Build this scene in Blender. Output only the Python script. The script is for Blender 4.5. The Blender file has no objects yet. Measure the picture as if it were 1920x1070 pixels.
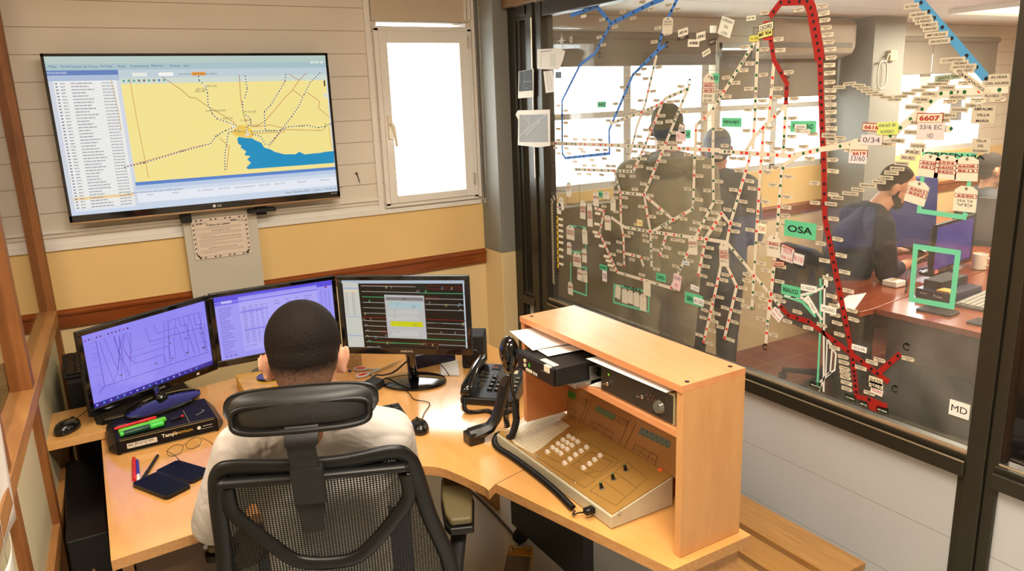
import bpy, bmesh, math, random
from mathutils import Vector, Matrix, Euler
random.seed(7)
SC = bpy.context.scene
COL = SC.collection
PI = math.pi

# ------------------------------------------------------------------ camera
FOC, PITCH, ROLL, YAW = 1410.58, 0.242242, -0.037263, 0.525303
CAM = Vector((0, 0, 1.8))
_f = Vector((math.sin(YAW)*math.cos(PITCH), math.cos(YAW)*math.cos(PITCH), -math.sin(PITCH)))
_r = Vector((math.cos(YAW), -math.sin(YAW), 0)); _u = _r.cross(_f)
C_R = _r*math.cos(ROLL) + _u*math.sin(ROLL); C_U = -_r*math.sin(ROLL) + _u*math.cos(ROLL); C_F = _f
cd = bpy.data.cameras.new('camera'); cam = bpy.data.objects.new('camera', cd); COL.objects.link(cam)
cd.sensor_width = 36; cd.lens = FOC/1920*36; cd.clip_start = 0.02; cd.clip_end = 200
cam.matrix_world = Matrix(((C_R.x, C_U.x, -C_F.x, CAM.x), (C_R.y, C_U.y, -C_F.y, CAM.y), (C_R.z, C_U.z, -C_F.z, CAM.z), (0, 0, 0, 1)))
SC.camera = cam

# ------------------------------------------------------------------ daylight, exposure
SC.view_settings.view_transform = 'Standard'
SC.view_settings.look = 'None'
SC.view_settings.exposure = 0.0
SC.view_settings.gamma = 1.0
SC.view_settings.use_curve_mapping = False
w = bpy.data.worlds.new('overcast_sky'); SC.world = w; w.use_nodes = True
wn = w.node_tree; bg = wn.nodes['Background']; bg.inputs[0].default_value = (0.92, 0.97, 1.0, 1); bg.inputs[1].default_value = 10.0

def area(name, loc, size, power, rot=(0, 0, 0), color=(1, 1, 1)):
    l = bpy.data.lights.new(name, 'AREA'); l.shape = 'RECTANGLE'; l.size, l.size_y = size; l.energy = power; l.color = color
    o = bpy.data.objects.new(name, l); COL.objects.link(o); o.location = loc; o.rotation_euler = rot
    return o
WARM = (1.0, 0.88, 0.72)
area('office_lamp_light', (0.4, 0.3, 2.56), (1.1, 0.26), 62, (0, 0, 0), WARM)
area('office_lamp_light', (0.9, 1.6, 2.56), (1.1, 0.26), 24, (0, 0, 0), WARM)
area('side_lamp_light', (-1.3, 1.6, 2.53), (1.15, 0.3), 42, (0, 0, 0), WARM)
area('control_room_lamp_light', (3.7, 0.82, 2.21), (1.1, .5), 85, (0, 0, 0), WARM)
area('control_room_lamp_light', (5.5, 2.66, 2.21), (1.1, .44), 85, (0, 0, 0), WARM)
# ------------------------------------------------------------------ helpers: pixels of the photograph to points on real planes
def ray(px, py):
    return C_F + C_R*((px-960)/FOC) - C_U*((py-535)/FOC)
def at(px, py, ax, v):
    d = ray(px, py); return CAM + d*((v-CAM[ax])/d[ax])

# ------------------------------------------------------------------ materials
def lin(c):
    c = c/255.0
    return c/12.92 if c <= 0.04045 else ((c+0.055)/1.055)**2.4
def rgb(r, g, b): return (lin(r), lin(g), lin(b), 1)
MATS = {}
def mat(name, col, rough=0.5, metal=0.0, spec=0.5, bump=None, noise=None, coat=0, emit=None, es=1.0, alpha=None):
    if name in MATS: return MATS[name]
    m = bpy.data.materials.new(name); m.use_nodes = True; nt = m.node_tree; p = nt.nodes['Principled BSDF']
    p.inputs['Base Color'].default_value = rgb(*col); p.inputs['Roughness'].default_value = rough
    p.inputs['Metallic'].default_value = metal; p.inputs['Specular IOR Level'].default_value = spec
    if coat: p.inputs['Coat Weight'].default_value = coat; p.inputs['Coat Roughness'].default_value = 0.08
    if emit:
        p.inputs['Emission Color'].default_value = rgb(*emit); p.inputs['Emission Strength'].default_value = es
    if noise:                                            # (scale, amount) mottles the colour
        tc = nt.nodes.new('ShaderNodeTexCoord'); n = nt.nodes.new('ShaderNodeTexNoise'); n.inputs['Scale'].default_value = noise[0]; n.inputs['Detail'].default_value = 6
        nt.links.new(tc.outputs['Object'], n.inputs['Vector'])
        mx = nt.nodes.new('ShaderNodeMix'); mx.data_type = 'RGBA'
        a = noise[1]
        mx.inputs[6].default_value = rgb(*[max(0, x*(1-a)) for x in col]); mx.inputs[7].default_value = rgb(*[min(255, x*(1+a)) for x in col])
        nt.links.new(n.outputs['Fac'], mx.inputs[0]); nt.links.new(mx.outputs[2], p.inputs['Base Color'])
    if bump:
        tc = nt.nodes.new('ShaderNodeTexCoord'); n = nt.nodes.new('ShaderNodeTexNoise'); n.inputs['Scale'].default_value = bump[0]; n.inputs['Detail'].default_value = 4
        b = nt.nodes.new('ShaderNodeBump'); b.inputs['Strength'].default_value = bump[1]; b.inputs['Distance'].default_value = 0.003
        nt.links.new(tc.outputs['Object'], n.inputs['Vector']); nt.links.new(n.outputs['Fac'], b.inputs['Height']); nt.links.new(b.outputs['Normal'], p.inputs['Normal'])
    MATS[name] = m; return m
def wood(name, c1, c2, axis=0, scale=6, rough=0.35, coat=0.0, stretch=14, detail=5):
    """fine grain running along one axis"""
    if name in MATS: return MATS[name]
    m = bpy.data.materials.new(name); m.use_nodes = True; nt = m.node_tree; p = nt.nodes['Principled BSDF']
    tc = nt.nodes.new('ShaderNodeTexCoord'); mp = nt.nodes.new('ShaderNodeMapping')
    s = [scale*stretch]*3; s[axis] = scale; mp.inputs['Scale'].default_value = s
    n = nt.nodes.new('ShaderNodeTexNoise'); n.inputs['Scale'].default_value = 1; n.inputs['Detail'].default_value = detail; n.inputs['Roughness'].default_value = 0.6
    n2 = nt.nodes.new('ShaderNodeTexNoise'); n2.inputs['Scale'].default_value = 2.2
    cr = nt.nodes.new('ShaderNodeValToRGB'); cr.color_ramp.elements[0].position = 0.3; cr.color_ramp.elements[1].position = 0.7
    cr.color_ramp.elements[0].color = rgb(*c1); cr.color_ramp.elements[1].color = rgb(*c2)
    mth = nt.nodes.new('ShaderNodeMath'); mth.operation = 'MULTIPLY_ADD'; mth.inputs[1].default_value = 0.7
    m2 = nt.nodes.new('ShaderNodeMath'); m2.operation = 'MULTIPLY'; m2.inputs[1].default_value = 0.3
    L = nt.links.new
    L(tc.outputs['Object'], mp.inputs['Vector']); L(mp.outputs[0], n.inputs['Vector']); L(tc.outputs['Object'], n2.inputs['Vector'])
    L(n.outputs['Fac'], mth.inputs[0]); L(n2.outputs['Fac'], m2.inputs[0]); L(m2.outputs[0], mth.inputs[2]); L(mth.outputs[0], cr.inputs[0]); L(cr.outputs[0], p.inputs['Base Color'])
    p.inputs['Roughness'].default_value = rough; p.inputs['Coat Weight'].default_value = coat; p.inputs['Coat Roughness'].default_value = 0.12
    MATS[name] = m; return m
def boards(name, col, line, period, axis=2, width=0.012, rough=0.5, offset=0.0, bumpy=True, vary=0.04):
    """painted boards: a fine dark joint every period along an axis"""
    if name in MATS: return MATS[name]
    m = bpy.data.materials.new(name); m.use_nodes = True; nt = m.node_tree; p = nt.nodes['Principled BSDF']; L = nt.links.new
    tc = nt.nodes.new('ShaderNodeTexCoord'); sx = nt.nodes.new('ShaderNodeSeparateXYZ'); L(tc.outputs['Object'], sx.inputs[0])
    a = nt.nodes.new('ShaderNodeMath'); a.operation = 'ADD'; a.inputs[1].default_value = 100*period+offset; L(sx.outputs[axis], a.inputs[0])
    d = nt.nodes.new('ShaderNodeMath'); d.operation = 'DIVIDE'; d.inputs[1].default_value = period; L(a.outputs[0], d.inputs[0])
    f = nt.nodes.new('ShaderNodeMath'); f.operation = 'FRACT'; L(d.outputs[0], f.inputs[0])
    g = nt.nodes.new('ShaderNodeMath'); g.operation = 'LESS_THAN'; g.inputs[1].default_value = width/period; L(f.outputs[0], g.inputs[0])
    n = nt.nodes.new('ShaderNodeTexNoise'); n.inputs['Scale'].default_value = 3; n.inputs['Detail'].default_value = 5; L(tc.outputs['Object'], n.inputs['Vector'])
    b = nt.nodes.new('ShaderNodeMix'); b.data_type = 'RGBA'; b.inputs[6].default_value = rgb(*[x*(1-vary) for x in col]); b.inputs[7].default_value = rgb(*[min(255, x*(1+vary)) for x in col])
    L(n.outputs['Fac'], b.inputs[0])
    mx = nt.nodes.new('ShaderNodeMix'); mx.data_type = 'RGBA'; L(g.outputs[0], mx.inputs[0]); L(b.outputs[2], mx.inputs[6]); mx.inputs[7].default_value = rgb(*line)
    L(mx.outputs[2], p.inputs['Base Color']); p.inputs['Roughness'].default_value = rough
    MATS[name] = m; return m
def glass(name, tint=(1, 1, 1), refl=1.0, haze=0.0):
    if name in MATS: return MATS[name]
    m = bpy.data.materials.new(name); m.use_nodes = True; nt = m.node_tree; L = nt.links.new
    for n in list(nt.nodes): nt.nodes.remove(n)
    out = nt.nodes.new('ShaderNodeOutputMaterial'); t = nt.nodes.new('ShaderNodeBsdfTransparent'); t.inputs[0].default_value = (*tint, 1)
    g = nt.nodes.new('ShaderNodeBsdfGlossy'); g.inputs['Roughness'].default_value = 0.0
    lw = nt.nodes.new('ShaderNodeLayerWeight'); lw.inputs[0].default_value = 0.5
    pw_ = nt.nodes.new('ShaderNodeMath'); pw_.operation = 'POWER'; pw_.inputs[1].default_value = 5; L(lw.outputs['Facing'], pw_.inputs[0])
    mu = nt.nodes.new('ShaderNodeMath'); mu.operation = 'MULTIPLY_ADD'; mu.inputs[1].default_value = 0.95*refl; mu.inputs[2].default_value = 0.04*refl; L(pw_.outputs[0], mu.inputs[0])
    mx = nt.nodes.new('ShaderNodeMixShader'); L(mu.outputs[0], mx.inputs[0]); L(t.outputs[0], mx.inputs[1]); L(g.outputs[0], mx.inputs[2])
    last = mx
    if haze:                                             # wiped grease and dust on the pane
        tc = nt.nodes.new('ShaderNodeTexCoord'); n = nt.nodes.new('ShaderNodeTexNoise'); n.inputs['Scale'].default_value = 2.5; n.inputs['Detail'].default_value = 8; n.inputs['Distortion'].default_value = 1.2
        L(tc.outputs['Object'], n.inputs['Vector'])
        mr = nt.nodes.new('ShaderNodeMapRange'); mr.inputs[1].default_value = 0.35; mr.inputs[2].default_value = 0.8; mr.inputs[3].default_value = haze*0.3; mr.inputs[4].default_value = haze*2
        L(n.outputs['Fac'], mr.inputs[0])
        df = nt.nodes.new('ShaderNodeBsdfDiffuse'); df.inputs[0].default_value = (0.8, 0.78, 0.72, 1)
        m2 = nt.nodes.new('ShaderNodeMixShader'); L(mr.outputs[0], m2.inputs[0]); L(mx.outputs[0], m2.inputs[1]); L(df.outputs[0], m2.inputs[2]); last = m2
    L(last.outputs[0], out.inputs[0]); MATS[name] = m; return m
def mesh_cloth(name, col, holes=0.35, scale=260, ax=(0, 2)):
    """woven net: square weave with see-through holes"""
    m = bpy.data.materials.new(name); m.use_nodes = True; nt = m.node_tree; L = nt.links.new; p = nt.nodes['Principled BSDF']
    p.inputs['Base Color'].default_value = rgb(*col); p.inputs['Roughness'].default_value = 0.6
    tc = nt.nodes.new('ShaderNodeTexCoord'); s = nt.nodes.new('ShaderNodeSeparateXYZ'); L(tc.outputs['Object'], s.inputs[0])
    outs = []
    for sg in (1, -1):
        a = nt.nodes.new('ShaderNodeMath'); a.operation = 'MULTIPLY_ADD'; a.inputs[1].default_value = sg*0.8; L(s.outputs[ax[0]], a.inputs[0]); L(s.outputs[ax[1]], a.inputs[2])
        b = nt.nodes.new('ShaderNodeMath'); b.operation = 'MULTIPLY'; b.inputs[1].default_value = scale*2*PI/2; L(a.outputs[0], b.inputs[0])
        c = nt.nodes.new('ShaderNodeMath'); c.operation = 'SINE'; L(b.outputs[0], c.inputs[0]); outs.append(c)
    mi = nt.nodes.new('ShaderNodeMath'); mi.operation = 'MULTIPLY'; L(outs[0].outputs[0], mi.inputs[0]); L(outs[1].outputs[0], mi.inputs[1])
    gt = nt.nodes.new('ShaderNodeMath'); gt.operation = 'GREATER_THAN'; gt.inputs[1].default_value = holes; L(mi.outputs[0], gt.inputs[0])
    t = nt.nodes.new('ShaderNodeBsdfTransparent'); mx = nt.nodes.new('ShaderNodeMixShader')
    L(gt.outputs[0], mx.inputs[0]); L(p.outputs[0], mx.inputs[1]); L(t.outputs[0], mx.inputs[2]); L(mx.outputs[0], nt.nodes['Material Output'].inputs[0])
    return m
def ink(col, kind='ink'):
    """flat print colour; kind 'lit' is a glowing screen pixel colour"""
    key = '%s_%d_%d_%d' % ((kind,) + tuple(int(x) for x in col))
    if key in MATS: return MATS[key]
    if kind == 'lit':
        m = mat(key, (4, 4, 4), 0.16, spec=0.5, emit=col, es=0.92)
    else:
        m = mat(key, col, 0.55, spec=0.3)
    return m

# ------------------------------------------------------------------ object helpers
def link(o, parent=None):
    COL.objects.link(o)
    if parent is not None: o.parent = parent
    return o
def tag(o, label, cat, group=None, kind=None):
    if label: o['label'] = label
    if cat: o['category'] = cat
    if group: o['group'] = group
    if kind: o['kind'] = kind
    return o
def thing(name, label, cat, loc=(0, 0, 0), rz=0, group=None):
    o = bpy.data.objects.new(name, None); o.empty_display_size = 0.05; link(o); o.location = loc; o.rotation_euler = (0, 0, rz)
    return tag(o, label, cat, group)
def copy_tree(root, loc, rz=None, label=None, group=None):
    r = root.copy(); link(r); r.location = loc
    if rz is not None: r.rotation_euler = (0, 0, rz)
    if label: r['label'] = label
    if group: r['group'] = group
    for ch in list(root.children):
        c = ch.copy(); link(c, r)
        for g in list(ch.children):
            d = g.copy(); link(d, c)
    return r

class MB:
    """collects shapes into one mesh"""
    def __init__(s): s.v = []; s.f = []; s.mi = []; s.mats = []
    def m(s, material):
        if material not in s.mats: s.mats.append(material)
        return s.mats.index(material)
    def add(s, vs, fs, mt=None, M=None):
        b = len(s.v); k = s.m(mt) if mt is not None else 0
        for v in vs: s.v.append(tuple(M @ Vector(v)) if M is not None else tuple(v))
        for f in fs: s.f.append([b+i for i in f]); s.mi.append(k)
        return s
    def box(s, c, d, mt=None, M=None, rz=0):
        x, y, z = d[0]/2, d[1]/2, d[2]/2
        vs = [(-x, -y, -z), (x, -y, -z), (x, y, -z), (-x, y, -z), (-x, -y, z), (x, -y, z), (x, y, z), (-x, y, z)]
        R = Matrix.Translation(c) @ Matrix.Rotation(rz, 4, 'Z')
        if M is not None: R = M @ R
        return s.add(vs, [(0, 3, 2, 1), (4, 5, 6, 7), (0, 1, 5, 4), (1, 2, 6, 5), (2, 3, 7, 6), (3, 0, 4, 7)], mt, R)
    def bb(s, a, b, mt=None, M=None):
        return s.box([(a[i]+b[i])/2 for i in range(3)], [abs(b[i]-a[i]) for i in range(3)], mt, M)
    def prism(s, pts, z0, z1, mt=None, M=None):
        n = len(pts); ar = sum(pts[i][0]*pts[(i+1) % n][1]-pts[(i+1) % n][0]*pts[i][1] for i in range(n))
        if ar < 0: pts = pts[::-1]
        vs = [(p[0], p[1], z0) for p in pts]+[(p[0], p[1], z1) for p in pts]
        return s.add(vs, [list(range(n))[::-1], list(range(n, 2*n))]+[(i, (i+1) % n, n+(i+1) % n, n+i) for i in range(n)], mt, M)
    def tube(s, path, r, mt=None, seg=10, M=None, closed=False, flat=1.0):
        path = [Vector(p) for p in path]; n = len(path); rs = r if isinstance(r, (list, tuple)) else [r]*n
        vs = []; up = Vector((0, 0, 1)); prev = None
        for i, p in enumerate(path):
            if closed: t = path[(i+1) % n]-path[i-1]
            else: t = path[min(i+1, n-1)]-path[max(i-1, 0)]
            if t.length < 1e-9: t = Vector((0, 0, 1))
            t.normalize()
            if prev is None:
                a = up.cross(t)
                if a.length < 1e-3: a = Vector((1, 0, 0)).cross(t)
            else: a = prev-t*prev.dot(t)
            if a.length < 1e-6: a = Vector((1, 0, 0))
            a.normalize(); prev = a; b = t.cross(a)
            for k in range(seg):
                an = 2*PI*k/seg; vs.append(p+a*(math.cos(an)*rs[i])+b*(math.sin(an)*rs[i]*flat))
        fs = []
        for i in range(n if closed else n-1):
            j = (i+1) % n
            for k in range(seg): k2 = (k+1) % seg; fs.append((i*seg+k, i*seg+k2, j*seg+k2, j*seg+k))
        if not closed: fs.append(list(range(seg))[::-1]); fs.append([(n-1)*seg+k for k in range(seg)])
        return s.add(vs, fs, mt, M)
    def lathe(s, prof, c=(0, 0, 0), seg=24, mt=None, M=None, sx=1, sy=1):
        vs = []; fs = []; n = len(prof)
        for r, z in prof:
            for k in range(seg):
                a = 2*PI*k/seg; vs.append((c[0]+r*math.cos(a)*sx, c[1]+r*math.sin(a)*sy, c[2]+z))
        for i in range(n-1):
            for k in range(seg): k2 = (k+1) % seg; fs.append((i*seg+k, i*seg+k2, (i+1)*seg+k2, (i+1)*seg+k))
        fs.append(list(range(seg))[::-1]); fs.append([(n-1)*seg+k for k in range(seg)])
        return s.add(vs, fs, mt, M)
    def ell(s, c, r, mt=None, M=None, seg=16, rings=10, rot=None):
        vs = [(0, 0, -1)]; fs = []
        for i in range(1, rings):
            t = PI*i/rings-PI/2
            for k in range(seg): a = 2*PI*k/seg; vs.append((math.cos(t)*math.cos(a), math.cos(t)*math.sin(a), math.sin(t)))
        vs.append((0, 0, 1)); top = len(vs)-1
        for k in range(seg):
            k2 = (k+1) % seg; fs.append((0, 1+k2, 1+k)); fs.append((top, 1+(rings-2)*seg+k, 1+(rings-2)*seg+k2))
        for i in range(rings-2):
            for k in range(seg): k2 = (k+1) % seg; fs.append((1+i*seg+k, 1+i*seg+k2, 1+(i+1)*seg+k2, 1+(i+1)*seg+k))
        R = Matrix.Translation(c) @ (Euler(rot).to_matrix().to_4x4() if rot else Matrix()) @ Matrix.Diagonal((*r, 1))
        return s.add(vs, fs, mt, (M @ R) if M is not None else R)
    def cap(s, p0, p1, r0, r1, fx=1.0, fy=1.0, side=(1, 0, 0), seg=16, M=None):
        """tapered capsule; fx widens along side, fy across it"""
        p0, p1 = Vector(p0), Vector(p1); t = (p1-p0)
        L = max(t.length, 1e-5); t = t/L; a = Vector(side); a = a-t*a.dot(t)
        if a.length < 1e-3: a = Vector((0, 1, 0)); a = a-t*a.dot(t)
        a.normalize(); b = t.cross(a); prof = []
        for i in range(5): an = -PI/2+PI/2*i/4; prof.append((max(math.cos(an), .001)*r0, math.sin(an)*r0))
        for i in range(5): an = PI/2*i/4; prof.append((max(math.cos(an), .001)*r1, L+math.sin(an)*r1))
        vs = []
        for r, z in prof:
            for k in range(seg): an = 2*PI*k/seg; vs.append(p0+t*z+a*(r*fx*math.cos(an))+b*(r*fy*math.sin(an)))
        n = len(prof); fs = [list(range(seg))[::-1], [(n-1)*seg+k for k in range(seg)]]
        for i in range(n-1):
            for k in range(seg): k2 = (k+1) % seg; fs.append((i*seg+k, i*seg+k2, (i+1)*seg+k2, (i+1)*seg+k))
        return s.add(vs, fs, None, M)
    def mesh(s, name):
        me = bpy.data.meshes.new(name); me.from_pydata(s.v, [], s.f); me.update(); return me
    def build(s, name, material=None, parent=None, smooth=False, bevel=0, seg=2, subd=0, label=None, loc=None, rz=None):
        me = s.mesh(name)
        if s.mats:
            for mm in s.mats: me.materials.append(mm)
            for p, k in zip(me.polygons, s.mi): p.material_index = k
        elif material: me.materials.append(material)
        if smooth:
            for p in me.polygons: p.use_smooth = True
        o = bpy.data.objects.new(name, me); link(o, parent)
        if bevel:
            b = o.modifiers.new('bevel', 'BEVEL'); b.width = bevel; b.segments = seg; b.limit_method = 'ANGLE'; b.angle_limit = math.radians(40)
            for p in me.polygons: p.use_smooth = True
            try: b.harden_normals = True
            except Exception: pass
        elif smooth == 'auto':
            sharp_edges(me, 35)
        if subd: sd = o.modifiers.new('subdivision', 'SUBSURF'); sd.levels = subd; sd.render_levels = subd
        if label: o['label'] = label
        if loc is not None: o.location = loc
        if rz is not None: o.rotation_euler = (0, 0, rz)
        return o
def sharp_edges(me, deg):
    bm = bmesh.new(); bm.from_mesh(me)
    for e in bm.edges:
        if len(e.link_faces) == 2 and e.calc_face_angle(0) > math.radians(deg): e.smooth = False
    bm.to_mesh(me); bm.free()
def struct(mb, name, material=None, **k):
    o = mb.build(name, material, **k); o['kind'] = 'structure'; return o
def catmull(pts, n=8, closed=False):
    P = [Vector(p) for p in pts]; out = []; m = len(P)
    for i in range(m if closed else m-1):
        p0 = P[(i-1) % m] if closed or i > 0 else P[0]; p1 = P[i]; p2 = P[(i+1) % m]; p3 = P[(i+2) % m] if closed or i+2 < m else P[-1]
        for k in range(n):
            t = k/n; out.append(0.5*((2*p1)+(p2-p0)*t+(2*p0-5*p1+4*p2-p3)*t*t+(3*p1-p0-3*p2+p3)*t**3))
    if not closed: out.append(P[-1])
    return out
def coil(path, R, pitch, wire, mb, mt=None, seg=6):
    """a coiled cord wound around a path"""
    pts = catmull(path, 12); L = 0; out = []; ln = [0]
    for i in range(1, len(pts)): L += (pts[i]-pts[i-1]).length; ln.append(L)
    N = int(L/pitch*9); j = 0
    for i in range(N+1):
        d = L*i/N
        while j < len(ln)-2 and ln[j+1] < d: j += 1
        t = pts[j+1]-pts[j]; fr = (d-ln[j])/max(t.length, 1e-6); p = pts[j]+t*fr; t.normalize()
        a = t.cross(Vector((0, 0, 1)));
        if a.length < 0.05: a = t.cross(Vector((0, 1, 0)))
        a.normalize(); b = a.cross(t); an = 2*PI*d/pitch
        out.append(p+a*(R*math.cos(an))+b*(R*math.sin(an)))
    mb.tube(out, wire, mt, seg=seg)

# ------------------------------------------------------------------ flat print: text, bars and shapes laid on a plane
_TXT = {}
def text_geo(body, bold=0.0):
    key = (body, bold)
    if key in _TXT: return _TXT[key]
    cu = bpy.data.curves.new('t', 'FONT'); cu.body = body; cu.align_x = 'CENTER'; cu.align_y = 'CENTER'; cu.size = 1; cu.resolution_u = 3; cu.offset = bold
    o = bpy.data.objects.new('t', cu); COL.objects.link(o)
    dg = bpy.context.evaluated_depsgraph_get(); dg.update()
    me = o.evaluated_get(dg).to_mesh()
    vs = [(v.co.x, v.co.y) for v in me.vertices]; fs = [tuple(p.vertices) for p in me.polygons]
    o.evaluated_get(dg).to_mesh_clear()
    bpy.data.objects.remove(o); bpy.data.curves.remove(cu)
    if vs:
        x0 = min(v[0] for v in vs); x1 = max(v[0] for v in vs); y0 = min(v[1] for v in vs); y1 = max(v[1] for v in vs)
        cx, cy = (x0+x1)/2, (y0+y1)/2; vs = [(v[0]-cx, v[1]-cy) for v in vs]; sz = (x1-x0, y1-y0)
    else: sz = (1, 1)
    _TXT[key] = (vs, fs, sz); return _TXT[key]
class Plane:
    def __init__(s, O, u, v):
        s.O, s.u, s.v = Vector(O), Vector(u).normalized(), Vector(v).normalized(); s.n = s.u.cross(s.v)
    def hit(s, px, py):
        d = ray(px, py); t = (s.O-CAM).dot(s.n)/d.dot(s.n); q = CAM+d*t-s.O
        return (q.dot(s.u), q.dot(s.v))
    def pt(s, a, b, h=0): return s.O+s.u*a+s.v*b+s.n*h
class Print:
    """shapes on a plane, all in one mesh; coordinates are metres on the plane"""
    def __init__(s, pl, kind='ink', M=None): s.pl = pl; s.k = kind; s.mb = MB(); s.h = 0.0004; s.inv = M
    def poly(s, pts, col, layer=1, thick=0):
        mt = col if not isinstance(col, tuple) else ink(col, s.k)
        n = len(pts); ar = sum(pts[i][0]*pts[(i+1) % n][1]-pts[(i+1) % n][0]*pts[i][1] for i in range(n))
        if ar < 0: pts = pts[::-1]
        top = [s.pl.pt(p[0], p[1], layer*s.h) for p in pts]
        if thick:
            bot = [s.pl.pt(p[0], p[1], layer*s.h-thick) for p in pts]
            s.mb.add(top+bot, [list(range(n)), list(range(n, 2*n))[::-1]]+[(i, n+i, n+(i+1) % n, (i+1) % n) for i in range(n)], mt)
        else: s.mb.add(top, [list(range(n))], mt)
        return s
    def rect(s, cx, cy, w, h, col, layer=1, ang=0, thick=0):
        c, q = math.cos(ang), math.sin(ang)
        return s.poly([(cx+x*c-y*q, cy+x*q+y*c) for x, y in ((-w/2, -h/2), (w/2, -h/2), (w/2, h/2), (-w/2, h/2))], col, layer, thick)
    def line(s, pts, w, col, layer=1, thick=0, dash=None):
        for (x0, y0), (x1, y1) in zip(pts, pts[1:]):
            L = math.hypot(x1-x0, y1-y0)
            if L < 1e-6: continue
            dx, dy = (x1-x0)/L, (y1-y0)/L; nx, ny = -dy*w/2, dx*w/2
            if dash:
                d = 0
                while d < L:
                    e = min(L, d+dash[0])
                    s.poly([(x0+dx*d+nx, y0+dy*d+ny), (x0+dx*d-nx, y0+dy*d-ny), (x0+dx*e-nx, y0+dy*e-ny), (x0+dx*e+nx, y0+dy*e+ny)], col, layer); d += dash[0]+dash[1]
            else:
                s.poly([(x0+nx, y0+ny), (x0-nx, y0-ny), (x1-nx, y1-ny), (x1+nx, y1+ny)], col, layer, thick)
        return s
    def strip(s, pts, w, col, layer=1, thick=0):
        """mitred band"""
        P = [Vector((a, b)) for a, b in pts]; Lf = []; Rt = []
        for i, p in enumerate(P):
            d0 = (P[i]-P[i-1]).normalized() if i else None; d1 = (P[i+1]-P[i]).normalized() if i < len(P)-1 else None
            if d0 is None: d0 = d1
            if d1 is None: d1 = d0
            n0 = Vector((-d0.y, d0.x)); n1 = Vector((-d1.y, d1.x)); m = (n0+n1)
            m = m.normalized() if m.length > 1e-4 else n0
            k = w/2/max(0.45, m.dot(n0)); Lf.append(p+m*k); Rt.append(p-m*k)
        for i in range(len(P)-1): s.poly([tuple(Lf[i]), tuple(Rt[i]), tuple(Rt[i+1]), tuple(Lf[i+1])], col, layer, thick)
        return s
    def frame(s, x0, y0, x1, y1, w, col, layer=1):
        for a, b, c, d in ((x0, y0, x1, y0+w), (x0, y1-w, x1, y1), (x0, y0+w, x0+w, y1-w), (x1-w, y0+w, x1, y1-w)): s.rect((a+c)/2, (b+d)/2, c-a, d-b, col, layer)
        return s
    def disc(s, cx, cy, r, col, layer=1, seg=14, ry=None):
        return s.poly([(cx+r*math.cos(2*PI*k/seg), cy+(ry or r)*math.sin(2*PI*k/seg)) for k in range(seg)], col, layer)
    def ring(s, cx, cy, r, w, col, layer=1, a0=0, a1=2*PI):
        n = 16; s.line([(cx+r*math.cos(a0+(a1-a0)*k/n), cy+r*math.sin(a0+(a1-a0)*k/n)) for k in range(n+1)], w, col, layer); return s
    def text(s, body, cx, cy, h, col, layer=2, ang=0, w=None, bold=0.0):
        """h is the height of the lettering; w squeezes it to a width"""
        vs, fs, (sw, sh) = text_geo(body, bold)
        ky = h/0.72 if not w or sh < .3 else h/sh; kx = (w/sw) if w else ky; c, q = math.cos(ang), math.sin(ang)
        mt = ink(col, s.k)
        s.mb.add([s.pl.pt(cx+x*kx*c-y*ky*q, cy+x*kx*q+y*ky*c, layer*s.h) for x, y in vs], fs, mt); return s
    def scribble(s, x0, x1, y, h, col, layer=2, gap=0.3, rnd=random):
        """a row of small print too small to read, word by word"""
        x = x0
        while x < x1:
            wl = min(x1-x, h*rnd.uniform(1.5, 5)); s.rect(x+wl/2, y, wl, h, col, layer); x += wl+h*gap*2
        return s
    def build(s, name, parent=None, label=None):
        o = s.mb.build(name, None, None)
        if parent is not None:
            o.parent = parent; o.matrix_parent_inverse = parent_matrix(parent).inverted()
        if label: o['label'] = label
        return o
def parent_matrix(o):
    M = Matrix.Translation(o.location) @ o.rotation_euler.to_matrix().to_4x4()
    if o.parent: M = parent_matrix(o.parent) @ o.matrix_parent_inverse @ M
    return M
def hold(o, parent):
    """parent an object that was built in world coordinates"""
    o.parent = parent; o.matrix_parent_inverse = parent_matrix(parent).inverted(); return o

# ------------------------------------------------------------------ shared materials
M_SID = boards('white_siding', (230, 222, 208), (150, 135, 115), 0.1035, 2, 0.0028, 0.45, -0.0695)
M_YEL = mat('yellow_paint', (240, 205, 138), 0.55, noise=(3, 0.03))
M_CRM = mat('cream_paint', (238, 212, 160), 0.55, noise=(2, 0.06))
M_GRY = mat('grey_paint', (136, 136, 129), 0.6, noise=(2, 0.03))
M_PVC = mat('white_pvc', (240, 237, 230), 0.35, noise=(5, 0.02))
M_RAIL = wood('red_varnished_wood', (112, 50, 14), (158, 82, 32), 0, 5, 0.3, 0.3)
M_BRZ = mat('bronze_aluminium', (58, 54, 44), 0.35, metal=0.5, spec=0.5, noise=(20, 0.05))
M_BRZL = mat('bronze_edge_highlight', (190, 176, 150), 0.25, metal=0.8)  # pale metal colour standing in for the highlight along the glazing beads
M_PANEL = boards('grey_white_panel', (188, 190, 192), (140, 138, 132), 0.21, 2, 0.002, 0.45, 0.1, vary=0.03)
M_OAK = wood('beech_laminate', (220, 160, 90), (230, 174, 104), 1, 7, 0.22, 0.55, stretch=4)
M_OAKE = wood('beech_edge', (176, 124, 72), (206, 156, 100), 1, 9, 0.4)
M_HUT = wood('cabinet_laminate', (208, 138, 88), (220, 154, 104), 1, 5, 0.3, 0.2, stretch=6)
M_HUTS = wood('cabinet_side_veneer', (196, 142, 88), (212, 160, 104), 2, 5, 0.45, stretch=5)
M_PART = wood('partition_timber', (110, 64, 26), (152, 96, 44), 2, 5, 0.5, stretch=9)
M_PARTL = wood('partition_timber_light', (142, 92, 46), (184, 134, 78), 1, 5, 0.45, stretch=7)
M_BLK = mat('black_plastic', (14, 14, 15), 0.38, spec=0.4)
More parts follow.
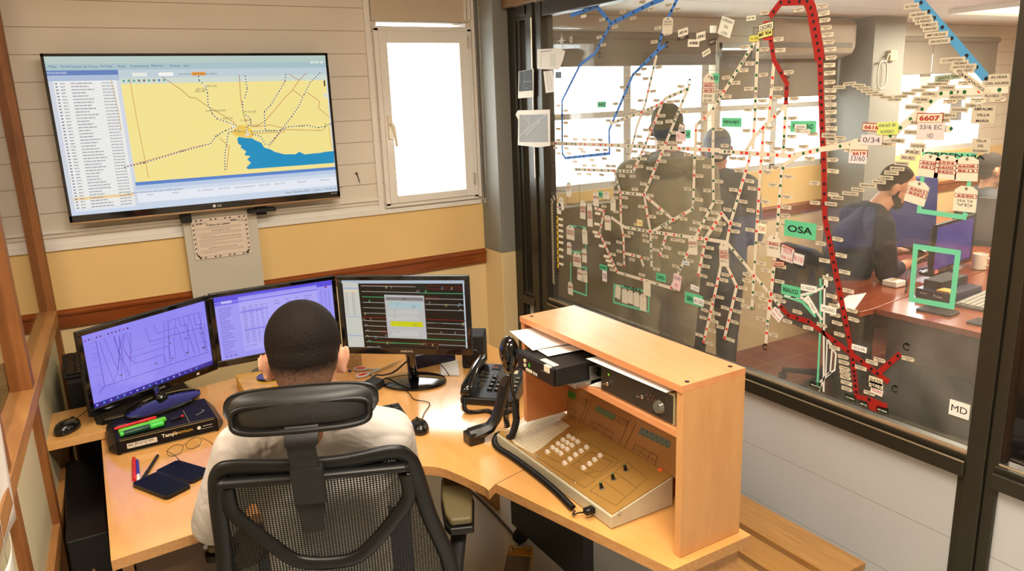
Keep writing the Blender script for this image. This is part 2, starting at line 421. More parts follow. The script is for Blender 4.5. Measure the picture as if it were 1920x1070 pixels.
M_BLKG = mat('black_gloss', (8, 8, 10), 0.07, spec=0.6, coat=0.5)
M_BLKM = mat('black_matte', (22, 22, 22), 0.7, bump=(200, 0.2))
M_DRK = mat('dark_cabinet', (40, 46, 46), 0.5)
M_CHR = mat('chrome', (200, 200, 200), 0.15, metal=1)
M_WHT = mat('white_paper', (238, 234, 228), 0.7)
M_STL = mat('grey_steel', (150, 150, 145), 0.35, metal=0.8)
# ================================================================== THE SETTING
YW, XG = 3.6, 2.04                      # window wall plane, glass partition plane
ZS = 1.262                              # lower edge of the siding
# ---- floor
def floor_mat():
    m = mat('grey_vinyl_tile', (196, 196, 190), 0.16, noise=(220, 0.10), spec=0.5); return m
def brick_mat(name, c1, c2, mortar, sc, w, h, rough=0.35):
    m = bpy.data.materials.new(name); m.use_nodes = True; nt = m.node_tree; p = nt.nodes['Principled BSDF']
    tc = nt.nodes.new('ShaderNodeTexCoord'); b = nt.nodes.new('ShaderNodeTexBrick'); b.offset = 0
    b.inputs['Color1'].default_value = rgb(*c1); b.inputs['Color2'].default_value = rgb(*c2); b.inputs['Mortar'].default_value = rgb(*mortar)
    b.inputs['Scale'].default_value = sc; b.inputs['Mortar Size'].default_value = 0.006; b.inputs['Brick Width'].default_value = w; b.inputs['Row Height'].default_value = h
    nt.links.new(tc.outputs['Object'], b.inputs['Vector']); nt.links.new(b.outputs['Color'], p.inputs['Base Color']); p.inputs['Roughness'].default_value = rough
    return m
M_TILE = brick_mat('red_floor_tile', (96, 34, 22), (110, 42, 26), (130, 80, 60), 1, 0.3, 0.3)
struct(MB().bb((-2.3, -2.3, -0.05), (XG+0.02, 3.8, 0)), 'floor', floor_mat())
struct(MB().bb((XG+0.02, -2.3, -0.05), (8.4, 3.8, 0)), 'floor_control_room', M_TILE)
M_CEIL = brick_mat('ceiling_tile', (226, 218, 204), (230, 222, 208), (186, 178, 164), 1, 1.2, 0.6, 0.7)
struct(MB().bb((-2.3, -2.3, 2.6), (XG, 3.8, 2.68)), 'ceiling', M_CEIL)
struct(MB().bb((XG, -2.3, 2.25), (8.4, 3.8, 2.31)), 'ceiling_control_room', M_CEIL)
# ---- window wall: yellow below, cream under the rail, white boards above, with openings
W_OPEN = [(1.385, 1.868, 1.31, 2.145), (2.3, 3.545, 1.27, 2.06), (3.575, 3.632, 1.30, 2.20), (3.66, 4.72, 1.27, 2.10), (5.22, 5.84, 1.27, 2.06), (5.93, 6.75, 1.27, 2.06)]
mb = MB(); x = -2.3
for a, b, z0, z1 in W_OPEN:
    mb.bb((x, YW, ZS), (a, YW+0.16, 2.6)); mb.bb((a, YW, ZS), (b, YW+0.16, z0)); x = b
    if a < 2: mb.bb((a, YW, z1), (b, YW+0.16, 2.166)); mb.bb((a, YW, 2.186), (b, YW+0.16, 2.6))
    else: mb.bb((a, YW, z1), (b, YW+0.16, 2.6))
mb.bb((x, YW, ZS), (8.4, YW+0.16, 2.6))
struct(mb, 'wall_back', M_SID)
struct(MB().bb((-2.3, YW-0.004, 1.0), (1.93, YW+0.16, ZS)).bb((1.93, YW-0.004, 1.0), (8.4, YW+0.16, ZS)), 'wall_back_yellow', M_YEL)
struct(MB().bb((-2.3, YW, 0), (8.4, YW+0.16, 1.0)), 'wall_back_lower', M_CRM)
# rear, far left and far right walls
struct(MB().bb((-2.3, -2.4, 0), (XG, -2.3, 2.6)), 'wall_rear', M_SID)
struct(MB().bb((XG, -2.4, 0), (8.4, -2.3, 2.3)), 'wall_rear_control_room', M_CRM)
struct(MB().bb((-2.4, -2.3, 0), (-2.3, 3.6, 2.6)), 'wall_left', M_YEL)
struct(MB().bb((8.4, -2.3, 0), (8.5, 3.8, 2.3)), 'wall_right', M_YEL)
# white sill band and frame trims of the siding
t = MB(); t.bb((-2.3, YW-0.018, ZS), (1.9, YW, ZS+0.022)); t.bb((-2.3, YW-0.01, ZS+0.022), (1.35, YW, ZS+0.045))
t.bb((1.325, YW-0.014, ZS+0.02), (1.352, YW, 2.6)); t.bb((-2.3, YW-0.012, ZS+0.07), (1.325, YW, ZS+0.082))
struct(t, 'trim_siding', M_PVC, bevel=0.002)
t = MB(); t.bb((0.5, YW-0.012, ZS+0.045), (0.535, YW, 1.42)); struct(t, 'trim_mullion', M_PVC, bevel=0.002)
# varnished chair rail with a moulded profile
def rail(x0, x1, name):
    prof = [(0, 0.93), (0.012, 0.93), (0.02, 0.938), (0.02, 0.985), (0.028, 0.99), (0.028, 1.0), (0.02, 1.004), (0.012, 1.012), (0, 1.012)]
    vs = [(x0, YW-d, z) for d, z in prof]+[(x1, YW-d, z) for d, z in prof]; n = len(prof)
    m = MB(); m.add(vs, [list(range(n))[::-1], list(range(n, 2*n))]+[(i, (i+1) % n, n+(i+1) % n, n+i) for i in range(n)])
    return struct(m, name, M_RAIL)
rail(-2.3, 1.918, 'trim_chair_rail'); rail(3.4, 8.3, 'trim_chair_rail_control_room')
# column in the corner: grey above, cream below; pillar between the control room windows
CX0, CY0 = 1.92, 3.41
struct(MB().bb((CX0, CY0, 1.012), (XG+0.06, YW+0.1, 2.6)), 'wall_column', M_GRY, bevel=0.004)
struct(MB().bb((CX0+0.002, CY0+0.002, 0), (XG+0.06, YW+0.1, 1.012)), 'wall_column_lower', M_CRM, bevel=0.004)
struct(MB().bb((4.78, 3.3, 0), (5.12, YW, 2.25)), 'wall_pillar', M_GRY)
# ---- window 1: tilting white frame with its handle and hinges
fr = MB(); X0, X1, Z0, Z1 = W_OPEN[0]
wi = struct(MB().bb((X0-0.022, YW-0.02, Z0-0.012), (X0+0.004, YW+0.08, Z1+0.012)).bb((X1-0.004, YW-0.02, Z0-0.012), (X1+0.02, YW+0.08, Z1+0.012)).bb((X0-0.022, YW-0.02, Z1-0.004), (X1+0.02, YW+0.08, Z1+0.018)).bb((X0-0.022, YW-0.02, Z0-0.02), (X1+0.02, YW+0.08, Z0+0.004)), 'window_1', M_PVC, bevel=0.003)
s = MB()
gx0, gx1, gz0, gz1 = 1.426, 1.812, 1.348, 2.085
for a, b in (((X0, 0, Z0), (gx0, 0, Z1)), ((gx1, 0, Z0), (X1, 0, Z1)), ((gx0, 0, gz1), (gx1, 0, Z1)), ((gx0, 0, Z0), (gx1, 0, gz0))):
    s.bb((a[0], YW-0.03, a[2]), (b[0], YW+0.03, b[2]))
sash = s.build('sash', M_PVC, bevel=0.004); hold(sash, wi)
g = MB().bb((gx0, YW+0.005, gz0), (gx1, YW+0.011, gz1)).build('pane', glass('window_glass', (0.97, 0.98, 0.98))); hold(g, wi)
h = MB(); h.bb((1.396, YW-0.042, 1.63), (1.418, YW-0.03, 1.745)); h.tube([(1.407, YW-0.04, 1.70), (1.407, YW-0.07, 1.70), (1.409, YW-0.078, 1.69), (1.413, YW-0.08, 1.64), (1.418, YW-0.08, 1.595)], [0.009, 0.009, 0.009, 0.008, 0.007], seg=10)
hd = h.build('window_handle', mat('handle_cream', (236, 226, 206), 0.3), bevel=0.002); hold(hd, wi)
for z in (2.09, 1.40):
    hg = MB().tube([(X1-0.006, YW-0.036, z-0.03), (X1-0.006, YW-0.036, z+0.03)], 0.006, seg=10).build('hinge', mat('hinge_grey', (196, 190, 176), 0.3, metal=.4)); hold(hg, wi)
# roller shutter box over window 1, its bright slot is the gap to the sky
b = MB(); b.bb((1.36, YW-0.012, 2.188), (1.90, YW, 2.6)); struct(b, 'trim_shutter_box', mat('shutter_box', (208, 194, 172), 0.5))
t = MB(); t.bb((1.872, YW-0.03, 2.2), (1.886, YW, 2.6)); t.bb((1.856, YW-0.022, 2.2), (1.864, YW, 2.6)); t.bb((1.89, YW-0.03, 1.3), (1.905, YW, 2.6)); struct(t, 'trim_window_guides', M_PVC, bevel=0.002)
# bead chain of the blind beside the column
c = MB(); pts = []
for i in range(150):
    z = 2.55-i*0.0085; c.ell((1.902, YW-0.045, z), (0.0022,)*3, seg=6, rings=4)
for i in range(140):
    z = 2.55-i*0.0085; c.ell((1.912, YW-0.065, z), (0.0022,)*3, seg=6, rings=4)
for i in range(9): a = PI*i/8; c.ell((1.907-math.cos(a)*0.005, YW-0.055, 1.29-math.sin(a)*0.02), (0.0024,)*3, seg=6, rings=4)
tag(c.build('blind_chain', M_PVC), 'white beaded blind chain hanging between small window and grey column', 'blind chain')

# ---- control room windows with their frames, panes and roller blinds
blind_m = mat('blind_fabric', (148, 140, 126), 0.8)
blind_z = [1.97, 1.755, 1.88, 1.88]; blind_t = [2.12, 2.02, 2.12, 2.12]
for k, (a, b, z0, z1) in enumerate([w_ for w_ in W_OPEN[1:] if w_[1]-w_[0] > .1]):
    m = MB(); n = max(1, round((b-a)/0.6)); d = 0.035
    m.bb((a, YW+0.0, z0), (b, YW+0.07, z0+d)); m.bb((a, YW, z1-d), (b, YW+0.07, z1))
    for i in range(n+1):
        xx = a+(b-a)*i/n; m.bb((max(a, xx-d*0.8), YW, z0), (min(b, xx+d*0.8), YW+0.07, z1))
    m.bb((a, YW+0.002, 1.675), (b, YW+0.06, 1.71))
    wo = struct(m, 'window_%d' % (k+2), mat('window_frame_white', (214, 216, 212), 0.4), bevel=0.002)
    g = MB().bb((a, YW+0.03, z0), (b, YW+0.036, z1)).build('pane', glass('window_glass')); hold(g, wo)
    bl = MB(); bl.bb((a-0.04, YW-0.045, blind_z[k]), (b+0.04, YW-0.042, blind_t[k])); bl.tube([(a-0.04, YW-0.045, blind_t[k]+.01), (b+0.04, YW-0.045, blind_t[k]+.01)], 0.022, seg=14); bl.tube([(a-0.04, YW-0.044, blind_z[k]), (b+0.04, YW-0.044, blind_z[k])], 0.008, seg=8)
    o = bl.build('roller_blind', blind_m)
    tag(o, ['grey roller blind lowered over the window nearest the corner', 'grey roller blind hanging lowest, below the air conditioner', 'grey roller blind over window right of the grey pillar', 'grey roller blind over the window at far right'][k], 'roller blind', 'control room roller blinds')
# beige skirting panelling behind the standing people
struct(MB().bb((2.12, 3.46, 0), (3.4, YW-0.006, 1.20)), 'wall_olive_panelling', mat('olive_panel', (104, 94, 70), 0.6, noise=(3, .05)))

# ---- glass partition: bronze posts, rails, panels below, panes above
pb = MB()
def post(y0, y1, z0=0, z1=2.26, d=0.035): pb.bb((XG-d, y0, z0), (XG+d, y1, z1))
post(3.34, 3.41); post(3.165, 3.215, d=.045); post(3.215, 3.33, 2.19, 2.26); post(3.215, 3.245); post(3.315, 3.34, d=.025)
post(3.105, 3.165); post(.962, 1.012, d=.035); post(1.012, 1.036, 0, .79, .02); post(.93, .962, d=.025); post(-2.3, -2.22)
for y0, y1 in ((3.2, 3.35), (1.01, 3.12), (-2.3, 0.94)):
    pb.bb((XG-0.045, y0, 0.745), (XG+0.045, y1, 0.79)); pb.bb((XG-0.03, y0, 0.79), (XG+0.03, y1, 0.806)); pb.bb((XG-0.03, y0, 2.17), (XG+0.03, y1, 2.26)); pb.bb((XG-0.03, y0, 0), (XG+0.03, y1, 0.06))
pb.bb((XG-0.03, -0.75, 0.06), (XG+0.03, -0.69, 2.2))
struct(pb, 'trim_partition_frame', M_BRZ, bevel=0.003)
# glazing beads in a bright tone that paints in the sill highlight
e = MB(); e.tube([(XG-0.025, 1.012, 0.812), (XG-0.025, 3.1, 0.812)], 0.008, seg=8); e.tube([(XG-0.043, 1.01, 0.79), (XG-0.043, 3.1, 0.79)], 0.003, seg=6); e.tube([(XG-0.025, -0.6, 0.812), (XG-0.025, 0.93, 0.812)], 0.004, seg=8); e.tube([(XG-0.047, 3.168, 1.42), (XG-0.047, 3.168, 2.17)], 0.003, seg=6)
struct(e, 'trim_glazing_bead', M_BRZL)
for nm, y0, y1 in (('wall_partition_panel', 1.03, 3.105), ('wall_partition_panel_right', -2.22, 0.94), ('wall_partition_panel_left', 3.24, 3.32)):
    struct(MB().bb((XG-0.012, y0, 0.05), (XG+0.012, y1, 0.75)), nm, M_PANEL)
GL = glass('partition_glass', (0.93, 0.93, 0.90), 1.0, haze=0.05)
struct(MB().bb((XG, 1.0, 0.79), (XG+0.005, 3.13, 2.2)), 'window_6', GL)
struct(MB().bb((XG, -2.25, 0.79), (XG+0.005, 0.94, 2.2)), 'window_7', glass('side_glass', (0.85, 0.84, 0.82)))
struct(MB().bb((XG, 3.23, 0.79), (XG+0.005, 3.33, 2.2)), 'window_8', glass('side_glass'))
struct(MB().bb((XG-0.02, -2.3, 2.26), (XG+0.02, 3.45, 2.6)), 'wall_over_partition', M_GRY)
struct(MB().bb((XG-0.07, -2.3, 2.235), (XG-0.031, 3.40, 2.30)), 'trim_header_beam', wood('header_wood', (110, 82, 50), (140, 108, 70), 1), bevel=0.003)

# ---- timber partition on the left, slightly out of square
PA = Vector((-0.150, 3.56, 0)); PB = Vector((-0.262, 1.5, 0)); pd = (PB-PA).normalized(); prz = math.atan2(pd.y, pd.x)
def pw(s, off=0): q = PA+pd*s+Vector((pd.y, -pd.x, 0))*(-off); return q
def pbox(mbx, s0, s1, z0, z1, o0, o1):
    mbx.add([tuple(pw(s, o)+Vector((0, 0, z))) for z in (z0, z1) for s, o in ((s0, o0), (s1, o0), (s1, o1), (s0, o1))], [(0, 1, 2, 3), (7, 6, 5, 4), (0, 4, 5, 1), (1, 5, 6, 2), (2, 6, 7, 3), (3, 7, 4, 0)])
tp = MB()
for s0, s1 in ((0.0, 0.055), (1.02, 1.075), (1.62, 1.675), (2.6, 2.66), (3.6, 3.66)): pbox(tp, s0, s1, 0, 2.6, -0.03, 0.03)
struct(tp, 'trim_partition_post', M_PART, bevel=0.003)
tp = MB(); pbox(tp, 0.055, 3.6, 0.985, 1.035, -0.035, 0.035); pbox(tp, 0.055, 3.6, 0.55, 0.60, -0.03, 0.03); pbox(tp, 0.0, 3.6, 2.3, 2.36, -.03, .03)
struct(tp, 'trim_partition_rail', M_PARTL, bevel=0.003)
tp = MB(); pbox(tp, 0.055, 3.6, 0.03, 0.99, -0.01, 0.01); struct(tp, 'wall_partition_timber', mat('partition_cream', (200, 192, 160), 0.6, noise=(2, .06)))
tp = MB(); pbox(tp, 0.055, 1.02, 1.03, 2.31, -0.002, 0.002); pbox(tp, 1.07, 1.62, 1.03, 2.31, -0.002, 0.002); struct(tp, 'window_9', glass('side_glass'))
# ================================================================== TELEVISION, POSTER
def zoomer(ox, oy, s, pl):
    return lambda x, y: pl.hit(ox+x/s, oy+y/s)
RND = random.Random(11)
DARK = (60, 70, 90)
def make_tv():
    t = thing('television', 'wide flat television showing a yellow railway map, hung on the white boarded wall', 'television', (0.56, YW-0.02, 1.36))
    Y = 3.5
    A, B, Cc, D = at(75, 105, 1, Y), at(132, 425, 1, Y), at(637, 370, 1, Y), at(612, 97, 1, Y)
    x0, x1, zb, zt = -0.018, 1.103, 1.383, 2.035
    hold(MB().bb((x0, Y, zb), (x1, Y+0.035, zt)).build('housing', M_BLK, bevel=0.004), t)
    hold(MB().bb((x0, Y-0.006, zb-0.010), (x1, Y+0.03, zb-0.001)).build('bottom_trim', mat('champagne_trim', (176, 146, 112), 0.3, metal=.6), bevel=0.002, label='champagne coloured lower edge'), t)
    b = MB(); d = 0.011
    b.bb((x0, Y-0.005, zt-d), (x1, Y, zt)).bb((x0, Y-0.005, zb), (x1, Y, zb+0.026)).bb((x0, Y-0.005, zb), (x0+d, Y, zt)).bb((x1-d, Y-0.005, zb), (x1, Y, zt))
    hold(b.build('bezel', M_BLKG, bevel=0.001), t)
    m = MB().bb((0.25, Y+0.035, 1.5), (0.85, YW-0.014, 1.9)); m.bb((0.40, Y+0.02, 1.33), (0.44, YW-0.02, 1.5)).bb((0.72, Y+0.02, 1.33), (0.76, YW-0.02, 1.5)).bb((0.68, Y-0.0, 1.345), (0.80, Y+0.05, 1.36))
    hold(m.build('wall_bracket', M_BLKM), t)
    pl = Plane((0, Y-0.0012, 0), (1, 0, 0), (0, 0, 1)); P = Print(pl, 'lit'); q = zoomer(0, 60, 2.816, pl)
    sx0, sx1, sz0, sz1 = x0+d, x1-d, zb+0.026, zt-d
    P.rect((sx0+sx1)/2, (sz0+sz1)/2, sx1-sx0, sz1-sz0, (214, 222, 232), 0)
    W, H = sx1-sx0, sz1-sz0
    def uv(u, v): return (sx0+W*u, sz1-H*v)
    def R(u0, v0, u1, v1, c, l=1): a, b_ = uv(u0, v1), uv(u1, v0); P.rect((a[0]+b_[0])/2, (a[1]+b_[1])/2, b_[0]-a[0], b_[1]-a[1], c, l)
    R(0, 0, 1, .045, (186, 206, 200)); R(0, .045, 1, .085, (172, 198, 206)); R(0, .085, .225, .115, (96, 130, 190)); R(.225, .085, 1, .14, (196, 212, 220)); R(0, .115, .225, .15, (176, 194, 220))
    R(.015, .15, .215, .975, (242, 242, 240)); R(.215, .15, .225, .975, (214, 220, 232)); R(0, .15, .015, .975, (212, 218, 230)); R(.225, .135, 1, .175, (214, 224, 212))
    Y0, Y1 = .175, .815
    R(.228, Y0, .995, Y1, (250, 232, 150), 1); R(.225, Y1, 1, Y1+.022, (90, 134, 206)); R(.225, Y1+.022, 1, Y1+.05, (190, 208, 234)); R(.225, Y1+.05, 1, .955, (236, 240, 250)); R(0, .955, 1, 1, (206, 220, 240)); R(.225, Y1+.05, 1, Y1+.075, (214, 224, 240), 2)
    for i, (a, wd) in enumerate(((.022, 'Mapa'), (.06, 'Ayuda'), (.12, 'Gestion de Turnos'), (.19, 'Mi Panel'), (.24, 'Rutas'), (.30, 'Transacciones'), (.36, 'Reportes'), (.42, 'Ventana'), (.46, 'Salir'))):
        c = uv(a, .062); P.text(wd, c[0], c[1], 0.009, (60, 90, 130), 2)
    c = uv(.03, .1); P.text('MOVILIDADES', c[0], c[1], 0.008, (236, 240, 250), 2)
    for u, c0 in ((.27, (236, 238, 232)), (.36, (250, 250, 246)), (.475, (238, 158, 66))): R(u, .105, u+.05, .128, c0, 2)
    for u, s in ((.45, 'Ver Moviles'), (.5, 'Ver Tomas'), (.545, 'Ver Pedidos')): c = uv(u, .117); P.text(s, c[0], c[1], 0.007, (70, 60, 50), 3)
    for i in range(9): R(.235+i*.017, .148, .243+i*.017, .162, (RND.choice([(90, 130, 190), (120, 120, 120), (190, 70, 60), (90, 170, 160)])), 2)
    for i in range(41):                                        # the list of vehicles
        v = .165+i*.0197
        if i == 37: R(.015, v-.009, .215, v+.009, (246, 214, 160), 2)
        a = uv(.02, v); P.scribble(a[0], a[0]+.008, a[1], .0045, (110, 120, 150), 3)
        P.scribble(uv(.035, v)[0], uv(.05, v)[0], a[1], .0032, (140, 140, 150), 3, rnd=RND); x = uv(.068, v)[0]
        P.scribble(x, x+RND.uniform(.04, .085), a[1], .0034, (140, 140, 150), 3, rnd=RND); P.scribble(uv(.165, v)[0], uv(.205, v)[0], a[1], .0032, (150, 150, 160), 3, rnd=RND)
        R(.015, v+.0092, .215, v+.0104, (214, 214, 214), 2)
    for s, (x, y) in (('KM. 55', (370, 252)), ('Spurr-Mecanica', (408, 268)), ('SN-Base Operativa', (418, 302))): pass
    # water
    sea = [(1252, 562), (1262, 553), (1300, 560), (1330, 560), (1345, 570), (1380, 585), (1395, 610), (1430, 620), (1450, 632), (1500, 645), (1560, 645), (1580, 632), (1610, 646), (1660, 640), (1690, 638), (1720, 632), (1762, 628)]
    lo = [(1766, 690), (1309, 724), (1300, 715), (1325, 690), (1305, 672), (1322, 655), (1290, 650), (1300, 630), (1270, 610), (1275, 600), (1258, 590)]
    P.poly([q(*p) for p in sea+lo], (24, 146, 196), 2)
    P.poly([q(*p) for p in ((1218, 530), (1262, 490), (1310, 495), (1345, 540), (1320, 562), (1240, 545))], (244, 204, 90), 3)
    def rail_(pts): g = [q(*p) for p in pts]; P.line(g, .0036, (250, 250, 250), 4); P.line(g, .0036, (22, 28, 24), 5, dash=(.0062, .0058))
    rail_([(1047, 232), (1050, 255), (1085, 285), (1095, 320), (1098, 380), (1120, 430), (1145, 458), (1215, 480), (1260, 500)])
    rail_([(1293, 230), (1305, 300), (1290, 355)]); rail_([(1280, 365), (1282, 425), (1320, 455), (1325, 480), (1305, 500), (1300, 530)])
    rail_([(1508, 222), (1505, 260), (1475, 310), (1430, 385), (1395, 420), (1400, 520)]); rail_([(1690, 214), (1640, 262), (1605, 330), (1575, 395), (1540, 445), (1490, 510), (1450, 560), (1410, 600)])
    rail_([(655, 714), (760, 690), (960, 630), (1110, 590), (1145, 545), (1190, 520), (1240, 500)]); rail_([(1187, 728), (1188, 640), (1195, 600), (1205, 530), (1240, 522), (1270, 515)])
    rail_([(1325, 525), (1400, 522), (1480, 520), (1520, 500), (1620, 492), (1680, 505), (1715, 498), (1745, 485)]); rail_([(1330, 540), (1375, 550), (1405, 600)])
    def road(pts, c=(196, 110, 70), w_=.0022): P.line([q(*p) for p in pts], w_, c, 3)
    road([(855, 236), (950, 300), (1002, 345), (1032, 348), (1100, 395), (1180, 440), (1245, 485)], (176, 90, 60)); road([(685, 245), (720, 450), (785, 770)], (214, 150, 80)); road([(585, 250), (625, 420), (640, 520)], (216, 170, 100))
    road([(1263, 225), (1270, 340), (1285, 430), (1300, 480)], (176, 90, 60)); road([(1526, 222), (1578, 255), (1545, 305), (1600, 345)]); road([(1616, 216), (1578, 255)]); road([(1545, 305), (1500, 350), (1480, 375), (1400, 470), (1345, 500), (1300, 490)])
    road([(1620, 320), (1680, 360), (1688, 375), (1680, 400), (1740, 450)]); road([(1345, 500), (1430, 490), (1500, 510), (1500, 528), (1330, 535)]); road([(1500, 515), (1700, 520), (1720, 500), (1745, 480)]); road([(660, 712), (1030, 605), (1110, 590)], (216, 130, 110))
    road([(1160, 560), (1210, 605), (1195, 730)]); road([(1480, 528), (1420, 605)]); road([(1735, 500), (1745, 580), (1755, 610)], (216, 160, 90))
    for x, y, s_ in ((1118, 286, '8475 (20)'), (1060, 302, '6626 (20)'), (1056, 313, 'NRG 785'), (1140, 415, 'RUTA 8 ROSARIO'), (1318, 422, '379 529 (28)'), (1200, 456, 'TREN 705'), (1298, 466, 'T CARGAS'), (1345, 493, '6642 (7)'), (1430, 520, 'RN Rosario'), (1275, 527, '6620 (3)'), (1590, 496, '51290'), (960, 628, '55/01'), (1145, 547, 'S 103'), (755, 690, '3/0701')):
        c = q(x, y); P.text(s_, c[0], c[1], .0075, (70, 74, 60), 5)
    for x, y in ((1305, 525), (1312, 540), (1300, 545), (1083, 283), (1232, 503), (1213, 481)): c = q(x, y); P.disc(c[0], c[1], .005, (250, 250, 250), 6); P.disc(c[0], c[1], .002, (40, 60, 60), 7)
    for x, y in ((1205, 476), (1283, 424), (1718, 484)): c = q(x, y); P.poly([(c[0]-.005, c[1]-.005), (c[0]+.005, c[1]-.005), (c[0], c[1]+.005)], (190, 200, 40), 6)
    a, c = q(1709, 231), q(1716, 310); P.rect((a[0]+c[0])/2, (a[1]+c[1])/2, .007, .026, (70, 70, 60), 6); P.disc(*q(1718, 335), .011, (240, 240, 226), 5); 
    for dx, dy in ((.006, 0), (-.006, 0), (0, .006), (0, -.006)): c = q(1718, 335); P.disc(c[0]+dx, c[1]+dy, .0018, (30, 30, 30), 6, 6)
    c = uv(.29, .885); P.text('Arrastre columnas aqui para definir grupos', c[0], c[1], .009, (110, 130, 170), 3)
    for u, s in ((.27, 'Movil'), (.36, 'Evento'), (.47, 'Gr. de Eventos'), (.54, 'Tipo Tomas'), (.62, 'Fecha de Generacion'), (.7, 'Fecha UTC'), (.76, 'Hora UTC'), (.85, 'Ubicacion'), (.95, 'Resolucion')): c = uv(u, .905); P.text(s, c[0], c[1], .0075, (100, 120, 150), 3)
    c = uv(.90, .978); P.text('Franco Quintana (FQ1)  |  Jueves, 11 de julio de 2024', c[0], c[1], .009, (60, 70, 90), 3)
    for k in range(3): R(.935+.02*k, .04, .95+.02*k, .055, (226, 232, 226), 2)
    P.build('screen', t, 'lit screen with a yellow map, blue water and a table of vehicles')
    pl2 = Plane((0, Y-0.0052, 0), (1, 0, 0), (0, 0, 1)); P2 = Print(pl2); cx = (x0+x1)/2+.005; P2.disc(cx-.012, zb+.012, .0065, (226, 226, 226), 1); P2.text('LG', cx+.009, zb+.012, .009, (226, 226, 226), 1, bold=.02); P2.scribble(x1-.045, x1-.015, zb+.018, .004, (150, 150, 150), 1)
    P2.build('maker_mark', t)
make_tv()
# white cover board below the television, and the framed notice on it
bd = MB(); bd.prism([(0.405, 0.80), (0.718, 0.80), (0.722, 1.375), (0.405, 1.375)], 0, 0.008, None, Matrix(((1, 0, 0, 0), (0, 0, 1, YW-0.046), (0, 1, 0, 0), (0, 0, 0, 1))))
for x, z in ((.425, 1.345), (.70, 1.352)): bd.ell((x, YW-0.05, z), (.006, .003, .006), seg=10, rings=6)
tag(bd.build('cover_board', mat('cover_board', (206, 200, 186), 0.6, noise=(6, .03)), bevel=.001), 'plain pale grey board fixed upright on the wall under the television', 'board')
def make_notice():
    pl = Plane((0.4375, YW-0.0515, 1.1565), (1, 0.0, 0.0), (0, 0, 1)); W, H = .24, .18; P = Print(pl)
    P.rect(W/2, H/2, W, H, (234, 218, 202), 0, thick=.0006)
    k = (50, 46, 46)
    for i in range(11):
        x = .02+i*.0205
        if i % 3 != 2:
            for y in (.006, H-.006): P.poly([(x-.004, y-.0028), (x+.004, y-.0028), (x+.008, y+.0028), (x, y+.0028)], k, 1)
    for i in range(7):
        y = .028+i*.021
        for x in (.007, W-.007): P.poly([(x-.003, y-.004), (x+.003, y-.001), (x+.003, y+.006), (x-.003, y+.003)], k, 1)
    P.line([(.008, .022), (.024, .004)], .006, k, 1); P.line([(W-.022, .005), (W-.006, .02)], .006, k, 1)
    P.line([(.015, .02), (.015, H-.016), (.02, H-.012), (W-.02, H-.012), (W-.015, H-.018), (W-.015, .018), (W-.02, .012), (.024, .012), (.015, .02)], .0007, k, 1)
    P.rect(.032, H-.021, .022, .007, (24, 24, 24), 1); P.rect(.055, H-.021, .020, .006, (150, 140, 140), 1); P.text('GMC', .055, H-.021, .005, (240, 230, 220), 2, bold=.02); P.text('PORT', .032, H-.021, .004, (240, 230, 220), 2, bold=.03)
    P.rect(.178, H-.019, .026, .005, (60, 60, 60), 1); P.frame(.193, H-.026, .222, H-.018, .0012, k, 1)
    P.text('Politica de Calidad', .112, H-.030, .0095, (90, 84, 84), 2, w=.098, bold=.02)
    y = H-.042
    for kind, n in (('p', 2), ('Qual es la Politica de Calidad?', 0), ('p', 3), ('De que forma contribuimos al cumplimiento de la Politica de Calidad?', 0), ('p', 6), ('Donde podemos encontrar la Politica de Calidad?', 0), ('p', 3)):
        if kind == 'p':
            for i in range(n): P.scribble(.024, W-.03 if i % 3 != 2 else .09, y, .0013, (130, 116, 112), 1, rnd=RND); y -= .0062
            y -= .002
        else: P.text('\u00bf'+kind if False else kind, W/2, y, .0042, k, 2, w=min(.17, len(kind)*.0026), bold=.015); y -= .0085
    o = P.build('notice'); tag(o, 'white notice with hatched border headed Politica de Calidad on the grey board', 'notice')
make_notice()
# a dead screw hole with a cable tie stub in the siding
n_ = MB(); n_.ell((1.226, YW-.003, 1.475), (.008, .003, .006), mat('chipped_plaster', (150, 116, 70), .8)); n_.tube([(1.226, YW-.006, 1.478), (1.236, YW-.012, 1.43)], .0022, M_BLKM, seg=6)
tag(n_.build('wall_plug'), 'small brown plug with a black wire stub in the siding between screen and window', 'wall plug')

# ================================================================== DESK
def desk_slab(pts, name, parent):
    m = MB(); z1, z0 = .75, .722; n = len(pts)
    ar = sum(pts[i][0]*pts[(i+1) % n][1]-pts[(i+1) % n][0]*pts[i][1] for i in range(n))
    if ar < 0: pts = pts[::-1]
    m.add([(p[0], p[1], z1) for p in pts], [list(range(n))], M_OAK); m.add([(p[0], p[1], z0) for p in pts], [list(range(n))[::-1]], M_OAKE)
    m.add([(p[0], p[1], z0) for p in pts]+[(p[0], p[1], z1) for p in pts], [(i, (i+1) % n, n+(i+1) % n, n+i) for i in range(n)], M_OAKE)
    return hold(m.build(name), parent)
dk = thing('corner_desk', 'large beech laminate corner desk curving around the operator', 'desk', (0.6, 2.5, 0))
cur = [tuple(p[:2]) for p in catmull([(.70, 1.934, 0), (.762, 1.926, 0), (.815, 1.882, 0), (.845, 1.81, 0), (.874, 1.70, 0)], 6)]
desk_slab([(-.05, 1.90), (.20, 1.918), (.62, 1.934)]+cur+[(.874, 1.678), (.905, 1.700), (1.30, 1.80), (1.50, 1.86), (1.50, 2.70), (1.49, 2.955), (1.2, 3.02), (.5, 3.06), (.25, 3.015), (-.03, 2.97)], 'desktop', dk)
desk_slab([(.9085, 1.698), (1.050, 1.128), (1.30, 1.128), (1.30, 1.796)], 'side_desktop', dk)
hold(MB().bb((-.03, 1.96, 0), (-.005, 2.9, .722)).build('side_panel', M_OAKE), dk)
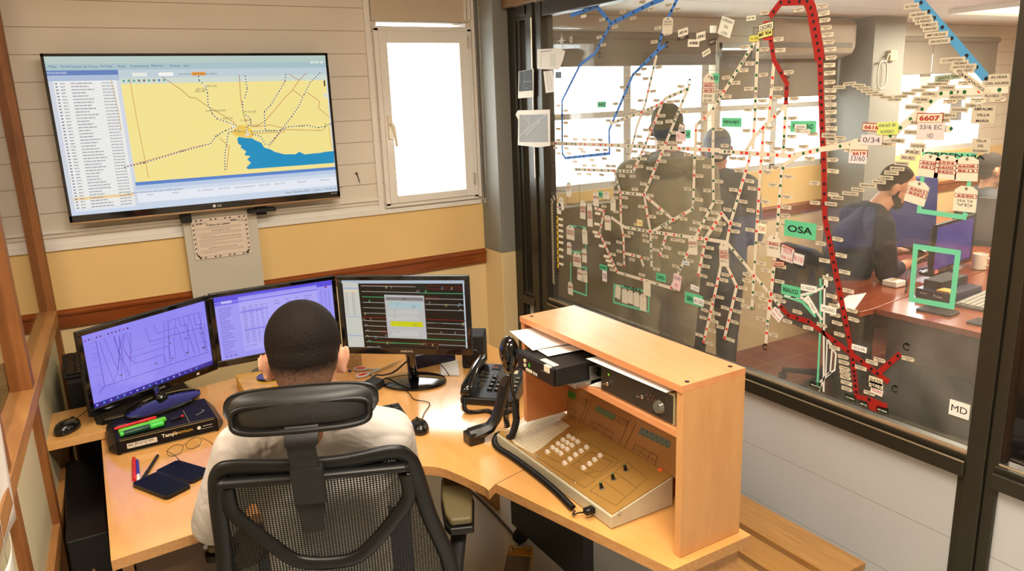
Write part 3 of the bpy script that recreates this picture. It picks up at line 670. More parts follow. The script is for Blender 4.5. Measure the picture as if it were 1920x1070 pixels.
hold(MB().bb((0.0, 1.99, .56), (.34, 2.45, .722)).build('drawer', mat('drawer_brown', (96, 70, 46), .5)), dk)
hold(MB().tube([(.17, 1.988, .665), (.17, 1.982, .665)], .008).build('lock', M_STL), dk)
hold(MB().bb((1.08, 1.15, 0), (1.28, 1.172, .722)).build('side_panel', M_OAKE), dk)
hold(MB().bb((1.44, 2.7, 0), (1.46, 2.90, .722)).build('side_panel', M_OAKE), dk)
# overhanging board at the left with the spare mouse
sh = MB(); sh.bb((-.205, 2.70, .752), (.005, 2.985, .78))
tag(sh.build('side_shelf', M_OAK, bevel=.0015), 'narrow beech board sticking out left past the desk edge, carrying a mouse', 'shelf board')
# grey steel pedestal under the right wing
pe = thing('drawer_pedestal', 'dark grey metal drawer pedestal on castors under the right side of desk', 'drawer cabinet', (1.52, 2.2, 0))
hold(MB().bb((1.385, 1.95, .07), (1.43, 2.47, .60)).build('cabinet_body', M_DRK, bevel=.003), pe)
for y in (2.02, 2.42): hold(MB().tube([(1.40, y-.01, .035), (1.40, y+.01, .035)], .034, seg=16).tube([(1.40, y, .035), (1.40, y, .07)], .008).build('castor', M_BLKM), pe)

# ================================================================== MONITORS
def make_monitor(pL, pR, zb, zt, label, base, bez=.017, bot=.026, base_r=(.125, .085), base_z=.752, shade=None):
    """pL, pR: ground positions of the left and right edge of the front"""
    pL, pR = Vector((*pL, 0)), Vector((*pR, 0)); u = (pR-pL).normalized(); W = (pR-pL).length; H = zt-zb
    pl = Plane((pL.x, pL.y, zb), u, (0, 0, 1)); nrm = pl.n
    t = thing('monitor', label, 'computer monitor', (base[0], base[1], base_z), math.atan2(u.y, u.x), 'desk monitors of the operator')
    M = Matrix(((u.x, nrm.x, 0, pL.x), (u.y, nrm.y, 0, pL.y), (0, 0, 1, zb), (0, 0, 0, 1)))       # local: x along, y towards viewer, z up
    hb = MB(); hb.add([(0, 0, 0), (W, 0, 0), (W, 0, H), (0, 0, H), (.0, -.012, .0), (W, -.012, 0), (W, -.012, H), (0, -.012, H), (.06, -.05, .05), (W-.06, -.05, .05), (W-.06, -.05, H-.04), (.06, -.05, H-.04)],
                     [(0, 1, 2, 3), (0, 4, 5, 1), (1, 5, 6, 2), (2, 6, 7, 3), (3, 7, 4, 0), (4, 8, 9, 5), (5, 9, 10, 6), (6, 10, 11, 7), (7, 11, 8, 4), (8, 11, 10, 9)], None, M)
    hold(hb.build('housing', M_BLKM, bevel=.002), t)
    b = MB(); d = .006
    for a0, a1 in (((0, 0, 0), (W, d, bot)), ((0, 0, H-bez), (W, d, H)), ((0, 0, bot), (bez, d, H-bez)), ((W-bez, 0, bot), (W, d, H-bez))): b.bb(a0, a1, None, M)
    hold(b.build('bezel', M_BLKG, bevel=.0025), t)
    # neck and oval foot
    bx, by = base; mid = pL+u*(W/2)-nrm*.03
    nk = MB(); nk.tube([(mid.x, mid.y, zb+.10), (mid.x, mid.y, zb+.02), ((mid.x+bx)/2, (mid.y+by)/2, (zb+base_z)/2), (bx, by, base_z+.014)], [.03, .03, .026, .034], seg=16, flat=.6)
    hold(nk.build('neck', M_BLKG, smooth=True), t)
    R3 = Matrix.Translation((bx, by, base_z)) @ Matrix.Rotation(math.atan2(u.y, u.x), 4, 'Z')
    hold(MB().lathe([(.98, 0), (1, .004), (.99, .008), (.85, .013), (.5, .019), (.25, .022), (.1, .023)], seg=48, M=R3 @ Matrix.Diagonal((base_r[0], base_r[1], 1, 1))).build('foot', M_BLKG, smooth='auto'), t)
    sp = Plane(pl.pt(0, 0, .0004), u, (0, 0, 1)); P = Print(sp, 'lit')
    bp = Plane(pl.pt(0, 0, .0064), u, (0, 0, 1)); Q = Print(bp); Q.text('SAMSUNG', W/2, bot*.5, .0075, (170, 160, 140), 1, bold=.02); Q.build('maker_mark', t)
    return t, P, (bez, bot, W-bez, H-bez), sp, Q
LAV, LAV2, PUR = (150, 142, 248), (164, 158, 250), (72, 40, 176)
# left monitor: train graph
t, P, (x0, y0, x1, y1), sp, Q = make_monitor((-.055, 2.75), (.392, 3.0), .818, 1.116, 'left monitor with violet train graph, standing on a black paper pack', (.172, 2.775), base_z=.8012, base_r=(.14, .085))
P.rect((x0+x1)/2, (y0+y1)/2, x1-x0, y1-y0, LAV, 0); P.rect((x0+x1)/2, y0+.008, x1-x0, .016, (60, 44, 150), 1)
q = zoomer(130, 550, 4.4586, sp)
def ln(pts, c=PUR, w_=.0014, l=2): P.line([q(*p) for p in pts], w_, c, l)
for g in ([(220, 392), (296, 775), (245, 830)], [(252, 405), (300, 560), (372, 740), (408, 640), (415, 500), (418, 350)], [(292, 378), (405, 640)], [(375, 355), (400, 460), (430, 520), (438, 715)], [(450, 340), (415, 480), (440, 560), (480, 700)], [(460, 335), (445, 450), (500, 540), (552, 585)], [(510, 320), (510, 500), (505, 690)], [(475, 330), (520, 480), (500, 540)], [(415, 350), (450, 560), (480, 620), (500, 690)], [(370, 360), (420, 520), (405, 630)],
          [(630, 285), (672, 405), (820, 360)], [(705, 262), (732, 332), (900, 282), (975, 540)], [(505, 540), (785, 450), (825, 440), (860, 570)], [(552, 585), (785, 510), (815, 590)], [(790, 235), (792, 600)], [(825, 230), (832, 440), (838, 590)], [(885, 215), (875, 420), (890, 570)], [(912, 210), (930, 270), (990, 262)], [(950, 205), (985, 310), (1050, 510)], [(995, 185), (990, 310), (992, 530)], [(1000, 190), (1030, 290), (1090, 500)], [(1035, 175), (1055, 265), (1105, 255)], [(1080, 158), (1100, 260), (1130, 420), (1135, 490)], [(1105, 150), (1090, 330), (1120, 400)], [(810, 235), (1080, 158)], [(820, 360), (1000, 310), (1100, 285)], [(1128, 250), (1132, 390), (1150, 480)], [(1090, 410), (1145, 395), (1152, 480)], [(295, 775), (510, 705), (800, 610), (1175, 485)]):
    ln(g, RND.choice([PUR, PUR, (96, 60, 190)]), RND.choice([.0012, .0016]))
for g in ([(535, 480), (790, 400)], [(520, 480), (1100, 320)], [(880, 410), (1010, 375)]): ln(g, (120, 100, 220), .0008)
for g in ([(510, 320), (535, 480), (575, 640)], [(725, 535), (730, 575)], [(950, 230), (965, 300)], [(835, 300), (850, 380)]): ln(g, (96, 140, 222), .001)
for x, y, w_, h_ in ((430, 682, .014, .003), (722, 585, .014, .003), (828, 370, .009, .003), (838, 415, .011, .003), (862, 540, .012, .003), (955, 330, .007, .002), (970, 375, .011, .003), (985, 493, .012, .005), (1100, 290, .013, .002), (1108, 330, .013, .003), (1122, 450, .013, .006)): a = q(x, y); P.rect(a[0], a[1], w_, h_, (90, 74, 110), 3)
for x in range(130, 480, 32): a = q(x, 395-(x-130)*.3); P.rect(a[0], a[1], .005, .005, RND.choice([(150, 60, 150), (80, 60, 160), (120, 150, 190), (90, 40, 110)]), 3)
a = q(482, 292); P.poly([(a[0]-.004, a[1]), (a[0]+.004, a[1]-.004), (a[0]+.004, a[1]+.005)], (90, 30, 80), 4)
for i, y in enumerate((420, 465, 510, 540, 560, 620, 690, 730, 770, 790)): a = q(170+i*8, y); P.scribble(a[0], a[0]+RND.uniform(.014, .024), a[1], .0016, (120, 100, 210), 3, rnd=RND)
for i in range(10): a = q(260+i*100, 830-i*33); ln([(250+i*100-10, 845-i*33+(-15)), (300+i*100-10, 795-i*33)], (110, 90, 200), .0008); P.scribble(a[0]+.01, a[0]+.03, a[1]-.016, .0012, (130, 120, 220), 3, rnd=RND); P.scribble(a[0]+.01, a[0]+.03, a[1]-.022, .0012, (130, 120, 220), 3, rnd=RND)
for i in range(17): P.rect(x0+.012+i*.0245, y0+.008, .007, .006, RND.choice([(120, 120, 230), (170, 170, 240), (90, 160, 220)]), 2)
P.build('screen', t, 'violet tinted screen with a zigzag train graph')
Q2 = Print(Plane(Q.pl.O, Q.pl.u, Q.pl.v)); Q2.rect(.42, .013, .012, .009, (220, 200, 190), 2); Q2.build('asset_sticker', t)
# middle monitor: booking form, partly behind the operator's head
t, P, (x0, y0, x1, y1), sp, Q = make_monitor((.395, 3.0), (.893, 3.0), .822, 1.120, 'middle monitor with violet form window, half hidden by the operator head', (.645, 3.035))
P.rect((x0+x1)/2, (y0+y1)/2, x1-x0, y1-y0, LAV2, 0); P.rect((x0+x1)/2, y1-.011, x1-x0, .022, (96, 84, 226), 1); P.rect(x0+.05, y1-.03, .10, .012, (120, 110, 236), 1); P.rect(x0+.045, y1-.025, .04, .010, (196, 192, 252), 2)
P.rect(x0+.245, (y0+y1)/2+.004, .31, y1-y0-.032, (178, 172, 252), 1); P.rect(x0+.245, y1-.030, .31, .007, (140, 130, 240), 2)
for i in range(24): y = y1-.048-i*.0085; P.scribble(x0+.012, x0+.012+RND.uniform(.02, .055), y, .0018, (86, 70, 180), 3, rnd=RND)
P.rect(x0+.13, y1-.075, .09, .006, (150, 142, 244), 2)
for i in range(18):
    y = y1-.055-i*.0085
    if i in (2, 11): P.rect(x0+.148, y, .10, .005, (134, 126, 232), 3); continue
    for xx, l in ((.10, .016), (.125, .016), (.15, .008), (.17, .01), (.19, .005)): P.scribble(x0+xx, x0+xx+l, y, .0018, (86, 74, 170), 3, rnd=RND)
for i in range(14):
    y = y1-.05-i*.011
    for xx in (.225, .27, .31, .345): 
        if RND.random() < .8: P.scribble(x0+xx, x0+xx+RND.uniform(.01, .03), y, .002, (96, 84, 196), 3, rnd=RND)
for i in range(26):
    y = y1-.04-i*.0078
    for xx in (.415, .432, .447): P.rect(x0+xx, y, .006, .0018, (84, 70, 190), 3)
P.rect(x0+.437, y1-.026, .008, .007, (150, 30, 70), 3)
for i in range(3): P.rect(x0+.02+i*.018, y0+.012, .005, .005, (80, 64, 190), 3)
P.scribble(x0+.095, x0+.14, y0+.04, .002, (110, 96, 206), 3)
P.build('screen', t, 'violet tinted screen with a form and a table'); Q2 = Print(Plane(Q.pl.O, Q.pl.u, Q.pl.v)); Q2.rect(.477, .013, .018, .009, (220, 200, 190), 2); Q2.build('asset_sticker', t)
# right monitor: black track diagram with a grey dialog
t, P, (x0, y0, x1, y1), sp, Q = make_monitor((.79, 2.635), (1.172, 2.325), .903, 1.200, 'right monitor with black track diagram and grey pop-up dialog', (1.035, 2.57), base_r=(.128, .095))
W, H = x1-x0, y1-y0
q = zoomer(620, 500, 5.3517, sp)
P.rect((x0+x1)/2, (y0+y1)/2, W, H, (30, 24, 18), 0); P.rect((x0+x1)/2, y1-.006, W, .012, (176, 190, 206), 1); P.rect(x1-.004, (y0+y1)/2, .005, H, (200, 210, 222), 1)
P.poly([q(117, 150), q(275, 165), q(345, 835), q(183, 828)], (204, 204, 194), 2)
P.poly([q(120, 205), q(270, 210), q(272, 222), q(122, 220)], (164, 180, 206), 3); P.poly([q(160, 492), q(305, 498), q(306, 506), q(161, 502)], (164, 180, 206), 3); P.poly([q(172, 680), q(325, 686), q(326, 696), q(173, 692)], (164, 180, 206), 3); P.poly([q(138, 235), q(272, 238), q(273, 250), q(139, 248)], (240, 214, 170), 3)
for i in range(17):
    a = q(145+i*1.5, 255+i*14); P.scribble(a[0], a[0]+.008, a[1], .0014, (196, 110, 90) if i < 6 else (140, 130, 120), 4, rnd=RND); P.scribble(a[0]+.024, a[0]+.034, a[1], .0014, (196, 110, 90) if i < 4 else (140, 130, 120), 4, rnd=RND)
WT, GRN, RD = (190, 190, 186), (70, 150, 96), (150, 26, 22)
def tl(x0_, y0_, x1_, y1_, c=WT, w_=.0016, l=2): P.line([q(x0_, y0_), q(x1_, y1_)], w_, c, l)
for a in ((303, 190, 850, 200), (310, 246, 880, 258), (945, 318, 1355, 328), (320, 355, 550, 360), (948, 374, 1358, 385), (325, 408, 550, 415), (950, 430, 1362, 441), (330, 462, 556, 468), (335, 538, 562, 545), (962, 560, 1370, 575), (340, 590, 565, 597), (965, 612, 1372, 630), (345, 642, 570, 650), (968, 668, 1376, 686), (350, 695, 575, 708), (1080, 780, 1382, 795), (362, 800, 540, 808), (600, 815, 1385, 850)): tl(*a)
for a in ((880, 262, 1352, 270), (315, 300, 540, 305), (970, 722, 1378, 740), (358, 748, 650, 765), (600, 760, 940, 775)): tl(*a, c=GRN, w_=.003)
tl(850, 202, 965, 208, (30, 70, 26), .0014); tl(540, 808, 600, 814, (30, 70, 26), .0014); tl(1040, 562, 1120, 567, (30, 90, 36), .0016)
tl(318, 502, 560, 512, RD, .0018); tl(958, 526, 1376, 540, RD, .0018); tl(300, 183, 830, 190, RD, .0008)
def rb(x0_, y0_, x1_, y1_): ln2 = [q(x0_, y0_), q(x1_, y0_+5), q(x1_, y1_+5), q(x0_, y1_), q(x0_, y0_)]; P.line(ln2, .001, RD, 3)
for a in ((968, 190, 1142, 216), (1148, 196, 1322, 222), (945, 302, 1080, 325), (498, 634, 566, 658), (452, 740, 616, 764), (888, 762, 1082, 788)): rb(*a)
for x, y in ((875, 240), (1295, 370), (1303, 428), (1330, 562), (338, 524), (356, 577), (372, 632), (368, 688), (390, 738), (482, 795), (1232, 828), (943, 765), (375, 232)): P.line([q(x-17, y+16), q(x-6, y-2), q(x+6, y-2), q(x+17, y+16)], .001, WT if x != 375 else RD, 3); 
for x, y in ((992, 358), (403, 522), (1110, 660), (1250, 664), (1070, 818), (1175, 824), (1330, 826), (610, 205), (558, 205), (556, 690)): tl(x, y, x, y+14, WT, .0009, 3); a = q(x, y-6); P.rect(a[0], a[1], .006, .0016, WT, 3)
for x, y, c in ((1120, 208, (70, 150, 210)), (1215, 211, (210, 200, 50)), (560, 196, (210, 200, 50)), (1160, 380, (210, 200, 50)), (1285, 382, (80, 160, 220)), (348, 463, (210, 200, 50)), (390, 335, (60, 190, 70)), (955, 237, (60, 190, 70)), (455, 698, (80, 180, 210)), (572, 757, (210, 200, 50)), (1025, 778, (210, 200, 50)), (1332, 572, (200, 200, 50))): a = q(x, y); P.disc(a[0], a[1], .0022, c, 4, 8); b = q(x, y+14); P.rect(b[0], b[1], .007, .0014, WT, 4)
P.poly([q(538, 278), q(936, 288), q(968, 725), q(578, 710)], (188, 188, 188), 5); P.poly([q(552, 300), q(926, 308), q(930, 342), q(556, 333)], (130, 124, 124), 6); a = q(738, 322); P.text('6630', a[0], a[1], .0045, (30, 30, 30), 7, bold=.03)
P.poly([q(588, 350), q(912, 360), q(917, 418), q(594, 408)], (168, 196, 200), 6)
for yy in (428, 490): P.poly([q(572, yy), q(884, yy+8), q(888, yy+50), q(577, yy+42)], (196, 196, 190), 6)
P.poly([q(603, 542), q(924, 552), q(930, 604), q(608, 592)], (206, 206, 20), 6); P.poly([q(620, 632), q(878, 642), q(884, 700), q(627, 690)], (198, 198, 194), 6)
for x, y, n_ in ((600, 356, 3), (660, 361, 4), (660, 374, 3), (815, 384, 7), (820, 396, 7), (820, 406, 7), (580, 436, 3), (632, 438, 5), (635, 452, 3), (582, 495, 3), (635, 498, 5), (637, 511, 3), (615, 556, 3), (670, 561, 10), (830, 573, 7), (834, 583, 7), (836, 592, 7), (590, 620, 3), (632, 622, 3), (640, 648, 12), (596, 640, 2), (596, 658, 3), (912, 686, 2), (912, 704, 2)):
    a = q(x, y); P.scribble(a[0], a[0]+.0019*n_, a[1], .0010, (90, 90, 90), 7, rnd=RND)
for x, y in ((657, 845), (1048, 862), (1098, 866)): a = q(x, y); P.rect(a[0], a[1], .005, .0016, WT, 3)
P.build('screen', t, 'black screen with coloured track lines and a grey dialog with a yellow band')

# ================================================================== RADIO CABINET (hutch) AND ITS CONTENTS
HX0, HX1, HY0, HY1, HZ = 1.092, 1.285, 1.152, 1.84, 1.178
hu = thing('radio_cabinet', 'open beech shelf cabinet standing on the right wing of the desk', 'cabinet', (1.18, 1.49, .75))
hold(MB().bb((HX0-.004, HY0, HZ-.018), (HX1, HY1, HZ)).build('top_panel', M_HUT, bevel=.001), hu)
hold(MB().bb((HX0, HY0, .751), (HX1, HY0+.02, HZ-.018)).build('side_panel', M_HUTS, bevel=.001), hu)
hold(MB().bb((HX0, HY1-.018, .845), (HX1, HY1, HZ-.018)).bb((1.262, HY1-.018, .751), (HX1, HY1, .845)).build('side_panel', M_HUT, bevel=.001), hu)
hold(MB().bb((HX0, HY0+.02, 1.047), (HX1-.012, HY1-.018, 1.065)).build('shelf', M_HUT, bevel=.001), hu)
hold(MB().bb((HX1-.012, HY0+.02, .751), (HX1, HY1-.018, HZ-.018)).build('back_panel', M_HUT), hu)
for x, y in ((1.115, 1.815), (1.115, 1.165), (1.262, 1.178)): hold(MB().lathe([(.0055, -.004), (.0055, .0012), (.003, .0014)], (x, y, HZ), 10).build('screw', mat('screw_dark', (50, 44, 44), .4, metal=.6)), hu)

def make_console():
    t = thing('dispatch_console', 'long sloping brass-coloured dispatch console with square keys inside the cabinet', 'radio console', (1.13, 1.62, .75))
    fx, bx, y0, y1 = 1.034, 1.236, 1.335, 1.915; zf, zb = .785, .833
    b = MB(); b.prism([(fx, .752), (bx, .752), (bx, zb), (fx, zf)], y0, y1, None, Matrix(((1, 0, 0, 0), (0, 0, 1, 0), (0, 1, 0, 0), (0, 0, 0, 1))))
    hold(b.build('case', mat('console_cream', (190, 182, 156), .4, noise=(30, .06)), bevel=.002), t)
    gold = mat('brass_panel', (176, 136, 72), .33, metal=.25, noise=(12, .05)); gold2 = mat('brass_panel_back', (160, 116, 66), .4, metal=.2, noise=(12, .05))
    sl = Vector((bx-fx, 0, zb-zf)).normalized(); dp = Plane((fx, y1, zf), (0, -1, 0), sl); D = (Vector((bx-fx, 0, zb-zf))).length
    pa = MB(); pts = [dp.pt(a, b_, h) for h in (.0005, .0035) for a, b_ in ((.004, .006), (y1-y0-.004, .006), (y1-y0-.004, D), (.004, D))]
    pa.add(pts, [(3, 2, 1, 0), (4, 5, 6, 7), (0, 1, 5, 4), (1, 2, 6, 5), (2, 3, 7, 6), (3, 0, 4, 7)]); hold(pa.build('deck_plate', gold), t)
    tp = Vector((.024, 0, .205)).normalized(); bp = Plane((bx, HY1-.02, zb), (0, -1, 0), tp); BH = .206; BW = HY1-.02-HY0-.024
    pa = MB(); pts = [bp.pt(a, b_, h) for h in (-.006, 0) for a, b_ in ((0, 0), (BW, 0), (BW, BH), (0, BH))]
    pa.add(pts, [(3, 2, 1, 0), (4, 5, 6, 7), (0, 1, 5, 4), (1, 2, 6, 5), (2, 3, 7, 6), (3, 0, 4, 7)]); hold(pa.build('back_plate', gold2), t)
    dpl = Plane(dp.pt(0, 0, .0036), (0, -1, 0), sl); q = zoomer(920, 740, 3.963, dpl); P = Print(dpl); k = (66, 50, 30)
    def box4(*p): g = [q(*x) for x in p]; P.line(g+[g[0]], .0009, k, 1)
    box4((600, 280), (958, 492), (700, 690), (335, 460)); box4((1015, 502), (1165, 620), (930, 822), (738, 712)); box4((740, 420), (905, 500), (770, 620), (605, 520))
    for a, b_ in (((925, 575), (1085, 690)), ((840, 640), (1000, 755)), ((640, 490), (770, 565)), ((820, 460), (905, 500)), ((700, 590), (830, 560)), ((420, 455), (500, 500)), ((500, 500), (545, 460))): P.line([q(*a), q(*b_)], .0009, k, 1)
    P.build('deck_print', t)
    # cracked film over the paper list at the left
    pp = Print(Plane(dp.pt(0, 0, .004), (0, -1, 0), sl)); q0 = zoomer(920, 740, 3.963, pp.pl)
    ed = [(385, 118), (440, 140), (590, 228), (540, 270), (480, 310), (420, 360), (372, 400), (310, 435), (240, 395), (180, 365), (125, 290), (230, 215), (300, 165)]
    pp.poly([q0(*p) for p in ed], (226, 214, 184), 0, thick=.0003); ww = (200, 186, 156)
    for i in range(13):
        a0, a1 = (135+i*20, 300-i*13), (310+i*22, 425-i*16); A_, B_ = q0(*a0), q0(*a1)
        for j in range(16):
            f0 = j/16; f1 = f0+RND.uniform(.02, .05); pp.line([(A_[0]+(B_[0]-A_[0])*f0, A_[1]+(B_[1]-A_[1])*f0), (A_[0]+(B_[0]-A_[0])*f1, A_[1]+(B_[1]-A_[1])*f1)], .0016, RND.choice([ww, (150, 136, 110), (180, 160, 130)]), 1)
    pp.build('paper_list', t, 'torn cream paper list under clear film')
    fm = MB(); g = [dp.pt(*dp.hit(920+x/3.963, 740+y/3.963), .0062) for x, y in ((350, 100), (600, 235), (440, 352), (345, 455), (300, 436), (100, 290))]; fm.add(g, [list(range(6))]); hold(fm.build('clear_film', glass('clear_film', (.97, .97, .95), 1.4)), t)
    # square cream keys
    kc = mat('key_cream', (232, 222, 204), .35); first = None; K = []
    for i in range(4):
        for j in range(3): K.append((582+i*-40+j*33, 318+i*42+j*20))
    K.pop(9); K = [k_ for k_ in K]; K += [(425, 435), (488, 425), (525, 447)][:3]
    K = [(583, 320), (615, 338), (650, 360), (541, 347), (574, 368), (607, 388), (504, 374), (537, 395), (571, 416), (463, 403), (494, 424), (525, 447), (425, 435), (715, 402), (675, 429), (634, 457), (592, 489), (553, 519), (816, 464), (776, 494), (737, 524), (693, 554)]
    for x, y in K:
        a, b_ = dp.hit(920+x/3.963, 740+y/3.963)
        if first is None:
            m = MB(); s = .0065; T = [(-s, -s, 0), (s, -s, 0), (s, s, 0), (-s, s, 0), (-s*.65, -s*.65, .009), (s*.65, -s*.65, .009), (s*.65, s*.65, .009), (-s*.65, s*.65, .009)]
            m.add([dp.u*v[0]+sl*v[1]+dp.n*v[2] for v in T], [(3, 2, 1, 0), (4, 5, 6, 7), (0, 1, 5, 4), (1, 2, 6, 5), (2, 3, 7, 6), (3, 0, 4, 7)])
            o = m.build('key', kc, bevel=.0006); first = o
        else: o = first.copy(); link(o)
        o.parent = t; o.location = dp.pt(a, b_, .003)-t.location
    for x, y in ((1003, 545), (912, 613), (825, 680)):
        a, b_ = dp.hit(920+(x+3)/3.963, 740+(y+25)/3.963); base = dp.pt(a, b_, .003)
        m = MB(); m.tube([base, base+dp.n*.003, base+dp.n*.0035], [.0065, .0065, .005], M_STL, seg=14); m.tube([base+dp.n*.003, base+dp.n*.020], [.005, .004], M_BLK, seg=12); m.tube([base+dp.n*.020, base+dp.n*.0215], .0036, mat('knob_green', (90, 120, 80), .5), seg=12)
        hold(m.build('knob'), t)
    for x, y in ((350, 462), (632, 658), (962, 884), (108, 298), (345, 110)):
        a, b_ = dp.hit(920+x/3.963, 740+y/3.963); hold(MB().ell(dp.pt(a, b_, .004), (.0035, .0035, .002), seg=10, rings=6).build('screw', M_CHR, smooth=True), t)
    # print on the upright plate
    bpl = Plane(bp.pt(0, 0, .0005), (0, -1, 0), tp); q = zoomer(960, 620, 4.653, bpl); P = Print(bpl)
    def poly_(pts, c): P.poly([q(*p) for p in pts], c, 1)
    def box4(*p): g = [q(*x) for x in p]; P.line(g+[g[0]], .0009, k, 1)
    poly_([(412, 485), (562, 550), (545, 603), (398, 525)], (62, 128, 44)); poly_([(740, 650), (910, 735), (888, 785), (718, 692)], (96, 118, 90)); poly_([(1125, 840), (1385, 960), (1375, 1028), (1100, 895)], (98, 108, 98))
    for i in range(6):
        for r in range(2): a = q(1140+i*42+r*4, 872+i*21+r*42-10); P.rect(a[0], a[1], .0055, .006, (70, 90, 88), 2)
    for ox, oy in ((365, 600), (690, 780), (1075, 985)):
        box4((ox, oy), (ox+195, oy+105), (ox+168, oy+200), (ox-32, oy+80)); P.line([q(ox-16, oy+40), q(ox+180, oy+152)], .0008, k, 1)
        for f in (.33, .66): P.line([q(ox+195*f, oy+105*f), q(ox-32+200*f, oy+80+120*f)], .0008, k, 1)
        for i in range(6): a = q(ox+20+(i % 3)*62, oy+22+(i % 3)*34+(i//3)*50); P.scribble(a[0]-.003, a[0]+.006, a[1], .0012, (90, 66, 40), 1, rnd=RND)
    for ox, oy in ((578, 562), (930, 745)): 
        box4((ox, oy), (ox+85, oy+45), (ox+65, oy+90), (ox-15, oy+50))
        for i in range(3): P.line([q(ox-4*i, oy+14*i), q(ox+82-4*i, oy+45+14*i)], .0008, k, 1)
    for g in ([(345, 500), (285, 670), (570, 835), (665, 590)], [(690, 620), (595, 855), (915, 1035), (1030, 770)], [(1085, 800), (960, 1060), (1300, 1240)]): P.line([q(*p) for p in g], .001, k, 1)
    P.build('back_print', t)
    a, b_ = bpl.hit(1240, 882); c = bpl.pt(a, b_, 0); hold(MB().box(c-Vector((.004, 0, 0)), (.008, .012, .012)).build('indicator_lamp', mat('orange_lamp', (236, 96, 50), .3, emit=(200, 60, 20), es=.4), bevel=.001), t)
    return t, dp
console, DP = make_console()
# jack plug and coiled cord running along the console front
cd_ = MB(); pj = at(1108, 948, 0, 1.026); cd_.box((1.020, pj.y, .772), (.026, .018, .014), M_BLK)
p_end = at(1078, 957, 2, .762); p_end = Vector((p_end.x, p_end.y, .762))
cd_.tube(catmull([(1.01, pj.y, .77), (1.0, pj.y+.02, .762), (.985, p_end.y-.01, .760), (p_end.x, p_end.y, .762)], 5), .0022, M_BLK, seg=8)
path = [at(x, y, 2, .762) for x, y in ((1074, 952), (1040, 918), (1000, 885), (960, 856), (935, 840), (927, 828), (932, 815))]; path = [Vector((p.x, p.y, .762)) for p in path]
coil(path, .0075, .0052, .0021, cd_, M_BLK, 5)
tag(cd_.build('coiled_cord', smooth=True), 'black coiled handset cord lying along the front of the dispatch console', 'cord')

# two-way radio with its sticker, bracket and display
rd = thing('mobile_radio', 'black two-way radio sitting at the left on the cabinet shelf', 'two-way radio', (1.08, 1.60, 1.07))
hold(MB().bb((1.0, 1.515, 1.078), (1.205, 1.70, 1.128)).build('case', mat('radio_black', (26, 26, 26), .5, bump=(60, .2)), bevel=.003), rd)
hold(MB().bb((.992, 1.518, 1.080), (1.001, 1.697, 1.126)).build('front_panel', M_BLK, bevel=.002), rd)
for i in range(5): hold(MB().bb((1.03, 1.70-.0001, 1.085+i*.008), (1.19, 1.703, 1.089+i*.008)).build('fin', M_BLK), rd)
bk = MB().bb((1.10, 1.505, 1.066), (1.14, 1.512, 1.115)).bb((1.05, 1.505, 1.0655), (1.18, 1.70, 1.0775)); hold(bk.build('bracket', M_STL, bevel=.001), rd); hold(MB().tube([(1.12, 1.505, 1.10), (1.12, 1.492, 1.10)], [.011, .012], seg=14).build('knob', M_BLK, bevel=.001), rd)
for y, z, s in ((1.655, 1.113, .009), (1.655, 1.1, .009), (1.645, 1.09, .008), (1.635, 1.09, .008), (1.625, 1.09, .008)): hold(MB().box((.9905, y, z), (.004, s, .008)).build('button', mat('radio_button', (214, 200, 170), .4), bevel=.001), rd)
pl = Plane((.9912, 1.697, 1.08), (0, -1, 0), (0, 0, 1)); P = Print(pl, 'lit'); P.text('6', .064, .027, .012, (60, 220, 40), 1, bold=.02); P.disc(.055, .036, .0012, (230, 70, 30), 1); P.build('display', rd, 'green lit digit')
P = Print(pl); P.rect(.092, .010, .022, .008, (220, 214, 200), 1); P.text('0001', .092, .010, .005, (40, 40, 40), 2); P.build('front_sticker', rd); P = Print(pl); P.text('MOTOROLA', .14, .03, .0045, (130, 130, 130), 1); P.build('maker_mark', rd)
s = MB().bb((1.004, 1.535, 1.1282), (1.022, 1.60, 1.1288)).bb((1.0, 1.535, 1.112), (1.0002-.0095, 1.56, 1.1288)); hold(s.build('paper_label', mat('old_paper', (226, 216, 190), .7), label='torn cream paper label'), rd)
# hand microphone hanging off the radio with its cord
mc = thing('hand_microphone', 'black fist microphone hanging at the left end of the radio cabinet', 'microphone', (1.0, 1.77, 1.05))
c0 = Vector((1.030, 1.775, 1.085))
m = MB(); c0 += Vector((-.012, .012, .008)); m.ell(c0, (.026, .036, .050), seg=20, rings=14); m.ell(c0+Vector((-.002, 0, -.026)), (.019, .027, .040), seg=18, rings=12); hold(m.build('shell', M_BLKG, smooth=True), mc)
m = MB(); m.tube([c0+Vector((.01, -.02, .015)), c0+Vector((.01, -.045, .01)), Vector((1.0, 1.70, 1.10))], [.010, .012, .010]); hold(m.build('clip', M_BLK, smooth=True), mc)
m = MB(); m.tube(catmull([c0+Vector((0, -.005, -.05)), c0+Vector((-.004, -.01, -.09)), (1.02, 1.775, .96), (1.035, 1.79, .935)], 6), .0035); coil([(1.035, 1.79, .94), (1.04, 1.80, .90), (1.045, 1.81, .86), (1.05, 1.86, .79), (1.06, 1.95, .765)], .009, .006, .0024, m); hold(m.build('cord', M_BLK, smooth=True), mc)
m = MB(); m.tube(catmull([(.995, 1.68, 1.09), (.99, 1.72, 1.06), (1.01, 1.76, 1.0), (1.03, 1.785, .95)], 6), .003); hold(m.build('cord', M_BLK, smooth=True), mc)
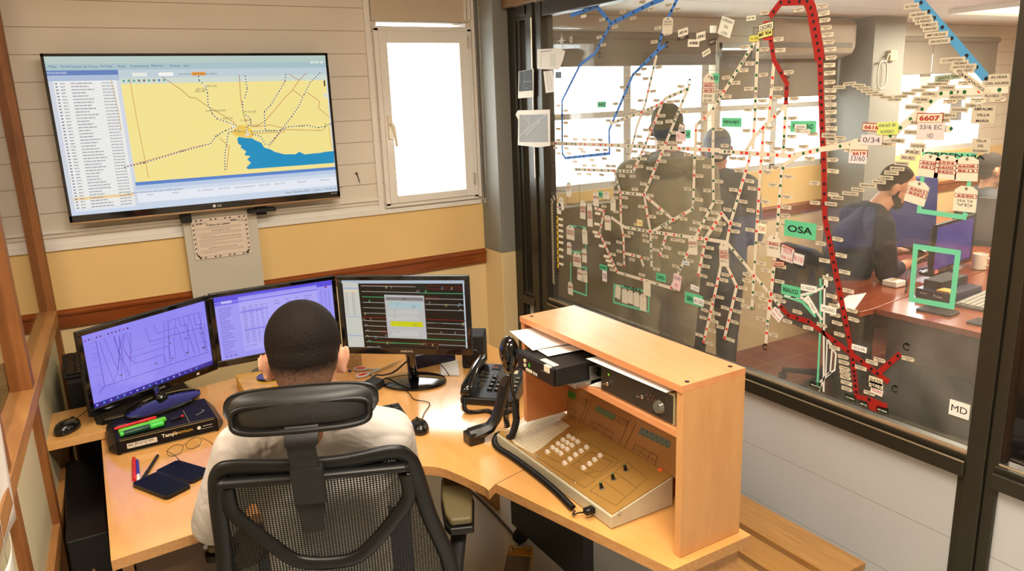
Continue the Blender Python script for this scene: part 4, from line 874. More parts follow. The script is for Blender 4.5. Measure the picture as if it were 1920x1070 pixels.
# amplifier box
am = thing('amplifier', 'brown-fronted metal amplifier with cream rim at the right on the cabinet shelf', 'amplifier', (1.18, 1.32, 1.066))
hold(MB().bb((1.102, 1.190, 1.066), (1.265, 1.462, 1.142)).build('case', mat('amp_cream', (176, 162, 124), .5), bevel=.002), am)
hold(MB().bb((1.0985, 1.194, 1.070), (1.1035, 1.458, 1.137)).build('front_panel', mat('amp_brown', (50, 42, 32), .5), bevel=.001), am)
P = Print(Plane((1.0982, 1.458, 1.07), (0, -1, 0), (0, 0, 1)), 'lit'); P.disc(.032, .049, .0032, (140, 210, 30), 1, 12); P.build('power_light', am, 'yellow-green pilot light')
for dy, dz in ((.031, .024), (.165, .034)): p = Vector((1.098, 1.458-dy, 1.07+dz)); hold(MB().tube([p, p+Vector((-.004, 0, 0))], .0055, seg=12).tube([p, p+Vector((-.016, .004, .004))], [.0018, .003], seg=8).build('toggle_switch', M_CHR, smooth='auto'), am)
for i in range(7): p = Vector((1.098, 1.458-.205+(i % 3)*.012-(i//3)*.004, 1.118-(i//3)*.009-(i % 3)*.002)); hold(MB().tube([p, p+Vector((-.002, 0, 0))], .0028, seg=8).build('socket', mat('socket_brown', (96, 60, 50), .4)), am)
p = Vector((1.096, 1.235, 1.098)); hold(MB().tube([p+Vector((.002, 0, 0)), p+Vector((-.007, 0, 0))], [.017, .013], seg=20).build('dial', mat('dial_clear', (110, 106, 96), .15, metal=.3), smooth='auto'), am)
# papers in the cabinet
def sheet(corners, name, label, bend=.004, group=None, colr=M_WHT, cat='paper'):
    c = [Vector(x) for x in corners]; m = MB(); n = 8; vs = []
    nn = (c[1]-c[0]).cross(c[3]-c[0]).normalized()
    for i in range(n+1):
        for j in range(n+1):
            u, v = i/n, j/n; p = c[0]*(1-u)*(1-v)+c[1]*u*(1-v)+c[2]*u*v+c[3]*(1-u)*v; vs.append(p+nn*bend*math.sin(u*PI)*math.cos(v*2.4))
    fs = [(i*(n+1)+j, (i+1)*(n+1)+j, (i+1)*(n+1)+j+1, i*(n+1)+j+1) for i in range(n) for j in range(n)]
    m.add(vs, fs); o = m.build(name, colr, smooth=True); sd = o.modifiers.new('thickness', 'SOLIDIFY'); sd.thickness = .0006
    return tag(o, label, cat, group)
sheet([(1.03, 1.80, 1.152), (1.20, 1.80, 1.156), (1.19, 1.62, 1.136), (1.02, 1.66, 1.134)], 'paper_sheet', 'folded white sheet lying on top of the black radio, its flap upwards', .006)
sheet([(1.04, 1.72, 1.1325), (1.20, 1.72, 1.1335), (1.19, 1.58, 1.1325), (1.03, 1.60, 1.1322)], 'paper_sheet', 'flat white sheet under the folded one on the radio', .001)
sheet([(1.075, 1.49, 1.1475), (1.25, 1.49, 1.1455), (1.25, 1.20, 1.146), (1.085, 1.20, 1.1475)], 'paper_sheet', 'white sheet lying over the top of the amplifier', .0015)
for i in range(3): sheet([(1.092+i*.006, 1.502-i*.004, 1.0668+i*.003), (1.22, 1.50, 1.0668+i*.003), (1.22, 1.468, 1.068+i*.003), (1.105, 1.470, 1.068+i*.003)], 'paper_sheet', ['bottom white leaf between radio and amplifier', 'middle white leaf between radio and amplifier', 'top white leaf between radio and amplifier'][i], .0005, 'papers wedged between radio and amplifier')
# ================================================================== THE RAILWAY MAP STUCK ON THE GLASS
GP = Plane((XG-.0004, 0, 0), (0, -1, 0), (0, 0, 1))
ZO = {0: (0, 0, 1), 1: (950, 0, 3.567), 2: (1250, 0, 3.567), 3: (1550, 0, 3.567), 4: (950, 280, 3.344), 5: (1250, 280, 3.344), 6: (1540, 260, 2.972), 7: (1250, 560, 3.147)}
def g(z, x, y): o = ZO[z]; return GP.hit(o[0]+x/o[2], o[1]+y/o[2])
CRE, RED_, BLU, LBL, YLW = (212, 202, 182), (152, 30, 22), (62, 122, 204), (72, 142, 188), (232, 190, 40)
DR, DG, DK, DY = (208, 26, 26), (22, 88, 50), (22, 24, 28), (214, 206, 160)
placed = []; LAB = []; mapr = random.Random(5)
def free(a, b, w=.040, h=.013):
    for x, y, w2, h2 in placed:
        if abs(a-x) < (w+w2)/2*.92 and abs(b-y) < (h+h2)/2*.95: return False
    return True
NST = 0
def strip(code, z, pts, dots='', col=CRE, w=.0135, text=(), labels='A', desc=None, sq=(), marks=True):
    """dots: list of (colour letter, x, y) in the same zoom; text: (letters, x, y)"""
    global NST
    NST += 1; P = Print(Plane(GP.pt(0, 0, NST*.00001), GP.u, GP.v)); P.h = .0003; G = [g(z, *p) if len(p) == 2 else g(p[0], p[1], p[2]) for p in pts]
    if col == CRE:
        P.strip(G, w+.0012, (60, 58, 50), 0)
    P.strip(G, w, col, 1, thick=.0003)
    DD = []
    for d in dots:
        c = {'r': DR, 'g': DG, 'k': DK, 'y': DY, 'R': DR}[d[0]]; a = g(z, d[1], d[2])
        DD.append(a)
        # nearest strip direction
        bd = None
        for p, q_ in zip(G, G[1:]):
            vx, vy = q_[0]-p[0], q_[1]-p[1]; L2 = vx*vx+vy*vy+1e-9; tt = max(0, min(1, ((a[0]-p[0])*vx+(a[1]-p[1])*vy)/L2))
            ds = math.hypot(a[0]-p[0]-vx*tt, a[1]-p[1]-vy*tt)
            if bd is None or ds < bd[0]: bd = (ds, vx, vy, p[0]+vx*tt, p[1]+vy*tt)
        if bd[0] < .03: a = (bd[3], bd[4])
        if d[0] == 'R':
            an = math.atan2(bd[2], bd[1]); P.rect(a[0], a[1], .014, .009, c, 2, an)
            P.line([(a[0]+sx*.014, a[1]+sy*.014) for sx, sy in ((-1, -1), (1, -1), (1, 1), (-1, 1), (-1, -1))], .0011, (30, 30, 30), 2)
        else: P.disc(a[0], a[1], .0052, c, 2, 12)
        vert = abs(bd[2]) > abs(bd[1])*.8
        LAB.append((code, a, vert, labels, w))
    for s, x, y in text:
        a = g(z, x, y); bd = None
        for p, q_ in zip(G, G[1:]):
            vx, vy = q_[0]-p[0], q_[1]-p[1]; L2 = vx*vx+vy*vy+1e-9; tt = max(0, min(1, ((a[0]-p[0])*vx+(a[1]-p[1])*vy)/L2)); ds = math.hypot(a[0]-p[0]-vx*tt, a[1]-p[1]-vy*tt)
            if bd is None or ds < bd[0]: bd = (ds, vx, vy, p[0]+vx*tt, p[1]+vy*tt)
        an = math.atan2(bd[2], bd[1])
        if an > PI/2+.05: an -= PI
        if an < -PI/2+.05: an += PI
        P.text(s, bd[3], bd[4], .009, (24, 24, 24), 2, ang=an, bold=.03)
    o = P.build('map_strip')
    cn = {CRE: 'cream', RED_: 'red', BLU: 'blue', LBL: 'light blue', YLW: 'yellow'}.get(col, 'cream')
    tag(o, desc or ('%s map strip with coloured dots, lettered %s, stuck on the glass partition' % (cn, code)), 'map strip', 'map strips on the glass')
    for i in range(len(G)-1):
        L = math.hypot(G[i+1][0]-G[i][0], G[i+1][1]-G[i][1]); n = max(1, int(L/.012))
        for k in range(n+1): placed.append((G[i][0]+(G[i+1][0]-G[i][0])*k/n, G[i][1]+(G[i+1][1]-G[i][1])*k/n, w*.8, .008))
    return o
def D(s):
    """'g978,450 r938,607' to a list"""
    out = []
    for t_ in s.split(): a, b = t_[1:].split(','); out.append((t_[0], float(a), float(b)))
    return out
B = strip
B('top left', 1, [(425, 105), (603, 43), (698, 157), (970, 22), (1050, -8)], D('k515,73 k555,62 k603,44 k670,131 k728,142 k781,116 k848,83 k909,51 k971,20'), BLU, .017, desc='blue map strip running right across the top left of the glass')
B('blue fork', 1, [(698, 157), (596, 348)], D('k698,157 k677,185 k648,238 k616,298'), BLU, .015, desc='short blue map strip dropping from the bend of the upper blue strip')
B('blue loop', 1, [(1142, -10), (1050, 180), (1010, 338), (845, 500), (685, 870), (688, 1026), (392, 1057), (373, 1028), (370, 675), (493, 430), (596, 352)], D('k1123,28 k1100,68 k1046,180 k1033,228 k1024,274 k1010,335 k963,380 k920,425 k883,465 k845,502 k808,580 k780,648 k760,691 k735,747 k712,805 k655,1028 k610,1033 k570,1038 k515,1044 k456,1050 k420,1052 k373,1027 k373,938 k372,910 k371,862 k370,820 k370,772 k370,740 k370,705'), BLU, .014, desc='long blue map strip looping down round the left of the glass')
B('blue spur', 1, [(1012, 337), (1068, 298)], [], BLU, .012, desc='tiny blue map strip ending at a curled arrow')
B('DF', 1, [(1003, 370), (925, 700), (870, 850), (855, 915), (815, 1068)], D('g978,450 g960,520 r938,607 g921,665 g857,913'), text=[('DF', 950, 563)])
B('FA', 1, [(690, 828), (905, 750), (1035, 692), (1065, 657), (1222, 590)], D('g748,812 g806,792 g850,772 R903,747 g945,728 r1004,708 R1040,692 g1092,643 g1166,617 g1206,597'), text=[('FA', 775, 802), ('FA', 972, 718), ('FB', 1125, 632)])
B('DB', 1, [(1038, 700), (885, 1068), (4, 795, 138)], D('r1007,772 r988,818 r966,868 r941,923 g929,955 r903,1015 g885,1058'), text=[('DB', 978, 840), ('DB', 914, 985)])
B('DA upper', 1, [(1222, 568), (1020, 1068)], D('g1206,597 g1175,673 g1146,745 g1120,808 g1091,885 r1063,953 r1032,1027'), text=[('DA', 1133, 775)], desc='cream map strip lettered DA slanting down from the curled arrow')
B('FP', 1, [(290, 958), (628, 967), (1427, 1005)], D('r328,957 g400,960 g462,962 r495,963 r523,965 r581,967 R628,967 r661,970 r703,972 g748,974 g815,977 g858,980 g889,982 g949,986 g1015,989 g1103,994 r1154,996 r1213,999 r1293,1003 r1355,1008'), w=.016, text=[('FP', 985, 988), ('FP', 1185, 998), ('FP', 440, 962)])
LAB_extra = D('g390,1014 g447,1017 r503,1021 R535,1022 r610,1027 r679,1033 r739,1039 r823,1042 g915,1024 r960,1015 g1009,1004 y1087,990 g1160,971 g1232,965')
B('FP right', 2, [(350, 1011), (830, 1043), (1180, 966), (1300, 943)], LAB_extra, w=.016, text=[('FP', 417, 1016)], desc='right hand stretch of the level FP map strip')
B('DC', 2, [(590, 280), (380, 620), (300, 745), (197, 840), (190, 1068)], D('g560,300 g530,355 g495,417 g466,467 g441,512 g417,553 r386,611 g365,648 g346,683 g317,732 r253,790 r194,872 g188,1055'), text=[('DC', 512, 388), ('DC', 225, 817)])
B('CE', 2, [(612, 255), (590, 780), (575, 1000)], D('g603,335 g599,421 g596,503 g592,592 g589,675 g586,733 g584,796 r580,874'), text=[('CE', 590, 632)])
B('C straight', 2, [(315, 735), (308, 1068)], D('g308,862 g308,1048'), text=[('C', 308, 940)])
B('CJ', 2, [(720, 400), (702, 600), (683, 815)], D('r708,520 r694,652 r686,723'), text=[('CJ', 703, 577)])
B('CJ lower', 2, [(646, 860), (636, 1068)], D('r638,954'), desc='short cream map strip between CH and FP with one red dot', text=[])
B('CH', 2, [(800, 700), (700, 800), (585, 915), (527, 1015)], D('r723,783 R645,855'), text=[('CH', 750, 757)])
B('CG', 2, [(797, 700), (780, 1030)], D('g792,790 r789,850 g785,910 g782,983'), text=[('CG', 784, 950)])
B('GP', 4, [(425, 125), (800, 138)], D('g455,127 g490,130 r517,131 g549,134 g597,139 g638,141 R673,134 g700,134 g724,135 g769,139 g793,138'), text=[('GP', 440, 127), ('DB', 748, 138)], desc='level cream map strip GP below the blue loop')
B('GC', 4, [(673, 134), (697, 215), (713, 270), (718, 470), (733, 540), (738, 732)], D('g697,220 R713,270 r713,305 r715,355 r716,395 r733,537 r734,588 R736,645 r738,727'), text=[('GC', 694, 185), ('BB', 737, 690)])
B('GA', 4, [(713, 270), (862, 285)], D('g742,273 g805,280'), text=[('GA', 780, 277)])
B('DB short', 4, [(795, 138), (850, 8)], D('r808,103 g829,56'), desc='short slanting end of map strip DB at the GP strip')
B('DA', 4, [(972, 20), (862, 285)], D('r950,72 r929,121 r909,171 g889,220'), text=[('DA', 940, 98)], desc='lower cream map strip lettered DA ending at a boxed red mark')
B('BC', 4, [(862, 285), (885, 417), (903, 520), (910, 748)], D('R862,285 r875,362 r884,417 g901,580 g905,622 g907,690 g909,742'), text=[('BC', 906, 655)])
B('DD', 4, [(862, 285), (1045, 440)], D('r904,311 r962,365'), text=[('DD', 996, 395)])
B('BD', 4, [(903, 520), (1045, 440), (1165, 375)], D('g975,484 g1013,461 R1045,442 r1112,405 g1162,376'), text=[('BD', 990, 470), ('DD', 1095, 414)])
B('DC lower', 4, [(1165, 375), (1172, 300), (1180, 0)], D('g1170,310 g1172,252 r1176,163 g1179,53'), text=[('DC', 1178, 112), ('DC', 1171, 345)], desc='straight lower run of map strip DC')
B('BP', 4, [(655, 425), (740, 487), (900, 515), (1250, 562), (5, 375, 582)], D('g778,497 g818,505 g870,513 R900,518 g930,525 g972,535 r1000,540 r1051,548 g1096,554 r1212,553 R1253,560'), text=[('BP', 848, 510), ('P', 1078, 551)])
B('BF', 4, [(1000, 540), (960, 668)], D('r989,571 g977,609 r962,663'), text=[('BF', 968, 632)])
B('BA', 4, [(736, 650), (838, 673), (860, 732)], D('r788,659 r843,681'), text=[('BA', 812, 667)])
B('AC', 4, [(550, 368), (612, 385), (583, 525), (695, 770), (1032, 868), (1180, 560)], D('r572,368 R613,380 r603,418 r592,472 r581,525 r592,553 r605,582 r621,613 r640,652 r653,678 r666,705 r678,735 r691,762 r848,816 r1031,865 g1094,740 g1117,692 r1133,659'), text=[('AA', 742, 784), ('AA', 945, 845), ('AE', 1083, 762), ('AC', 586, 500)], desc='cream map strip lettered AA zigzagging low across the left of the glass')
B('C bend', 4, [(1294, 8), (1298, 330), (1180, 560)], D('g1293,45 g1294,110 g1295,197 g1296,262 g1297,325 g1270,380 g1246,430 g1228,465 r1208,507'), desc='cream map strip with green dots bending left below its straight part')
B('BG', 4, [(1338, 420), (1250, 560), (1200, 792)], D('r1314,459 r1290,494 r1240,611 r1229,665 r1215,724 r1203,785'))
B('short yellow', 4, [(317, 415), (323, 742)], D('k317,433 k318,470 k319,505 k320,540 k320,578 k321,622 k322,665 k323,712'), YLW, .012, labels='R', desc='thin yellow map strip with black dots at the left edge of the glass')
B('CJ', 5, [(597, -5), (565, 512), (535, 1000)], D('r593,72 r589,140 r583,250 r578,323 r574,388 r571,452 r567,512 g563,585 g556,706 r549,793 g548,832 g541,896 g533,993'), text=[('CJ', 572, 420), ('CI', 538, 930)], desc='dotted lower part of the long CJ map strip')
B('F', 5, [(525, 40), (400, 465), (378, 585)], D('r517,73 r497,135 r478,193 r458,256 g438,320 g418,380 R400,463 r391,507'), text=[('F', 450, 282)])
B('roof', 5, [(240, 562), (345, 400), (400, 468)], D('r345,405 r310,459 r286,494'), desc='cream map strip peaked like a roof beside the F strip')
B('CL', 5, [(835, 36), (740, 95), (720, 140), (690, 560), (640, 1062)], D('g722,112 g719,168 g714,227 g709,293 r702,357 g697,408 g693,466 r668,722 g664,766 r659,816 R650,905 r646,947 r641,995'), text=[('CL', 688, 500)])
B('CF', 5, [(375, 580), (560, 800), (712, 980)], D('g415,635 g471,700 g595,846 g691,961'), text=[('CF', 452, 680)])
B('CD', 5, [(368, 590), (330, 780), (262, 1090)], D('r323,810 r314,856 r300,917 r289,970 r277,1017 r267,1066'), text=[('CD', 295, 940)])
B('CD end', 7, [(262, 68), (218, 262)], D('r261,77 r250,122 r237,178 r228,225 R221,253'), desc='lowest end of map strip CD above the cabinet')
B('C fork', 5, [(372, 715), (440, 857), (388, 1080)], D('r407,797 r438,858 r422,932 r404,1004'), desc='cream map strip forking right beside the CD strip')
B('C fork end', 7, [(383, 60), (340, 238)], D('r381,63 r366,126 r353,177 R341,229'), desc='lowest end of the forked cream map strip')
B('CK', 7, [(609, 0), (586, 262)], D('r606,11 r604,54 g597,131 r588,200'), text=[('CK', 592, 165)])
B('main red top', 2, [(690, 112), (765, 16), (940, 8)], D('k713,72 k765,18 k820,14 k890,11 k943,8'), RED_, .022, desc='red map strip arching over the top of the glass')
B('main red wide', 2, [(945, 5), (968, 60), (1018, 340), (1025, 400)], D('k955,60 k965,106 k975,148 k984,198 k993,245 k1002,292 k1012,340 k1023,392'), RED_, .036, labels='R', desc='extra wide red map strip in the upper right of the glass')
B('main red middle', 2, [(1025, 385), (1045, 978)], D('k1026,440 k1028,492 k1030,552 k1033,607 k1035,652 k1036,700 k1038,750 k1040,805 k1042,857 k1043,896 k1045,950'), RED_, .020, labels='R', desc='upright red map strip below the extra wide one')
B('main red lower', 5, [(985, 15), (992, 430), (1122, 1075)], D('k984,62 k987,132 k989,216 k991,278 k994,341 k996,428 k1011,498 k1021,553 k1030,598 k1041,653 k1050,707 k1061,757 k1073,818 k1084,873 k1094,933 k1104,996 k1116,1052'), RED_, .019, desc='long red map strip leaning down past the seated man')
B('main red foot', 7, [(1033, 10), (1095, 330), (1122, 575), (1200, 595), (1302, 635)], D('k1040,56 k1048,109 k1058,158 k1070,225 k1093,358 k1097,392 k1101,427 k1104,453 k1108,480 k1110,513 k1115,549 k1195,600'), RED_, .017, labels='L', desc='foot of the red map strip turning right at the sill')
B('red corner', 2, [(695, 262), (718, 400), (805, 558), (798, 698)], D('k697,268 k709,340 k765,487 k805,590 k800,662'), RED_, .017, desc='short kinked red map strip below the red tag')
B('red diagonal', 7, [(668, 38), (717, 97), (840, 135), (1105, 335), (1312, 492)], D('k676,50 k717,97 k771,117 k838,138 k915,195 k993,255 k1070,312 k1149,370 k1208,414 k1246,437'), RED_, .017, desc='red map strip running diagonally down right through the crossing')
B('red spur', 7, [(1246, 440), (1380, 323)], D('k1315,376 k1362,333'), RED_, .017, desc='short red map strip pointing up right from the diagonal one')
B('light blue', 3, [(605, -15), (1122, 588)], D('k633,17 k684,76 k721,119 k774,183 k836,257 k935,374 k1001,452 k1067,527'), LBL, .022, labels='N', desc='broad light blue map strip slanting down at the top right')
B('P', 3, [(1217, 597), (760, 625), (435, 906), (150, 968), (0, 992)], D('g1157,598 r1022,610 g923,616 g835,622 g766,623 g699,679 g639,729 g560,794 g492,850 g427,905 g361,923 g161,965 g91,971 y15,990'), w=.019, text=[('P', 880, 617)], desc='cream map strip lettered P climbing to the right under the light blue one')
B('P stub', 3, [(755, 863), (838, 860)], D('g835,861'), w=.018, labels='N', desc='short cream map stub with one green dot')
# boxes in black line round the junctions
bx = Print(GP)
for z, pts in ((4, ((280, 85), (425, 90), (425, 215), (457, 222), (455, 355), (380, 345), (380, 265), (280, 255), (280, 85))), (1, ((795, 955), (853, 955), (853, 1030), (795, 1028), (795, 955))), (2, ((495, 960), (600, 965))), (2, ((600, 965), (598, 1052), (495, 1048), (495, 1000))), (2, ((612, 185), (580, 185), (580, 235))), (2, ((428, 522), (402, 522), (400, 560))), (2, ((797, 1010), (855, 1015), (855, 1060))), (5, ((515, 970), (515, 1002), (552, 1005), (552, 975)))):
    bx.line([g(z, *p) for p in pts], .0016, (30, 30, 30), 1)
tag(bx.build('marker_line'), 'thin black marker lines boxing junctions of the glass map', 'marker lines', kind='stuff')
# ---- station labels: one mesh of each kind, copied
def label_mesh(k):
    P = Print(Plane((0, 0, 0), (0, -1, 0), (0, 0, 1))); w, h = .040, .0125
    if k % 2: P.poly([(-w/2, -h/2), (w/2-.005, -h/2), (w/2, 0), (w/2-.005, h/2), (-w/2, h/2)], (200, 188, 164), 1, thick=.0004)
    else: P.rect(0, 0, w, h, (206, 196, 172), 1, thick=.0004)
    r = random.Random(k); P.scribble(-w/2+.004, w/2-.006, .002, .0022, (84, 76, 64), 2, rnd=r); P.scribble(-.007, .007, -.0028, .0020, (96, 88, 76), 2, rnd=r)
    return P.mb.mesh('station_label'), P.mb
LM = []
for k in range(4):
    me, mb_ = label_mesh(k)
    for mm in mb_.mats: me.materials.append(mm)
    for p, i in zip(me.polygons, mb_.mi): p.material_index = i
    LM.append(me)
def put_label(a, b, ang, label, k=None, scale=1.0, nm='station_label'):
    o = bpy.data.objects.new(nm, LM[mapr.randrange(4) if k is None else k]); link(o)
    o.location = GP.pt(a, b, .0009+mapr.random()*.0003); o.scale = (1, scale, 1)
    o.rotation_euler = (-ang, 0, 0)
    tag(o, label, 'label', 'station name labels on the glass map'); placed.append((a, b, .040*scale, .0125)); return o
LSPEC = []
for idx, (code, a, vert, mode, w) in enumerate(LAB):
    if mode == 'N': continue
    if vert:
        cand = [(-1, 0), (1, 0)] if (mode == 'L' or (mode == 'A' and idx % 2)) else [(1, 0), (-1, 0)]
        off = w/2+.024
    else:
        cand = [(0, 1), (0, -1)] if idx % 2 else [(0, -1), (0, 1)]; off = w/2+.013
    for sx, sy in cand:
        x, y = a[0]+sx*off, a[1]+sy*off
        if free(x, y):
            side = {(-1, 0): 'left of', (1, 0): 'right of', (0, 1): 'above', (0, -1): 'below'}[(sx, sy)]
            placed.append((x, y, .040, .0125)); LSPEC.append((x, y, mapr.uniform(-.05, .05), 'small cream station label stuck %s a dot of the %s map strip' % (side, code))); break
LSPEC.sort(key=lambda q_: (GP.pt(q_[0], q_[1])-CAM).length)
for q_ in LSPEC[:298]: put_label(*q_)
if LSPEC[298:]:
    mr_ = MB(); mr_.m(ink((226, 216, 192)))
    for x, y, an, _ in LSPEC[298:]: mr_.box(GP.pt(x, y, .0011), (.0005, .040, .0125), ink((226, 216, 192)))
    tag(mr_.build('station_label_remainder'), 'the farthest small cream station labels at the left of the glass', 'labels', kind='stuff')
# slanting ladder of white tabs at the far left edge
for i in range(26):
    a = g(4, 281+i*.5, 342+i*19.6); put_label(a[0], a[1], -.25, 'small white tab in the ladder of tabs along the left edge of glass', 0, .62, 'ladder_tab')
for i, (x, y) in enumerate(((285, 322), (298, 303), (318, 288))): a = g(4, x, y); put_label(a[0], a[1], -.8-.2*i, 'small slanted white tab atop the ladder of tabs', 0, .62, 'ladder_tab')
NNL = 0
GP2 = Plane(GP.pt(0, 0, .0016), GP.u, GP.v)
# readable place names along the right hand lines
def name_label(s, z, x, y, ang=0, w=.05, h=.014, col=(188, 178, 156), desc=None, name='place_label', bold=.015, tcol=(40, 36, 34), lines=None):
    global NNL
    NNL += 1; P = Print(Plane(GP.pt(0, 0, .0006+NNL*.000012), GP.u, GP.v)); a = g(z, x, y); P.h = .0004; P.rect(a[0], a[1], w, h, col, 2, ang, thick=.0004)
    ls = lines or [s]; n = len(ls)
    for i, t_ in enumerate(ls):
        dy = (n-1)/2*(h/n)-i*(h/n); P.text(t_, a[0]-math.sin(ang)*dy, a[1]+math.cos(ang)*dy, h*.42/n*(1.15 if n > 1 else 1.0), tcol, 3, ang=ang, w=min(w*.78, w*.78*len(t_)/max(len(q_) for q_ in ls)), bold=bold)
    o = P.build(name); placed.append((a[0], a[1], w, h))
    return tag(o, desc or ('cream label reading %s on the glass map' % s), 'label', 'place name labels on the glass map')
NL = [('RIO TALA', 568, 42, .05), ('SAN PEDRO', 614, 97, .058), ('GOB CASTRO', 640, 121, .062), ('EL PARAISO', 654, 142, .058), ('RAMALLO', 686, 165, .055), ('SANCHEZ', 697, 192, .05), ('EMP S NICOLAS', 736, 232, .074), ('SAN NICOLAS', 755, 275, .068), ('G.V. CONSTITUCION', 843, 402, .078), ('THEOBALD', 895, 422, .05), ('ARROYO SECO', 915, 447, .078), ('GRAL LAGOS', 922, 470, .06), ('ALVEAR', 1155, 515, .06), ('CNEL AGUIRRE', 1140, 556, .084)]
for s, x, y, w_ in NL: name_label(s, 3, x, y, 0, w_*.86, .0145)
for s, x, y in (('S JOAQUIN', 1030, 48), ('FRANKLIN', 1035, 90), ('HEAVY', 1035, 135), ('CASTILLA', 1057, 185), ('RAWSON', 1060, 233), ('SAN PATRICIO', 1078, 272), ('CUCHA CUCHA', 1085, 318), ('CHACABUCO', 1085, 385), ('MEMBRILLAR', 1083, 434), ('O HIGGINS', 1083, 485), ('JUNIN', 1078, 552), ('SAFORCADA', 1095, 600), ('LAS PARVAS', 1095, 648), ('BLANDENGUES', 1095, 698), ('L.N. ALEM', 1095, 745), ('VEDIA', 1090, 805), ('FRANKLIN', 1100, 860), ('ALBERDI', 1085, 905)): name_label(s, 2, x, y, 0, .05, .014, desc='cream label reading %s beside the upright red strip' % s) if free(*g(2, x, y), .03, .01) else None
chain = [(85, 583, 'AGUSTINA'), (155, 560, 'FORTIN TIBURCIO'), (217, 572, 'ARENALES'), (248, 588, 'IRIARTE'), (275, 605, 'TEODELINA'), (310, 620, 'VILLA CANAS'), (345, 635, 'SANTA ISABEL'), (400, 650, 'R MOSCARDI'), (455, 665, 'SANTA EMILIA'), (497, 645, 'HUGHES'), (550, 625, 'WHEELWRIGHT'), (615, 605, 'JUNCAL'), (683, 582, 'PEARSON'), (725, 562, 'PEYRANO'), (775, 540, 'CEPEDA')]
for i, (x, y, s) in enumerate(chain): name_label(s, 3, x, y, [0, .04, -.05, -.04][i % 4], .043, .0105, desc='cream label reading %s in the dipping chain of labels' % s)
name_label('SANTA TERESA', 3, 832, 514, .08, .085, .016, (150, 158, 130)); name_label('LOS MUCHACHOS', 3, 968, 540, -.62, .11, .018, (200, 190, 168))
for s, x, y in (('CARRERAS', 450, 137), ('MELINCUE', 425, 167), ('ELORTONDO', 393, 190), ('CARMEN', 363, 217), ('VENADO TUERTO', 322, 240), ('EMP VENADO TUERTO', 262, 260), ('SAN EDUARDO', 205, 283), ('SANCTI SPIRITU', 163, 305), ('AMENABAR', 90, 328), ('TARRAGONA', 55, 363)): name_label(s, 6, x, y, 0, .044 if len(s) < 14 else .056, .0115, desc='cream label reading %s on the stair of labels before the bearded man' % s)
for s, x, y in (('CABIN 13', 985, 706), ('SOLDINI', 890, 733), ('KILOMETRO 45', 815, 771), ('ALVAREZ', 775, 802), ('CAUCE PAZ', 612, 975), ('PAZ', 578, 1016), ('GRAL. GELLY', 546, 1054), ('VILLA DIEGO', 1108, 640), ('ACEBAL', 688, 627), ('COPACABANA', 635, 665), ('BIGAND', 578, 716), ('ERASTO', 877, 650), ('ROCA', 612, 820), ('FUENTES', 572, 884), ('DRABBLE', 475, 940), ('FIRMAT', 398, 962), ('CHABAS', 808, 585)): name_label(s, 3, x, y, -.03, .046, .0145)
name_label('EMPALME VILLA MARIA', 3, 1050, 768, 0, .058, .044, lines=['EMPALME', 'VILLA', 'MARIA']); name_label('VILLA DEL ROSARIO', 3, 1035, 975, 0, .046, .038, lines=['VILLA', 'DEL', 'ROSARIO'])
for s, z, x, y, a_, w_, h_ in (('A914', 1, 1182, 216, .12, .052, .026), ('A908', 1, 1252, 288, -.08, .058, .026), ('A941', 1, 1302, 244, .1, .045, .030), ('A921', 1, 1338, 352, .35, .040, .018), ('SOT SIN', 2, 568, 121, 0, .040, .015)):
    name_label(s, z, x, y, a_, w_, h_, (226, 220, 200), 'white plate sticker reading %s at the top of the glass' % s, 'plate_sticker', .03, (26, 26, 26))
P = Print(GP)
for z, x, y, w_, h_ in ((1, 1180, 250, .06, .014), (1, 1375, 280, .035, .020)): a = g(z, x, y); P = Print(GP); P.rect(a[0], a[1], w_, h_, (60, 52, 38), 1, .1); P.text('8007', a[0], a[1], .009, (190, 176, 150), 2, .1); tag(P.build('plate_sticker'), 'dark plate sticker %s' % ('under the A914 sticker' if x < 1300 else 'right of the A941 sticker'), 'label', 'place name labels on the glass map')
# large white place signs
for s, z, x, y, a_, w_, h_ in (('C. NUEVA', 5, 893, 870, .04, .062, .021), ('C. VIEJA', 5, 908, 972, -.85, .062, .020), ('MOLINO', 5, 1016, 1003, -.02, .058, .024), ('MD', 7, 1729, 652, .0, .056, .045)):
    name_label(s, z, x, y, a_, w_, h_, (232, 228, 220), 'white sign reading %s low on the right of the glass' % s, 'place_sign', 0)
# green name plates
GRN_ = (92, 186, 140)
for s, z, x, y, a_, w_, h_ in (('SUAREZ', 1, 638, 698, 0, .062, .026), ('PEHUAJO', 2, 437, 818, 0, .092, .032), ('PERGAMINO', 2, 915, 845, 0, .098, .036), ('RES', 2, 322, 522, 0, .045, .032), ('LUX', 1, 1214, 896, 0, .030, .032), ('OSA', 5, 838, 503, 0, .125, .054), ('REALICO', 5, 780, 885, 0, .078, .036), ('CATRILO', 4, 970, 802, 0, .058, .034), ('GRAL. PICO', 4, 1175, 940, 0, .098, .046), ('BEGUERIE', 4, 608, 740, 0, .056, .026), ('B', 4, 592, 282, 0, .03, .03)):
    name_label(s, z, x, y, a_, w_, h_, GRN_, 'green name plate reading %s stuck on the glass' % s, 'name_plate', .02, (20, 30, 26))
